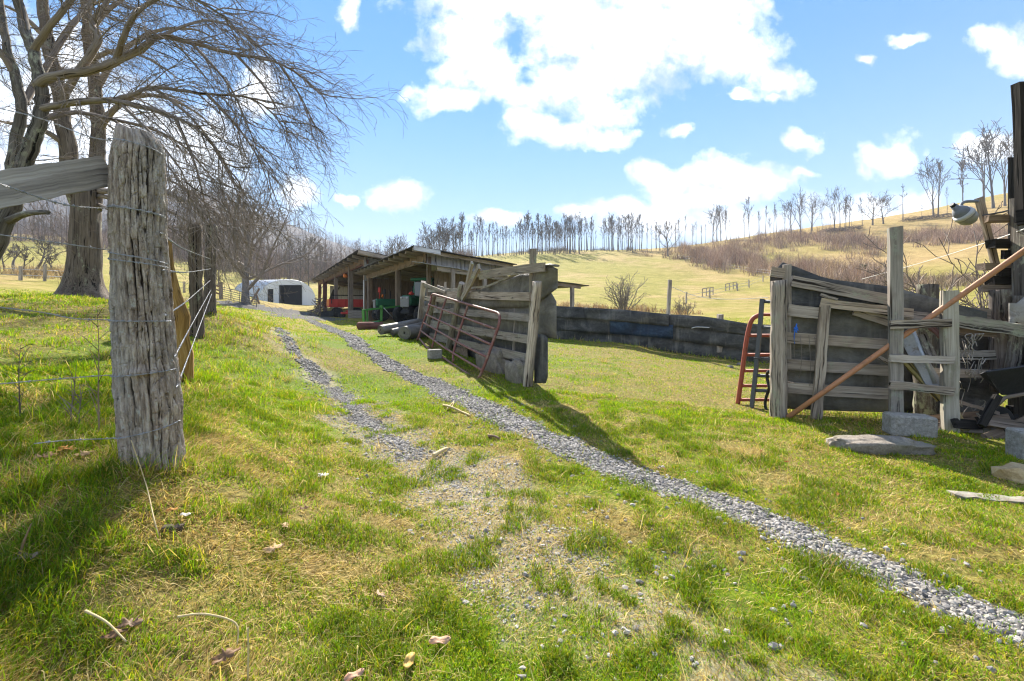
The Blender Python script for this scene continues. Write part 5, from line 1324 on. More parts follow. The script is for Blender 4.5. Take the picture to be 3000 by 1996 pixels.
sheet_px([(470, 1080, 1210), (615, 1090, 1225)], 'belt_sheet', 'wood_brown', wing, W1, z2, .03, n=4, mrows=4)
m = MB(); a = W1.at(*z2(1430, 212), .02); b = W1.at(*z2(1585, 216), .02); m.tube([a, a.lerp(b, .5) + V((0, 0, .01)), b], [.03, .035, .03], 8, flat=.6); m.build('belt_fold', 'belt_olive', wing)
# stones behind
def rock(c, size, label, mat='rock', rot=0.0, seed=0, flatten=.5, sub=4, name='rock', group=None):
    import bmesh
    bm = bmesh.new(); bmesh.ops.create_icosphere(bm, subdivisions=sub, radius=1)
    from mathutils import noise as nz
    for v in bm.verts:
        p = v.co.copy(); q = p * 1.4 + V((seed * 3.1, seed, 0)); k = 1 + .34 * nz.noise(q) + .16 * nz.noise(q * 2.7) + .09 * nz.noise(q * 6) + .05 * nz.noise(q * 13)
        p = V((math.copysign(abs(p.x) ** .75, p.x), math.copysign(abs(p.y) ** .75, p.y), math.copysign(abs(p.z) ** .6, p.z))) * k
        v.co = V((p.x * size[0], p.y * size[1], p.z * size[2]))
    bm.transform(Matrix.Rotation(rot, 4, 'Z')); m = MB(); bm.verts.index_update()
    m.add([tuple(v.co + V(c)) for v in bm.verts], [tuple(v.index for v in f.verts) for f in bm.faces], None, sub > 2); bm.free()
    return solo(m, name, mat, label, 'rock', c, group)
p = W1.at(*z2(880, 1300), .14); rock(V((p.x, p.y, g1(p.x, p.y) + .10)), (.55, .10, .28), 'broad flat stone slab propped under the gate wing', rot=-1.0, seed=1)
p = W1.at(*z2(1140, 1380), .16); rock(V((p.x, p.y, g1(p.x, p.y) + .12)), (.32, .10, .26), 'grey lichen covered stone slab at the foot of the front gate wing post', rot=-1.0, seed=2)
p = ghit(1272, 1052, 4)
m = MB(); m.box(p + V((0, .08, .105)), (.30, .19, .21), Matrix.Rotation(.5, 3, 'Z'), .012)
solo(m, 'cinder_block', 'concrete', 'pale cinder block standing at the edge of the grass before the maroon gate', 'block', p)
# leaning maroon tube gate
gb = ghit(1401, 1113, 4); gl = ghit(1220, 998, 4)
gate = thing('tube_gate', 'rusty maroon tube gate leaning askew against the plank fence wing', 'gate', gb)
TLp = W1.at(*z2(238, 520), .22); TRp = W1.at(*z2(955, 728), .24)
def GT(px, py):
    """on the leaning plane of the gate"""
    n = (TRp - TLp).cross(((gb + gl) / 2 + V((0, 0, .05))) - (TLp + TRp) / 2); d = P(px, py, 1) - V((0, 0, CZ)); o = V((0, 0, CZ))
    return o + d * ((TLp - o).dot(n) / d.dot(n))
def gtube(pts, r, name, mat='gate_maroon', n=9, smooth=4):
    m = MB(); m.tube(curve([GT(*z2(*q)) for q in pts], smooth), r, n); return m.build(name, mat, gate)
gtube([(225, 600), (238, 525), (300, 530), (600, 620), (880, 700), (945, 725), (962, 770), (955, 840), (915, 960), (830, 1200), (770, 1350), (732, 1432)], .027, 'outer_frame')
gtube([(232, 550), (200, 680), (150, 810), (105, 950), (78, 1010)], .029, 'left_stile')
for a in ([(205, 628), (560, 760), (910, 888)], [(178, 735), (520, 895), (872, 1058)], [(150, 822), (500, 1025), (830, 1192)], [(118, 908), (300, 1040), (470, 1150), (780, 1335)]): gtube(a, .023, 'rail')
gtube([(105, 990), (160, 1060), (215, 1105), (350, 1192), (560, 1330), (732, 1434)], .022, 'bottom_rail')
gtube([(392, 560), (350, 690), (290, 900), (238, 1092)], .026, 'strap'); gtube([(625, 632), (580, 770), (520, 960), (470, 1140), (465, 1235)], .026, 'strap')

# ================================================================ BLACK BELTING FENCE
W3 = Wall((P(1630, 0, 17.5).x, 17.5), (P(2256, 0, 13.6).x, 13.6))
idc = lambda x, y: (x, y)
bfence = thing('belting_fence', 'long low black belting fence across the back of the yard', 'fence', W3.at(1956, 1036))
rt_ = [(1540, 889), (1633, 897), (1715, 901), (1830, 908), (1950, 920), (2060, 927), (2105, 931), (2130, 936), (2164, 946), (2215, 950), (2270, 953), (2650, 975)]
r1_ = [(1540, 922), (1633, 927), (1717, 930), (1785, 935), (1957, 951), (2100, 966), (2270, 990), (2650, 1040)]
r2_ = [(1540, 958), (1633, 963), (1785, 976), (1900, 985), (1970, 992), (2100, 1008), (2270, 1035), (2650, 1085)]
ip = lambda L, x: float(np.interp(x, [q[0] for q in L], [q[1] for q in L]))
def brow(x0, x1, top, bot, off, mat, lap=5, grd=False):
    xs = np.linspace(x0, x1, 7); cols = []
    for x in xs:
        yb = ip(bot, x) + lap if not grd else None
        cols.append((x, ip(top, x), yb))
    if grd:
        cc = []
        for x, t, _ in cols:
            lo, hi = t, t + 300
            for _i in range(22):
                mid = (lo + hi) / 2; p = W3.at(x, mid, off)
                if p.z > g1(p.x, p.y) - .06: lo = mid
                else: hi = mid
            cc.append((x, t, hi))
        cols = cc
    sheet_px(cols, 'belt_sheet', mat, bfence, W3, idc, off, .010, .035, 22, 6)
brow(1540, 1970, r2_, r2_, -.05, 'belt_black', 0, True); brow(1890, 2650, r2_, r2_, -.09, 'belt_black', 0, True)
brow(1540, 1788, r1_, r2_, .0, 'belt_black'); brow(1962, 2650, r1_, r2_, .0, 'belt_black'); brow(1786, 1972, r1_, r2_, .045, 'belt_blue', 2)
brow(1540, 1720, rt_, r1_, .06, 'belt_black'); brow(1712, 1960, rt_, r1_, .09, 'belt_black'); brow(1955, 2650, rt_, r1_, .06, 'belt_black')
for x, top, w, lean in ((1955, 820, 9, 8), (2110, 921, 14, 0), (1788, 925, 10, 0), (1640, 900, 10, 0), (2300, 940, 12, 0)):
    a = W3.at(x + lean, top, -.12); b = W3.at(x - 3, ip(rt_, x) + 100, -.12); m = MB(); m.plank(b, a, w / F * a.y, w / F * a.y, (0, -1, 0), 10, .006); m.build('post', 'wood_grey', bfence)
a = W3.at(1966, 840, -.1); m = MB(); m.tube(curve([a, P(2040, 868, 15.5), P(2130, 877, 16), P(2250, 872, 16)], 6), .008, 5)
solo(m, 'cable', 'white', 'slack pale cable hanging from the tall pole of the belting fence', 'cable', a)
m = MB(); a = W3.at(2026, 962, .12); b = W3.at(2078, 960, .12); m.tube(curve([a, a.lerp(b, .3) + V((0, 0, .03)), b], 5), .014, 6); m.build('stick', 'white', bfence)
# hillside pasture bits
def hill_fence(pts, h, label):
    ps = [ghit(x, y, 30) for x, y in pts]; t = thing('wire_fence', label, 'fence', ps[0])
    for p in ps: m = MB(); m.plank(p - V((0, 0, .2)), p + V((R_(-.1, .1), 0, h * R_(.85, 1.2))), .16, .16, (0, -1, 0), 3, .02); m.build('post', 'wood_grey', t)
    for k in (.35, .75):
        m = MB(); m.tube([p + V((0, 0, h * k)) for p in ps], .02, 4); m.build('wire', 'wire', t)
hill_fence([(2010, 890), (2080, 874), (2160, 852), (2195, 843), (2235, 826), (2300, 808)], 1.3, 'thin post and wire fence climbing the pasture behind the belting fence')
hill_fence([(1985, 758), (2050, 768), (2120, 786), (2200, 800), (2290, 812), (2380, 826)], 1.4, 'old wire fence along the lower edge of the hillside scrub')
hill_fence([(335, 850), (400, 855), (500, 846), (540, 858), (600, 858)], 1.3, 'thin wire fence across the left pasture behind the paired posts')
hill_fence([(-20, 818), (60, 822), (130, 824), (200, 826), (270, 828)], 1.2, 'old wire fence below the row of pasture trees')
for (x0, x1, y0, y1, lab) in ((2058, 2089, 870, 856, 'small open wooden gate frame lower on the hill fence'), (2126, 2157, 853, 838, 'small brown wooden rail pen higher on the hill fence')):
    a = ghit(x0, y0, 30); b = ghit(x1, y1 + 8, 30); t = thing('rail_pen', lab, 'pen', a)
    for f in (0, .35, .7, 1): p = a.lerp(b, f); p = onground(p.x, p.y); m = MB(); m.plank(p - V((0, 0, .2)), p + V((0, 0, 1.15)), .11, .11, (0, -1, 0), 3, .01); m.build('post', 'wood_grey', t)
    for k in (.6, 1.15): m = MB(); m.plank(onground(a.x, a.y, k), onground(b.x, b.y, k - .05), .11, .05, (0, -1, 0), 4); m.build('rail', 'wood_grey', t)
# field shrub and others
def shrub(px, py, ytop, label, stems, spread, seed, y0=25, r=.03, mat='twig', Y=None):
    q = ghit(px, py, y0) if Y is None else onground((px - CX) / F * Y, Y)
    H = CZ - (ytop - HY) / F * q.y - q.z; rng = random.Random(seed); t = thing('shrub', label, 'shrub', q); m = MB()
    prm = dict(seg=5, kink=[.10, .16, .2], trop=[.05, .04, .03], rmin=.012, sides=5, lev=2, kids=[7, 4], first=[.2, .25], ang=[.5, .6], len=[.45, .5])
    for i in range(stems):
        az = rng.uniform(0, 6.28); an = rng.uniform(0, spread); d = V((math.cos(az) * math.sin(an), math.sin(az) * math.sin(an), math.cos(an)))
        branch(m, q + V((math.cos(az) * .25, math.sin(az) * .25, -.1)), d, H * rng.uniform(.6, 1.0), r, 0, prm, rng)
    m.build('stems', mat, t)
shrub(1826, 906, 805, 'large bare many stemmed shrub at the foot of the hill behind the belting fence', 20, .65, 5, Y=44, r=.06)
shrub(2005, 918, 872, 'small bare shrub right of the tall pole behind the belting fence', 14, .8, 6, Y=40, r=.03)
shrub(2885, 900, 640, 'tangled bare shrub with bent branches beside the yard lamp', 13, 1.0, 8, Y=11.5, r=.035)
q = ghit(2530, 822, 40); m = MB(); rng = random.Random(2)
for i in range(420):
    a = rng.uniform(0, 6.28); z = rng.uniform(0, 1); rr = (1.05 - z * .8) * rng.uniform(.3, 1); c = q + V((math.cos(a) * rr, math.sin(a) * rr, z * 2.6))
    d = V((math.cos(a), math.sin(a), rng.uniform(.2, 1.2))).normalized() * .4; s = d.orthogonal().normalized() * .08
    m.add([tuple(c - s), tuple(c + s), tuple(c + d)], [(0, 1, 2)])
t = thing('evergreen_shrub', 'small round olive evergreen shrub on the hillside', 'shrub', q)
MATS['evergreen'] = MATS['blade']; fo = m
paint('olive_leaf', (.075, .085, .018), .8, .3, (.12, .10, .02)); fo.build('foliage', 'olive_leaf', t)
m = MB(); m.tube([q - V((0, 0, .2)), q + V((0, 0, 2.3))], [.09, .02], 6); m.build('stem', 'bark_far', t)

# ================================================================ RIGHT FENCE
def z3(x, y): return (2100 + x / 1.742, 500 + y / 1.742)
r1 = ghit(2281, 1216, 3); r2 = ghit(2783, 1250, 3)
W2 = Wall((r1.x, r1.y), (r2.x, r2.y))
rf = thing('plank_fence', 'weathered plank and belting fence of the pen on the right', 'fence', r1)
pl3 = lambda *a, **k: pl(*a, par=rf, W=W2, conv=z3, **k)
ps3 = lambda *a, **k: pst(*a, par=rf, W=W2, conv=z3, **k)
ps3(316, 562, 315, 1250, 80, .13, 'wood_post', wt=74)
ps3(358, 480, 355, 900, 40, .02, 'wood_grey', rnd=False, flat=.5)
ps3(552, 690, 512, 1215, 44, .12, 'wood_post', rnd=False, flat=.6)
ps3(1072, 582, 1062, 1300, 96, -.28, 'bark_grey', wt=92)
for a in [(380, 562, 900, 665, 54), (360, 710, 530, 728, 58), (358, 852, 890, 888, 54), (358, 988, 890, 1022, 54), (354, 1106, 890, 1140, 55)]: pl3(*a, off=.06)
pl3(528, 672, 1000, 728, 44, off=.12, mat='wood_post', t=.05); pl3(278, 515, 345, 525, 50, off=.09); pl3(700, 712, 900, 770, 50, off=.03, wend=64)
pl3(800, 740, 1160, 752, 44, off=.0); pl3(945, 732, 1160, 752, 42, off=.10); pl3(1215, 722, 1400, 738, 60, off=-.2, mat='wood_brown'); pl3(1080, 1030, 1400, 1040, 44, off=-.05); pl3(1240, 940, 1420, 940, 46, off=-.3, mat='wood_mossy')
pl3(1222, 768, 1640, 832, 62, off=.0, mat='wood_mossy', t=.06, rough=.010)
pl3(1222, 820, 1420, 832, 34, off=-.1, mat='wood_brown')
pl3(533, 632, 615, 658, 14, off=.16, mat='wood_post', t=.02)
ps3(1445, 610, 1455, 1040, 92, -.35, 'bark_brown', wt=84); ps3(1548, 640, 1500, 1030, 66, -.25, 'bark_grey', wt=56)
sheet_px([(272, 530, 620), (285, 495, 640), (312, 460, 700), (380, 482, 700), (560, 552, 700), (890, 592, 760), (1020, 626, 760), (1380, 722, 800)], 'belt_sheet', 'belt_black', rf, W2, z3, -.02, wob=.02)
sheet_px([(340, 600, 1215), (560, 640, 1225), (890, 700, 1235)], 'belt_sheet', 'belt_olive', rf, W2, z3, -.06, wob=.03)
sheet_px([(890, 700, 1235), (1100, 740, 1270), (1440, 790, 1300)], 'belt_sheet', 'belt_black', rf, W2, z3, -.55, wob=.03)
m = MB(); c = W2.at(*z3(400, 805), .10)
for i in range(10): m.tube([c + V((R_(-.03, .03), 0, R_(-.03, .03))), c + V((R_(-.05, .05), R_(-.03, 0), R_(-.06, .06)))], .008, 5)
m.tube(curve([c, c + V((-.02, -.01, -.12)), c + V((-.01, -.01, -.2))], 4), .005, 5)
solo(m, 'twine', 'blue', 'tuft of bright blue twine tied on the right plank fence', 'twine', c)
m = MB()
for (x, y0_, y1_) in ((400, 830, 960), (425, 840, 1060), (470, 840, 1100), (500, 850, 1100)):
    m.tube(curve([W2.at(*z3(x, y0_), .10), W2.at(*z3(x + R_(-15, 15), (y0_ + y1_) / 2), .13), W2.at(*z3(x + R_(-15, 15), y1_), .10)], 5), .0035, 4)
solo(m, 'vine', 'twig', 'thin dry vine stems hanging below the blue twine', 'vine', W2.at(*z3(440, 960), .1))
# framework of two posts and rungs
fb = W2.at(*z3(915, 1260), .30)
lad = thing('wooden_ladder', 'ladder like upright wooden frame with three rungs standing before the right fence', 'ladder', fb)
for a in ((908, 290, 915, 1262, 54), (1186, 610, 1190, 1305, 66)):
    pst(*a, .32, 'wood_mossy' if a[0] > 1000 else 'wood_lichen', lad, W2, z3, False, .55, wt=54 if a[0] < 1000 else 62)
for a in ((884, 786, 1197, 778, 42), (884, 958, 1212, 966, 38), (882, 1094, 1212, 1130, 42)): pl(*a, off=.38, mat='wood_post', par=lad, name='rung', t=.035, W=W2, conv=z3, rough=.006)
# leaning scrap behind the frame
for (a, nm, mt, lab, tube) in [((950, 820, 1120, 1110, 62), 'scrap_sheet', 'tin_grey', 'blue grey metal strip leaning behind the wooden frame', False), ((1000, 822, 1112, 1085, 22), 'scrap_pipe', 'galv', 'grey pipe leaning behind the wooden frame', True),
                               ((965, 968, 1150, 1170, 40), 'scrap_board', 'wood_yellow', 'mossy yellow board leaning behind the wooden frame', False), ((1045, 835, 1100, 960, 40), 'scrap_board', 'bark_brown', 'short brown board leaning behind the wooden frame', False), ((1095, 800, 1150, 850, 26), 'scrap_board', 'wood_red', 'dark reddish stick wedged behind the wooden frame', False),
                               ((800, 940, 890, 985, 18), 'scrap_board', 'wood_grey', 'splintered grey slat sticking out left of the wooden frame', False), ((1235, 1180, 1440, 1240, 16), 'scrap_pole', 'wood_brown', 'thin brown pole lying under the black wheelbarrow', False), ((1210, 1220, 1270, 1330, 34), 'scrap_board', 'wood_yellow', 'short mossy board leaning at the foot of the wooden frame', False)]:
    p1 = W2.at(*z3(a[0], a[1]), .16); p2_ = W2.at(*z3(a[2], a[3]), .24); m = MB(); w = a[4] / 1.742 / F * p1.y
    if tube: m.tube([p1, p2_], w / 2, 10)
    else: m.plank(p1, p2_, w, .03, W2.n3, 6, .005)
    solo(m, nm, mt, lab, 'scrap', p2_, 'scrap leaning in the right pen')
# dry vines right of the frame
m = MB(); rng = random.Random(12)
for i in range(26):
    x = rng.uniform(1215, 1350); y = rng.uniform(840, 1280); pts = [W2.at(*z3(x, y), .2)]
    for k in range(4):
        x += rng.uniform(-25, 35); y += rng.uniform(-70, 50) ; y = max(835, min(1290, y)); pts.append(W2.at(*z3(x, y), .2 + rng.uniform(-.1, .1)))
    m.tube(curve(pts, 4), rng.uniform(.003, .006), 4)
solo(m, 'vine', 'wood_lichen', 'tangle of pale dry vines between the wooden frame and the wheelbarrow', 'vine', W2.at(*z3(1290, 1100), .2))
# parked gates seen end-on at the left of the post
for nm, mt, lab, off, st, rungs, bent in (('pipe_gate', 'gate_red', 'red orange pipe gate end with a curved corner behind the right fence post', -.55, [(106, 1200), (128, 1040), (148, 890), (165, 800), (185, 755), (222, 735)], [735, 842, 940, 1022, 1098, 1170], True),
                                          ('pipe_gate', 'gate_grey', 'dark blue grey square pipe gate end behind the right fence post', -.32, [(178, 1210), (208, 940), (232, 655)], [668, 800, 962, 1046, 1122], False)):
    c0 = W2.at(*z3(*st[0]), off); g_ = thing(nm, lab, 'gate', V((c0.x, c0.y, g1(c0.x, c0.y))), 'gates parked behind the right fence')
    m = MB(); m.tube(curve([W2.at(*z3(*q), off) for q in st], 5), .032 if bent else .036, 10 if bent else 4, smooth=bent); m.build('stile', mt, g_)
    for y in rungs:
        xs = np.interp(y, [q[1] for q in st[::-1]], [q[0] for q in st[::-1]])
        m = MB(); m.tube([W2.at(*z3(xs, y), off), W2.at(*z3(xs + 560, y + (0 if bent else 22)), off)], .024, 8); m.build('rail', mt, g_)
    m = MB(); m.tube([W2.at(*z3(660, 740), off), W2.at(*z3(640, 1190), off)], .03, 8); m.build('far_stile', mt, g_)
m = MB(); p = W2.at(*z3(190, 955), -.25)
for i in range(14): m.tube([p + V((.03 * i, 0, -.008 * math.sin(i * .5))), p + V((.03 * i + .032, .008 * (i % 2), -.008 * math.sin(i * .5 + .5)))], .008, 5)
solo(m, 'chain', 'gate_grey', 'short chain looped round the dark gate end', 'chain', p)
m = MB(); p0 = W2.at(*z3(268, 1130), -.2); m.tube([p0 + V((.02 * math.sin(a), .08 * math.sin(a * 2), .28 * math.cos(a))) for a in [i * math.pi / 10 for i in range(21)]], .02, 7)
solo(m, 'hose_loop', 'black', 'loop of black hose hanging behind the right gate post', 'hose', p0)
# long copper coloured pipe
a = W2.at(*z3(362, 1232), .22); b = P(3010, 728, 4.9); a.z = g1(a.x, a.y) + .02
m = MB(); d = (b - a); m.tube([a + d * t for t in (0, .25, .5, .75, 1, 1.25)], .030, 14)
solo(m, 'long_pipe', 'pipe_copper', 'long copper brown pipe leaning up from the ground across the right fence', 'pipe', a)
# blocks and stones
p = ghit(2700, 1282, 2); m = MB(); m.box(p + V((-.02, .13, .10)), (.43, .22, .235), Matrix.Rotation(-.22, 3, 'Z') @ Matrix.Rotation(.03, 3, 'Y'), .02)
solo(m, 'concrete_block', 'concrete', 'large grey concrete block under the wooden frame', 'block', p)
p = ghit(2605, 1328, 2); rock(p + V((0, .12, .03)), (.45, .16, .085), 'long flat grey boulder in front of the concrete block', rot=-.22, seed=5)
p = ghit(3030, 1352, 2); m = MB(); m.box(p + V((.06, .1, .12)), (.24, .2, .28), Matrix.Rotation(-.15, 3, 'Z'), .015)
solo(m, 'concrete_block', 'concrete', 'pale concrete block standing at the right edge of the shade', 'block', p)
p = ghit(3010, 1415, 2); rock(p + V((.05, .1, .03)), (.20, .13, .075), 'yellow brown angular stone at the right edge', 'rock_warm', .2, 7, sub=2)
p = ghit(2930, 1465, 2); m = MB(); m.plank(p + V((-.26, .10, -.01)), p + V((.42, -.16, .0)), .11, .05, (0, 0, 1), 12, .014); solo(m, 'old_plank', 'wood_lichen', 'old grey plank lying in the grass at the right edge', 'plank', p)
p = ghit(2830, 1268, 2); m = MB(); m.plank(p + V((-.28, .1, .02)), p + V((.9, -.02, .02)), .12, .07, (0, -1, 1), 8, .012); solo(m, 'old_plank', 'wood_grey', 'old grey sill plank lying along the foot of the pen', 'plank', p)
for i in range(9):
    p = W2.at(2790 + i * 27, 1215, R_(-.1, .3)); p = onground(p.x, p.y, R_(.03, .16)); d = V((1, R_(-.7, .4), R_(-.2, .25))).normalized() * R_(.25, .5)
    m = MB(); m.plank(p - d, p + d, R_(.06, .12), .04, (0, -1, .5), 5, .006)
    solo(m, 'scrap_board', 'wood_dark' if i % 2 else 'wood_brown', 'dark scrap board in the heap under the wheelbarrow', 'scrap', p, 'scrap boards under the wheelbarrow')
# wheelbarrow
wbY = W2.at(2900, 1200, .25).y; wb = onground((2960 - CX) / F * wbY, wbY)
wt = thing('wheelbarrow', 'black plastic wheelbarrow standing at the right edge of the pen', 'wheelbarrow', wb)
def WB(px, py, dy=0.0): return P(px, py, wbY + dy)
m = MB(); top = [(2876, 1092, -.05), (2895, 1086, -.32), (3120, 1054, -.36), (3160, 1050, 0), (3120, 1054, .3), (2900, 1084, .28)]; bot = [(2925, 1150, -.02), (2935, 1158, -.2), (3080, 1150, -.24), (3100, 1148, 0), (3080, 1148, .2), (2938, 1152, .18)]
tp = [WB(*q) for q in top]; bt = [WB(*q) for q in bot]; cen = sum(tp, V()) / 6
rim = [cen + (q - cen) * 1.05 + V((0, 0, -.015)) for q in tp]; inn = [cen + (q - cen) * .97 for q in tp]; ib = [q + V((0, 0, .02)) for q in bt]
vs = [tuple(q) for L in (rim, tp, inn, ib, bt) for q in L]; fs = []
for a_, b_ in ((0, 1), (1, 2), (2, 3)):
    for k in range(6): fs.append((a_ * 6 + k, a_ * 6 + (k + 1) % 6, b_ * 6 + (k + 1) % 6, b_ * 6 + k))
for k in range(6): fs.append((0 * 6 + (k + 1) % 6, 0 * 6 + k, 4 * 6 + k, 4 * 6 + (k + 1) % 6))
fs.append(tuple(18 + k for k in range(6))); fs.append(tuple(24 + k for k in reversed(range(6))))
m.add(vs, fs); m.build('tray', 'tray_black', wt)
for dy in (-.22, .2):
    m = MB(); m.tube([WB(2890, 1215, dy * .3), WB(2945, 1165, dy), WB(3180, 1120, dy * 1.2)], .02, 8); m.build('handle', 'wood_brown', wt)
    g_ = onground(WB(3060, 1200, dy).x, wbY + dy); m = MB(); m.tube([WB(3020, 1150, dy), g_, g_ + V((.12, 0, 0)), WB(3090, 1140, dy)], .014, 7); m.build('leg', 'black', wt)
wc = onground(WB(2950, 1200).x, wbY + .12, .16); wheel(wc, (.2, 1, 0), .16, .08, wt, 'gate_grey')
m = MB(); m.plank(WB(2924, 1158, -.26), WB(2876, 1246, -.28), .07, .04, (0, -1, 0), 5, .006); m.build('brace', 'wood_dark', wt)

# ================================================================ BARN AND YARD LAMP
bn = thing('barn', 'dark log and board barn cut off by the right edge of the picture', 'barn', V((6.4, 5.5, g1(6.4, 5.5))))
m = MB()
y = 4.62
while y > -2:
    w = R_(.14, .2); zt_ = 3.62 + (4.6 - y) * .02 + R_(-.06, .03); zb_ = 2.28 + R_(-.12, .06)
    s_ = 4.62 - y + w / 2; xx_ = 5.20 + .30 * s_; yy_ = 4.62 - .95 * s_; m.plank(V((xx_ + R_(-.012, .012), yy_, zb_)), V((xx_, yy_, zt_ + .2)), w - .008, .028, (-.95, -.3, 0), 5, .006); y -= w
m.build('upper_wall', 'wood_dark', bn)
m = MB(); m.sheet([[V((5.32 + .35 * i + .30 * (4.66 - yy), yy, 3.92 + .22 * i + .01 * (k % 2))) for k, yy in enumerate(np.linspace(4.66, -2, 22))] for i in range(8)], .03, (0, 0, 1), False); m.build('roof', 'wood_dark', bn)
for i, (z, px) in enumerate([(2.52, 2890), (2.22, 2900), (2.08, 2935), (1.93, 2872), (1.86, 2930), (1.76, 2898), (1.66, 2872), (1.50, 2915), (1.36, 2878), (1.2, 2905), (1.0, 2945), (.82, 2960), (.6, 2950), (.38, 2955), (.16, 2950)]):
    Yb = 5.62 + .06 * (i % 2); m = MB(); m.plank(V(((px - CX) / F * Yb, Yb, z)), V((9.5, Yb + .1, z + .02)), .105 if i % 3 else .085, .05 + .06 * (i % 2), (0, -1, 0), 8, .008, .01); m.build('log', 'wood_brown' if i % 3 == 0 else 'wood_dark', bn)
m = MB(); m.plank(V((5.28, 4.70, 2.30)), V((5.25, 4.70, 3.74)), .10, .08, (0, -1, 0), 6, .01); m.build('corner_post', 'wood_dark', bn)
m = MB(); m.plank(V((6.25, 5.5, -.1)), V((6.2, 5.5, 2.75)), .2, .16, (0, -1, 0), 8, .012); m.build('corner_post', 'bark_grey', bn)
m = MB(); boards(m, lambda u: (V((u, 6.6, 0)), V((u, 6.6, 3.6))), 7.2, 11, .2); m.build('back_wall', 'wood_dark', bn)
m = MB(); m.plank(V((5.17, 4.66, 2.34)), V((7.18, -1.7, 2.34)), .16, .06, (-.95, -.3, 0), 8, .008); m.build('sill_beam', 'wood_dark', bn)
m = MB(); m.sheet([[P(2958 + i * 22, 878 + j * 24 + 8 * math.sin(i * 2 + j) + (10 - i * 6 if j == 0 else 0), 5.3 + .04 * math.sin(i + j * 1.3)) for i in range(5)] for j in range(4)], .01, (0, -1, 0))
solo(m, 'feed_sack', 'sack', 'dirty white sack hanging against the barn posts', 'sack', P(2985, 910, 5.3))
lp = P(2960, 945, 5.75); yl = thing('yard_lamp', 'grey yard lamp with a round reflector on a leaning board pole beside the barn', 'lamp', lp)
m = MB(); m.plank(lp - V((0, 0, .0)), P(2867, 578, 5.75), .085, .035, (0, -1, 0), 8, .004); m.build('pole', 'wood_grey', yl)
ca = P(2794, 604, 5.6); cb = P(2852, 652, 5.6); ax = (cb - ca).normalized(); Lh = (cb - ca).length
m = MB(); m.lathe(ca, ax, [(0, .02), (0, .036), (.05, .04), (.055, .055), (.10, .085), (.14, .088), (.15, .10)], 24); m.build('housing', 'lamp_grey', yl)
m = MB(); m.lathe(ca + ax * .135, ax, [(0, .09), (0, .102), (.045, .112), (.05, .10), (.05, .08)], 28); m.build('collar', 'lamp_refl', yl)
m = MB(); m.lathe(ca + ax * .185, ax, [(0, .10), (.02, .104), (.07, .094), (.10, .07), (.11, .06), (.11, .02)], 28); m.build('refractor', 'lamp_glass', yl)
m = MB(); m.lathe(ca - ax * .03, ax, [(0, .02), (0, .03), (.04, .032)], 12); m.build('photocell', 'black', yl)
m = MB(); m.tube(curve([ca + ax * .10, ca + ax * .06 + V((.10, .03, .09)), P(2865, 590, 5.72)], 5), .018, 8); m.build('arm', 'lamp_grey', yl)
m = MB(); m.tube([P(2880, 632, 5.72), P(2935, 622, 5.7), P(2975, 612, 5.65)], .012, 6); m.build('brace_rod', 'gate_grey', yl)
m = MB(); m.tube(curve([P(3010, 668, 5), P(2880, 714, 7.5), P(2700, 770, 11), P(2525, 818, 16)], 6), .006, 5)
solo(m, 'cable', 'white', 'thin straight pale cable running from the barn over the pen', 'cable', P(2700, 770, 11))
# ================================================================ GRASS AND GRAVEL
_g = np.random.default_rng(17)
def polar(n, r0, r1, k, th=.93):
    """points in front of the viewer; density falls as r to the minus (2 - k)"""
    u = _g.random(n); r = (r0 ** k + u * (r1 ** k - r0 ** k)) ** (1 / k); t = _g.uniform(-th, th, n)
    return r * np.sin(t), r * np.cos(t), r
def in_shed(X, Y):
    t = (X + 3.5) * -.478 + (Y - 18.5) * .878; b = (X + 3.5) * .878 + (Y - 18.5) * .478
    return (t > -1) & (t < 42) & (b > -.6 - .05 * t) & (b < 7)
def blades(name, X, Y, h, w, col, lean, flat, label, curl=.5, comb=False):
    """5-point blades: X, Y roots; h length; flat 0 upright .. 1 lying"""
    n = len(X); Z = gz(X, Y) - .006
    a = _g.uniform(0, 6.283, n)
    if comb: a = np.where(_g.random(n) < .7, fbm(X * .9 + 70, Y * .9, 2) * 16 + _g.normal(0, .5, n), a)
    dx, dy = np.cos(a), np.sin(a); el = (1 - flat) * (np.pi / 2) * 1.0
    el = np.clip(el - np.abs(_g.normal(0, lean, n)), .06, 1.55)
    fx = _g.uniform(0, 6.283, n); face = np.where(_g.random(n) < .5, a + np.pi / 2, fx)
    sx, sy = np.cos(face) * w / 2, np.sin(face) * w / 2
    p0 = np.stack([X, Y, Z], 1)
    d0 = np.stack([dx * np.cos(el), dy * np.cos(el), np.sin(el)], 1)
    el2 = np.clip(el - curl * _g.uniform(.2, 1.6, n), -.45, 1.5)
    d1 = np.stack([dx * np.cos(el2), dy * np.cos(el2), np.sin(el2)], 1)
    p1 = p0 + d0 * (h * .55)[:, None]; p2 = p1 + d1 * (h * .45)[:, None]
    lift = np.maximum(0, Z + .004 - p2[:, 2]); p2[:, 2] += lift
    s = np.stack([sx, sy, np.zeros(n)], 1)
    vs = np.stack([p0 - s, p0 + s, p1 - s * .8, p1 + s * .8, p2], 1).reshape(-1, 3)
    i = np.arange(n) * 5
    q = np.stack([i, i + 1, i + 3, i + 2], 1); t = np.stack([i + 2, i + 3, i + 4], 1)
    c = np.repeat(np.concatenate([np.clip(col, .004, 1), np.ones((n, 1))], 1), 5, 0)
    ob = rawmesh(name, 'blade', vs, [q, t], {'tint': ('FLOAT_COLOR', c)})
    tag(ob, label, 'grass', kind='stuff')
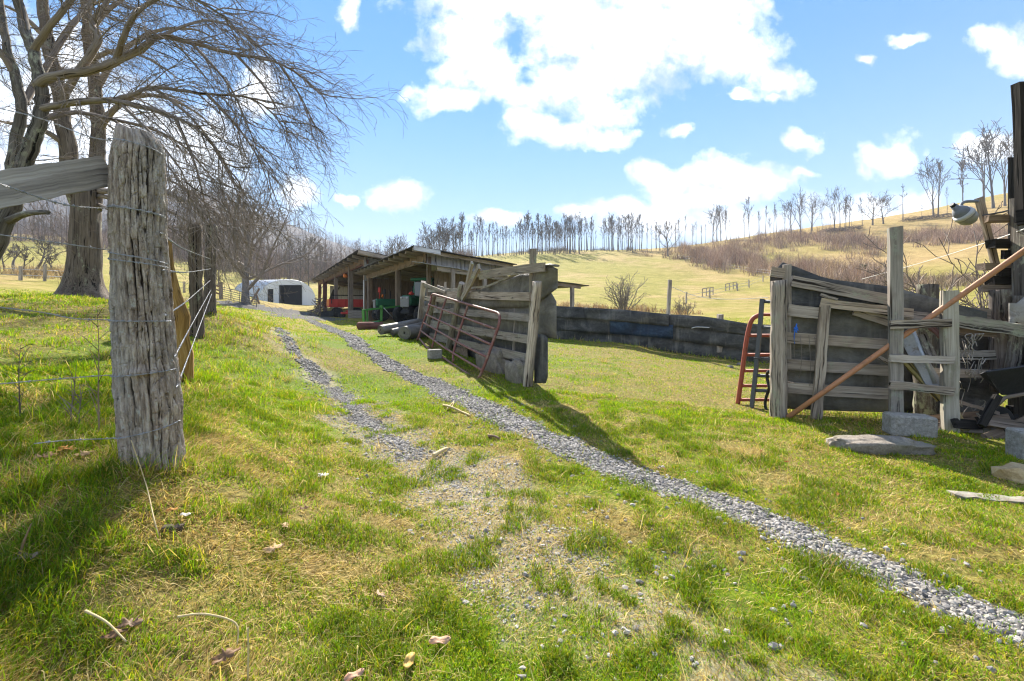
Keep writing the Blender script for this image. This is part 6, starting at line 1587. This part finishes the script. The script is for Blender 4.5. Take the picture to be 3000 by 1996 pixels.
def palette(n, dry):
    """fresh blade colours, a mix of bright, olive and yellowish"""
    g = _g.random(n); k = _g.uniform(.65, 1.3, n)
    br = np.array([.235, .40, .006]); ol = np.array([.15, .25, .006]); ye = np.array([.45, .44, .015])
    c = np.where((g < .5)[:, None], br, np.where((g < .75)[:, None], ol, ye))
    return c * k[:, None]
def straw(n):
    g = _g.random(n); k = _g.uniform(.6, 1.25, n)
    a = np.array([.60, .43, .12]); b = np.array([.76, .60, .27]); c = np.array([.36, .22, .08])
    return np.where((g < .5)[:, None], a, np.where((g < .8)[:, None], b, c)) * k[:, None]
def tall_near(X, Y):
    """where the bank is unmown and rank"""
    b = np.exp(-((X + 1.55 + .44 * Y) / 1.0) ** 2) * np.clip((Y - .8) / 1.2, 0, 1)
    left = np.clip((-X - 1.2 - .42 * Y) / .8, 0, 1)
    return np.clip(b + .8 * left, 0, 1)
# --- green turf
A_ = polar(480000, 1.15, 40, .38); B_ = polar(430000, 1.05, 7, 1.0)
X, Y, r = [np.concatenate(q) for q in zip(A_, B_)]
dry = dry_mask(X, Y); gr = gravel_mask(X, Y); wn = worn_mask(X, Y)
tuft = fbm(X * 5.5, Y * 5.5, 3); patch = fbm(X * 1.3 + 40, Y * 1.3, 3)
keep = (_g.random(len(X)) > dry * .42) & (_g.random(len(X)) > gr * .955) & (_g.random(len(X)) > wn * .75 * (tuft < .62)) & (tuft + (patch - .5) * .8 > .14 + .30 * _g.random(len(X))) & ~in_shed(X, Y)
X, Y, r, dry, tuft = X[keep], Y[keep], r[keep], dry[keep], tuft[keep]
tl = tall_near(X, Y); rank = np.clip((tuft - .45) * 4, 0, 1)
n = len(X)
h = (.024 + .034 * rank + .05 * tl * rank) * _g.uniform(.55, 1.35, n) * (1 + np.clip(r - 6, 0, 30) * .012)
w = (.0034 + .0007 * np.clip(r - 2, 0, 30)) * _g.uniform(.7, 1.3, n)
c = palette(n, dry)
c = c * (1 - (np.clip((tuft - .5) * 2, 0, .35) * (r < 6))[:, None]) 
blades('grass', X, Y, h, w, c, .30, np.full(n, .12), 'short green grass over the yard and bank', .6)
# --- dead thatch
A_ = polar(330000, 1.15, 38, .38); B_ = polar(230000, 1.05, 7, 1.0)
X, Y, r = [np.concatenate(q) for q in zip(A_, B_)]
dry = dry_mask(X, Y); gr = gravel_mask(X, Y); wn = worn_mask(X, Y)
keep = (_g.random(len(X)) < .24 + .70 * np.maximum(dry, wn * .6)) & (_g.random(len(X)) > gr * 1.05) & ~in_shed(X, Y)
X, Y, r = X[keep], Y[keep], r[keep]; n = len(X); tl = tall_near(X, Y)
h = (.035 + .05 * _g.random(n) ** 2 + .10 * tl * _g.random(n) ** 2) * (1 + np.clip(r - 6, 0, 30) * .012)
w = (.0026 + .0006 * np.clip(r - 2, 0, 30)) * _g.uniform(.7, 1.3, n)
blades('dry_grass', X, Y, h, w, straw(n), .25, _g.uniform(.45, .95, n), 'dry straw coloured thatch lying through the yard grass', .4, True)
# --- rank tufts on the bank and round the post
def tufts(cx, cy, per, hh, sp, green, label, name='tall_grass'):
    n = len(cx) * per; X = np.repeat(cx, per) + _g.normal(0, sp, n); Y = np.repeat(cy, per) + _g.normal(0, sp, n)
    h = np.repeat(hh, per) * _g.uniform(.4, 1.2, n); isg = _g.random(n) < green
    c = np.where(isg[:, None], palette(n, np.zeros(n)), straw(n)); r = np.hypot(X, Y)
    blades(name, X, Y, h, (.0032 + .0005 * np.clip(r - 2, 0, 30)) * _g.uniform(.7, 1.3, n), c, .32, np.where(isg, .1, _g.uniform(.15, .75, n)), label, .55)
n = 300; yy = _g.uniform(1.6, 14, n); xx = -1.75 - .44 * yy + _g.normal(0, .55, n) + .35
tufts(xx, yy, 34, _g.uniform(.08, .22, n), .07, .5, 'rank half dead grass along the fenced bank')
n = 240; yy = _g.uniform(1.3, 6.5, n); xx = _g.uniform(-1, 1, n) * (yy * 1.1 + .4); m_ = (gravel_mask(xx, yy) < .1) & (worn_mask(xx, yy) < .5); tufts(xx[m_], yy[m_], 26, _g.uniform(.04, .085, m_.sum()), .035, .9, 'fresh green tufts standing in the near lawn')
n = 150; yy = _g.uniform(1.3, 6, n); xx = _g.uniform(-1, .6, n) * (yy * 1.1 + .4); m_ = gravel_mask(xx, yy) < .1; tufts(xx[m_], yy[m_], 22, _g.uniform(.10, .24, m_.sum()), .09, .0, 'long loose straw lying in the near lawn', 'dry_grass')
n = 46; a = _g.uniform(0, 6.283, n); tufts(pb.x + np.cos(a) * .19, pb.y + .06 + np.sin(a) * .19, 30, _g.uniform(.05, .22, n), .03, .3, 'long grass round the foot of the corner post')
n = 300; yy = _g.uniform(2.2, 16, n); xx = -yy * .95 + _g.normal(0, 2.2, n) - 1.2; tufts(xx, yy, 26, _g.uniform(.06, .18, n), .09, .45, 'tussocky pasture grass on the left behind the wire')
u = _g.uniform(0, 1, 190); tufts(r1.x + u * 3.2 + _g.normal(0, .1, 190), r1.y - .15 - u * .5 + _g.normal(0, .3, 190), 14, _g.uniform(.05, .16, 190), .06, .3, 'thin mixed grass and straw in the shade of the right fence')
xs = np.linspace(1640, 2250, 60); ps = [W3.at(float(x), 1000, .12) for x in xs]
tufts(np.array([p.x for p in ps]) + _g.normal(0, .12, 60), np.array([p.y for p in ps]) + _g.normal(0, .06, 60), 12, _g.uniform(.08, .22, 60), .08, .55, 'grass tufts growing along the foot of the belting fence')
u = _g.uniform(0, 1, 90); tufts(R0.x + (L0.x - R0.x) * u + .1 - .25, R0.y + (L0.y - R0.y) * u - .1, 12, _g.uniform(.04, .14, 90), .08, .6, 'grass along the foot of the gate wing')
for px, py, H in ((1930, 1020, .30), (1920, 1019, .26), (1698, 1000, .26), (1684, 998, .35), (1612, 1000, .2), (1880, 1018, .2)):
    p = ghit(px, py, 8); tufts(np.array([p.x]), np.array([p.y]), 12, np.array([H]), .05, .0, 'dead orange grass clump before the belting fence')
p = ghit(1772, 1062, 8); tufts(np.array([p.x]), np.array([p.y]), 40, np.array([.26]), .05, .0, 'single orange tan clump standing in the yard')
# --- gravel
import bmesh as _bm
def stone_protos(k, sub):
    out = []
    from mathutils import noise as nz
    for i in range(k):
        bm = _bm.new(); _bm.ops.create_icosphere(bm, subdivisions=sub, radius=1)
        for v in bm.verts:
            q = v.co * .9 + V((i * 5.3, i * 1.7, 0)); v.co *= 1 + .55 * nz.noise(q) + .2 * nz.noise(q * 2.3)
        bm.verts.index_update(); out.append((np.array([v.co[:] for v in bm.verts]), np.array([[v.index for v in f.verts] for f in bm.faces]))); bm.free()
    return out
def stones(name, X, Y, size, label, sub, colr, sink=.35, sm=False):
    pr = stone_protos(9, sub); n = len(X); Z = gz(X, Y); kind = _g.integers(0, 9, n)
    VV, FF, CC = [], [], []; base = 0
    sx = size * _g.uniform(.75, 1.35, n); sy = size * _g.uniform(.6, 1.0, n); sz = size * _g.uniform(.42, .8, n)
    ang = _g.uniform(0, 6.283, n); tx = _g.normal(0, .35, n)
    for k in range(9):
        m = kind == k; v, f = pr[k]; c = m.sum()
        if not c: continue
        p = v[None] * np.stack([sx[m], sy[m], sz[m]], 1)[:, None, :]
        ct, st = np.cos(tx[m])[:, None], np.sin(tx[m])[:, None]
        y = p[:, :, 1] * ct - p[:, :, 2] * st; z = p[:, :, 1] * st + p[:, :, 2] * ct; x = p[:, :, 0]
        ca, sa = np.cos(ang[m])[:, None], np.sin(ang[m])[:, None]
        q = np.stack([X[m][:, None] + x * ca - y * sa, Y[m][:, None] + x * sa + y * ca, Z[m][:, None] + z + (sz[m] * (.5 - sink))[:, None]], -1)
        VV.append(q.reshape(-1, 3)); FF.append((f[None] + (np.arange(c) * len(v))[:, None, None]).reshape(-1, 3) + base); base += c * len(v)
        CC.append(np.repeat(colr[m], len(v), 0))
    cc = np.concatenate(CC); ob = rawmesh(name, 'gravel', np.concatenate(VV), [np.concatenate(FF)], {'tint': ('FLOAT_COLOR', np.concatenate([cc, np.ones((len(cc), 1))], 1))}, sm)
    tag(ob, label, 'gravel', kind='stuff')
def scol(n, lo=.14, hi=.46):
    k = _g.uniform(lo, hi, n); return np.stack([k * 1.06, k * .98, k * _g.uniform(.80, .93, n)], 1) * np.where(_g.random(n) < .12, .55, 1)[:, None]
def along(L, lo, hi, n, spread, pw=1.0):
    t = lo + (hi - lo) * _g.random(n) ** pw; i = np.minimum(t.astype(int), len(L) - 2); f = (t - i)[:, None]
    c = L[i] * (1 - f) + L[i + 1] * f; d = L[i + 1] - L[i]; d = d / np.linalg.norm(d, axis=1)[:, None]
    o = _g.uniform(-1, 1, n) * spread; return c[:, 0] - d[:, 1] * o, c[:, 1] + d[:, 0] * o
def dens_pick(X, Y, thr=.45):
    m = gravel_mask(X, Y) > thr + (_g.random(len(X)) - .5) * .85; return X[m], Y[m]
seglen = np.linalg.norm(np.diff(TR_R, axis=0), axis=1)
def even(L, s0, s1, dens, spread):
    """points spread evenly by length along the plan line"""
    seg = np.linalg.norm(np.diff(L, axis=0), axis=1); cum = np.concatenate([[0], np.cumsum(seg)]); a, b = np.interp([s0, s1], range(len(L)), cum)
    n = int((b - a) * 2 * spread * dens); s = _g.uniform(a, b, n); t = np.interp(s, cum, range(len(L))); i = np.minimum(t.astype(int), len(L) - 2); f = (t - i)[:, None]
    c = L[i] * (1 - f) + L[i + 1] * f; d = (L[i + 1] - L[i]) / seg[i][:, None]; o = _g.uniform(-1, 1, n) * spread
    return c[:, 0] - d[:, 1] * o, c[:, 1] + d[:, 0] * o
x, y = dens_pick(*even(TR_R, 7, 14, 5200, .42)); stones('gravel', x, y, np.clip(_g.lognormal(-4.55, .38, len(x)), .004, .021), 'grey crushed gravel of the near right wheel track', 1, scol(len(x)))
x, y = dens_pick(*even(TR_R, 3.5, 7, 3000, .42)); stones('gravel', x, y, np.clip(_g.lognormal(-4.3, .35, len(x)), .006, .026), 'grey crushed gravel of the middle of the right wheel track', 1, scol(len(x)))
x, y = dens_pick(*even(TR_R, 0, 3.5, 800, .5)); stones('gravel', x, y, _g.uniform(.018, .036, len(x)), 'grey crushed gravel of the far right wheel track', 0 + 1, scol(len(x)))
x, y = dens_pick(*even(TR_L, 3, 6.6, 1400, .42), .35); stones('gravel', x, y, _g.uniform(.010, .022, len(x)), 'grey crushed gravel of the left wheel track', 1, scol(len(x)))
x, y = dens_pick(*even(TR_L, 0, 3, 520, .5)); stones('gravel', x, y, _g.uniform(.018, .034, len(x)), 'grey crushed gravel of the far left wheel track', 1, scol(len(x)))
x, y = dens_pick(*even(TR_L, 6.4, 12, 560, .7), .28); stones('gravel', x, y, _g.uniform(.006, .015, len(x)), 'scattered gravel where the left wheel track fades into grass', 1, scol(len(x), .24, .52), .2)
x, y = even(TR_L, 5.5, 12, 32, .7); stones('gravel', x, y, _g.uniform(.010, .022, len(x)), 'scattered larger loose stones on the worn left track', 1, scol(len(x), .22, .5), .1)
x, y = even(TR_R, 4, 14, 40, .6); stones('gravel', x, y, _g.uniform(.010, .022, len(x)), 'stray stones in the turf beside the right wheel track', 1, scol(len(x)), .2)
x, y = even(TR_L, 3.5, 10, 2200, .7); m = worn_mask(x, y) > .4; stones('gravel', x[m], y[m], _g.uniform(.004, .009, m.sum()), 'fine grit on the worn left track', 1, scol(m.sum(), .25, .55), .2)

# --- fallen leaves and sticks
def leaf(px, py, size, colr, label, lobed, rot, tilt=.25, cup=.3, up=.03):
    p = ghit(px, py, 1.0) + V((0, 0, up)); pts = []
    k = 40
    for i in range(k):
        a = 2 * math.pi * i / k; rr = .5 * abs(math.cos(a)) ** .7 + .24
        if lobed: rr = (.20 + .10 * math.cos(a * 7 + .5) + .04 * math.cos(a * 11 + px)) * (1 + .1 * math.sin(a * 3 + py)) + .30 * abs(math.cos(a)) ** 3
        else: rr = 1 / math.sqrt((math.cos(a) / .55) ** 2 + (math.sin(a) / .20) ** 2) * (1 - .1 * math.cos(a))
        pts.append(V((math.cos(a) * rr, math.sin(a) * rr, 0)))
    vs = [V((0, 0, 0))] + [q * .5 for q in pts] + pts
    out = []
    for q in vs:
        z = cup * (q.y * q.y * 2.6 + .5 * q.x * q.x) + .07 * math.sin(q.x * 9 + q.y * 7 + px)
        w = V((q.x, q.y, z)) * size; w.rotate(Matrix.Rotation(tilt, 3, 'X')); w.rotate(Matrix.Rotation(rot, 3, 'Z')); out.append(p + w)
    fs = [(0, 1 + i, 1 + (i + 1) % k) for i in range(k)] + [(1 + i, 1 + k + i, 1 + k + (i + 1) % k, 1 + (i + 1) % k) for i in range(k)]
    vo = [q - V((0, 0, .0012)) for q in out]; o = len(out)
    fs = fs + [tuple(reversed([i + o for i in f])) for f in fs]
    fs += [(1 + k + i, o + 1 + k + i, o + 1 + k + (i + 1) % k, 1 + k + (i + 1) % k) for i in range(k)]
    ob = rawmesh('dead_leaf', 'leaf_dry', np.array([tuple(q - p) for q in out + vo]), [np.array([f for f in fs if len(f) == 3]), np.array([f for f in fs if len(f) == 4])],
                 {'tint': ('FLOAT_COLOR', np.array([[*(np.array(colr) * R_(.85, 1.15)), 1] for q in out] * 2))}, True)
    ob.location = p; tag(ob, label, 'leaf', 'fallen leaves in the grass')
tanl, brn, pale, org = (.50, .34, .18), (.24, .14, .075), (.72, .68, .62), (.55, .26, .07)
for a in [(945, 1404, .075, pale, 'white lobed oak leaf lying in the grass left of the worn track', True, .3), (1292, 1897, .085, (.60, .38, .25), 'curled pinkish tan leaf at the bottom of the lawn', False, .1), (1200, 1955, .09, (.58, .40, .12), 'upright yellow tan leaf at the bottom of the lawn', False, 1.5),
          (72, 1652, .10, (.38, .29, .22), 'large grey brown leaf in the shade below the corner post', False, .15), (660, 1945, .085, brn, 'dark brown crumpled leaf near the bottom edge', True, .9), (505, 1510, .05, org, 'small rusty leaf below the corner post', False, .4),
          (545, 1525, .05, pale, 'small white curled leaf below the corner post', False, .0), (835, 1555, .07, tanl, 'tan crumpled leaf left of the faded track', True, 2.0), (890, 1503, .05, brn, 'small brown folded leaf left of the faded track', True, .5), (800, 1625, .09, tanl, 'tan broken leaf in the dry patch left of the faded track', True, 1.0),
          (1115, 1760, .06, (.42, .30, .20), 'grey tan twisted leaf in the middle of the lawn', True, 2.4), (1040, 2000, .07, (.55, .33, .22), 'pinkish leaf cut by the bottom edge', False, .6), (190, 1330, .10, org, 'orange brown leaf heap edge left of the corner post', True, .2), (245, 1345, .09, tanl, 'tan leaf beside the orange one left of the corner post', True, 1.3), (130, 1352, .09, (.5, .3, .16), 'reddish tan leaf at the far left of the bank', True, .7),
          (2305, 1363, .045, (.40, .10, .03), 'red brown leaf in the dry grass right of the gravel', False, .2), (2230, 1330, .045, (.40, .12, .04), 'small red leaf in the dry grass below the right gate post', False, .9), (2455, 1460, .045, org, 'rusty leaf in the dry grass below the boulder', True, .5), (1985, 1333, .05, (.45, .24, .10), 'brown leaf right of the long shadow', True, 1.1),
          (380, 1850, .08, (.2, .13, .08), 'dark dead leaf in the rank grass at the lower left', True, .2), (340, 1880, .07, brn, 'brown dead leaf in the rank grass at the lower left', False, .8)]:
    leaf(*a)
def stick(pts, r, label, mat='stalk'):
    q = [ghit(px, py, 1.0) + V((0, 0, dz)) for px, py, dz in pts]; m = MB(); c = curve(q, 5); m.tube(c, [r * (1 - .5 * i / len(c)) for i in range(len(c))], 6, rough=.15); solo(m, 'stick', mat, label, 'stick', q[0], 'sticks lying in the grass')
stick([(1300, 1192, .02), (1320, 1203, .05), (1350, 1210, .02), (1378, 1222, .02)], .018, 'crooked pale stick lying beside the right wheel track')
stick([(1308, 1205, .02), (1330, 1190, .06), (1322, 1203, .03)], .012, 'short curved stick beside the crooked pale stick')
stick([(1270, 1345, .03), (1290, 1335, .04), (1310, 1322, .03)], .022, 'pale wood splinter lying across the left wheel track')
stick([(1432, 1284, .02), (1448, 1286, .03), (1462, 1290, .02)], .020, 'short brown chunk of wood between the wheel tracks', 'wood_warm')
stick([(250, 1830, .05), (310, 1870, .06), (370, 1905, .03)], .005, 'thin tan stalk lying in the grass at the lower left'); stick([(520, 1855, .06), (600, 1862, .08), (690, 1880, .07), (695, 1905, .02)], .0045, 'bent tan stalk lying near the bottom edge')
m = MB(); q = ghit(465, 1570, 1); m.tube(curve([q + V((0, 0, .0)), P(450, 1515, q.y + .05), P(428, 1420, q.y + .25), P(384, 1290, PY - .25)], 5), [.0035 - .0001 * i for i in range(16)], 5); solo(m, 'weed_stem', 'stalk', 'long pale straight stalk slanting before the foot of the corner post', 'weed', q)
m = MB(); q = ghit(726, 1996, 1); m.tube(curve([q, P(728, 1900, q.y), P(726, 1840, q.y)], 4), [.004, .0038, .0036, .0034, .0032, .003, .0028, .0026, .0024], 5); solo(m, 'weed_stem', 'stalk', 'single upright straw stalk at the bottom edge', 'weed', q)
m = MB(); q = ghit(62, 1640, 1); m.tube(curve([q, P(66, 1600, q.y), P(92, 1535, q.y)], 4), [.006, .006, .006, .005, .005, .005, .004, .003, .002], 5); solo(m, 'weed_stem', 'wood_warm', 'short orange broken stalk in the shade at the left edge', 'weed', q)
for i, (px, py) in enumerate([(490, 1555), (520, 1553)]):
    p = ghit(px, py, 1); rock(p + V((0, 0, .01)), (.028, .022, .015), ['dark clod with a hollow below the corner post', 'grey clod beside the dark one below the corner post'][i], 'clod', i, 20 + i, sub=2, name='clod')
for px, py in ((2168, 1070), (2140, 1078)):
    p = ghit(px, py, 6); rock(p + V((0, 0, .02)), (.10, .08, .05), 'small dark clod in the grass before the belting fence' if px > 2150 else 'smaller dark clod left of another before the belting fence', 'rock', 1, 30 + px % 7, sub=2, name='clod')

# ================================================================ SKY, SUN, CAMERA, AIR
SUN_AZ, SUN_EL = math.radians(-10.5), math.radians(36)
def make_world():
    w = bpy.data.worlds.new("World"); SC.world = w; w.use_nodes = True
    t = NT(w.node_tree)
    sky = t.n('ShaderNodeTexSky', sky_type='NISHITA', sun_disc=False, sun_elevation=SUN_EL, sun_rotation=SUN_AZ, altitude=700.0, air_density=1.0, dust_density=SKY_DUST, ozone_density=SKY_OZ)
    lum = t.n('ShaderNodeRGBToBW', {0: sky.outputs[0]}).outputs[0]
    k = t.math('DIVIDE', SKY_VAL, t.math('ADD', 1.0, t.math('MULTIPLY', lum, SKY_K)))
    skc = t.n('ShaderNodeHueSaturation', {'Saturation': SKY_SAT, 'Value': k, 'Color': sky.outputs[0]}).outputs[0]
    d = t.n('ShaderNodeTexCoord').outputs['Generated']
    sp = t.n('ShaderNodeSeparateXYZ', {0: d})
    yy = t.math('MAXIMUM', sp.outputs[1], .08)
    u = t.math('DIVIDE', sp.outputs[0], yy); v = t.math('DIVIDE', sp.outputs[2], yy)
    uv = t.n('ShaderNodeCombineXYZ', {0: u, 1: v}).outputs[0]
    wob = t.n('ShaderNodeTexNoise', {'Vector': uv, 'Scale': 5.5, 'Detail': 6.0, 'Roughness': .6})
    wv = t.n('ShaderNodeVectorMath', {0: wob.outputs['Color'], 1: (.5, .5, .5)}, operation='SUBTRACT').outputs[0]
    uvw = t.n('ShaderNodeVectorMath', {0: wv, 1: (.15, .12, 0), 2: uv}, operation='MULTIPLY_ADD').outputs[0]
    blobs = [(1080, 80, 85, 95), (1110, 160, 90, 50), (1040, 222, 75, 32), (1300, 60, 90, 95), (1450, 90, 165, 115), (1610, 75, 130, 85), (1690, 130, 105, 65), (1790, 190, 60, 48), (1790, 232, 35, 16), (1340, 170, 120, 58), (1190, 215, 80, 38), (1380, 245, 75, 38), (1150, 5, 160, 40), (1500, -30, 300, 60),
             (1215, 285, 62, 36), (1305, 305, 85, 32), (1400, 312, 60, 24), (1560, 290, 30, 13), (1500, 388, 55, 32), (1560, 420, 75, 42), (1650, 408, 70, 40), (1745, 418, 80, 36), (1640, 458, 140, 26), (1845, 408, 32, 12),
             (1145, 512, 60, 18), (1330, 490, 50, 20), (1420, 486, 90, 26), (1500, 512, 140, 40), (1700, 525, 180, 40), (1950, 505, 130, 36), (2110, 470, 80, 34), (2000, 470, 40, 18), (1846, 332, 40, 24), (2055, 350, 58, 45), (2290, 90, 70, 32), (2330, 135, 55, 32), (2085, 98, 45, 12), (1990, 138, 22, 7), (2255, 312, 50, 20), (2300, 330, 70, 40), (1705, 222, 30, 12),
             (908, 462, 52, 32), (690, 450, 48, 28), (800, 468, 25, 13), (812, 20, 30, 40), (600, 215, 55, 50), (420, 350, 130, 90), (250, 300, 150, 120), (100, 220, 160, 150), (60, 420, 200, 120), (300, 430, 240, 70), (480, 500, 140, 40), (-250, 300, 300, 300), (2650, 330, 140, 60), (2800, 100, 160, 70), (900, -160, 200, 60), (1900, -250, 260, 90)]
    f = 1333 * .7857
    acc = None
    for (x, y, rx, ry) in blobs:
        c = ((x - 1178.5) / f, (712.7 - y) / f, 0)
        q = t.n('ShaderNodeMapping', {'Vector': uvw, 'Location': (-c[0] * f / rx, -c[1] * f / ry, 0), 'Scale': (f / rx, f / ry, 0)}).outputs[0]
        L = t.n('ShaderNodeVectorMath', {0: q}, operation='LENGTH').outputs[1]
        acc = L if acc is None else t.n('ShaderNodeMath', {0: acc, 1: L, 2: .25}, operation='SMOOTH_MIN').outputs[0]
    n2 = t.noise(uv, 16, 9, .62, .2)
    val = t.math('ADD', acc, t.math('MULTIPLY', t.math('SUBTRACT', n2, .5), 2.5))
    dens = t.map(val, 1.34, .55, 0, 1)
    n3 = t.noise(uv, 7, 6, .6, .3)
    core = t.math('ADD', t.math('MULTIPLY', t.map(val, .9, .1, 0, 1), .25), t.math('MULTIPLY', t.map(n3, .38, .72, 0, 1), .8))
    ccol = t.mix(core, (CLOUD * .27, CLOUD * .305, CLOUD * .355), (CLOUD * 1.12, CLOUD * 1.12, CLOUD * 1.12))
    # elsewhere in the dome: unseen clouds added for white fill light
    n4 = t.noise(d, 3.2, 7, .6, .3)
    rest = t.map(n4, .46, .60, 0, .95)
    front = t.map(sp.outputs[1], .12, .3, 0, 1)
    mask = t.math('ADD', t.math('MULTIPLY', dens, front), t.math('MULTIPLY', rest, t.math('SUBTRACT', 1.0, front)), clamp=True)
    mask = t.math('MULTIPLY', mask, t.map(sp.outputs[2], -.02, .03, 0, 1))
    col = t.mix(mask, skc, ccol)
    b = t.n('ShaderNodeBackground', {'Color': col, 'Strength': SKY_STR})
    t.n('ShaderNodeOutputWorld', {'Surface': b.outputs[0]})
SKY_DUST, SKY_OZ, SKY_SAT, SKY_VAL, SKY_K, SKY_STR, CLOUD = 0.0, 1.5, 1.5, .68, .22, .13, 6.2
make_world()
sd = V((math.sin(SUN_AZ) * math.cos(SUN_EL), math.cos(SUN_AZ) * math.cos(SUN_EL), math.sin(SUN_EL)))
sl = bpy.data.lights.new('sun', 'SUN'); sl.energy = 4.7; sl.angle = math.radians(.55); sl.color = (1.0, .93, .82)
so = bpy.data.objects.new('sun', sl); C.objects.link(so); so.rotation_euler = (-sd).to_track_quat('-Z', 'Y').to_euler(); so.location = (0, 0, 30)
cd = bpy.data.cameras.new('camera'); cd.lens = 36 * F / 3000; cd.sensor_width = 36; cd.shift_y = (HY - 998) / 3000; cd.clip_end = 6000; cd.clip_start = .05
co = bpy.data.objects.new('camera', cd); C.objects.link(co); co.location = (0, 0, CZ); co.rotation_euler = (math.pi / 2, 0, 0)
SC.camera = co
if HAZE > 0:
    m = MB(); m.box((0, 0, 180), (6700, 6700, 560)); 
    mm, t = newmat('haze'); vol = t.n('ShaderNodeVolumePrincipled', {'Color': (.72, .83, 1.0, 1), 'Density': HAZE, 'Anisotropy': 0.0}); t.n('ShaderNodeOutputMaterial', {'Volume': vol.outputs[0]}); MATS['haze'] = mm
    hz = m.build('haze', 'haze'); tag(hz, 'thin pale blue air between the near trees and the far mountain', 'haze', kind='stuff')
SC.view_settings.view_transform = 'Standard'; SC.view_settings.look = 'None'; SC.view_settings.gamma = 1; SC.view_settings.exposure = EXPO
SC.render.engine = 'CYCLES'
SC.cycles.use_denoising = True; SC.cycles.filter_width = 1.2; SC.cycles.max_bounces = 6; SC.cycles.transparent_max_bounces = 4; SC.cycles.volume_bounces = 0; SC.cycles.caustics_reflective = False; SC.cycles.caustics_refractive = False
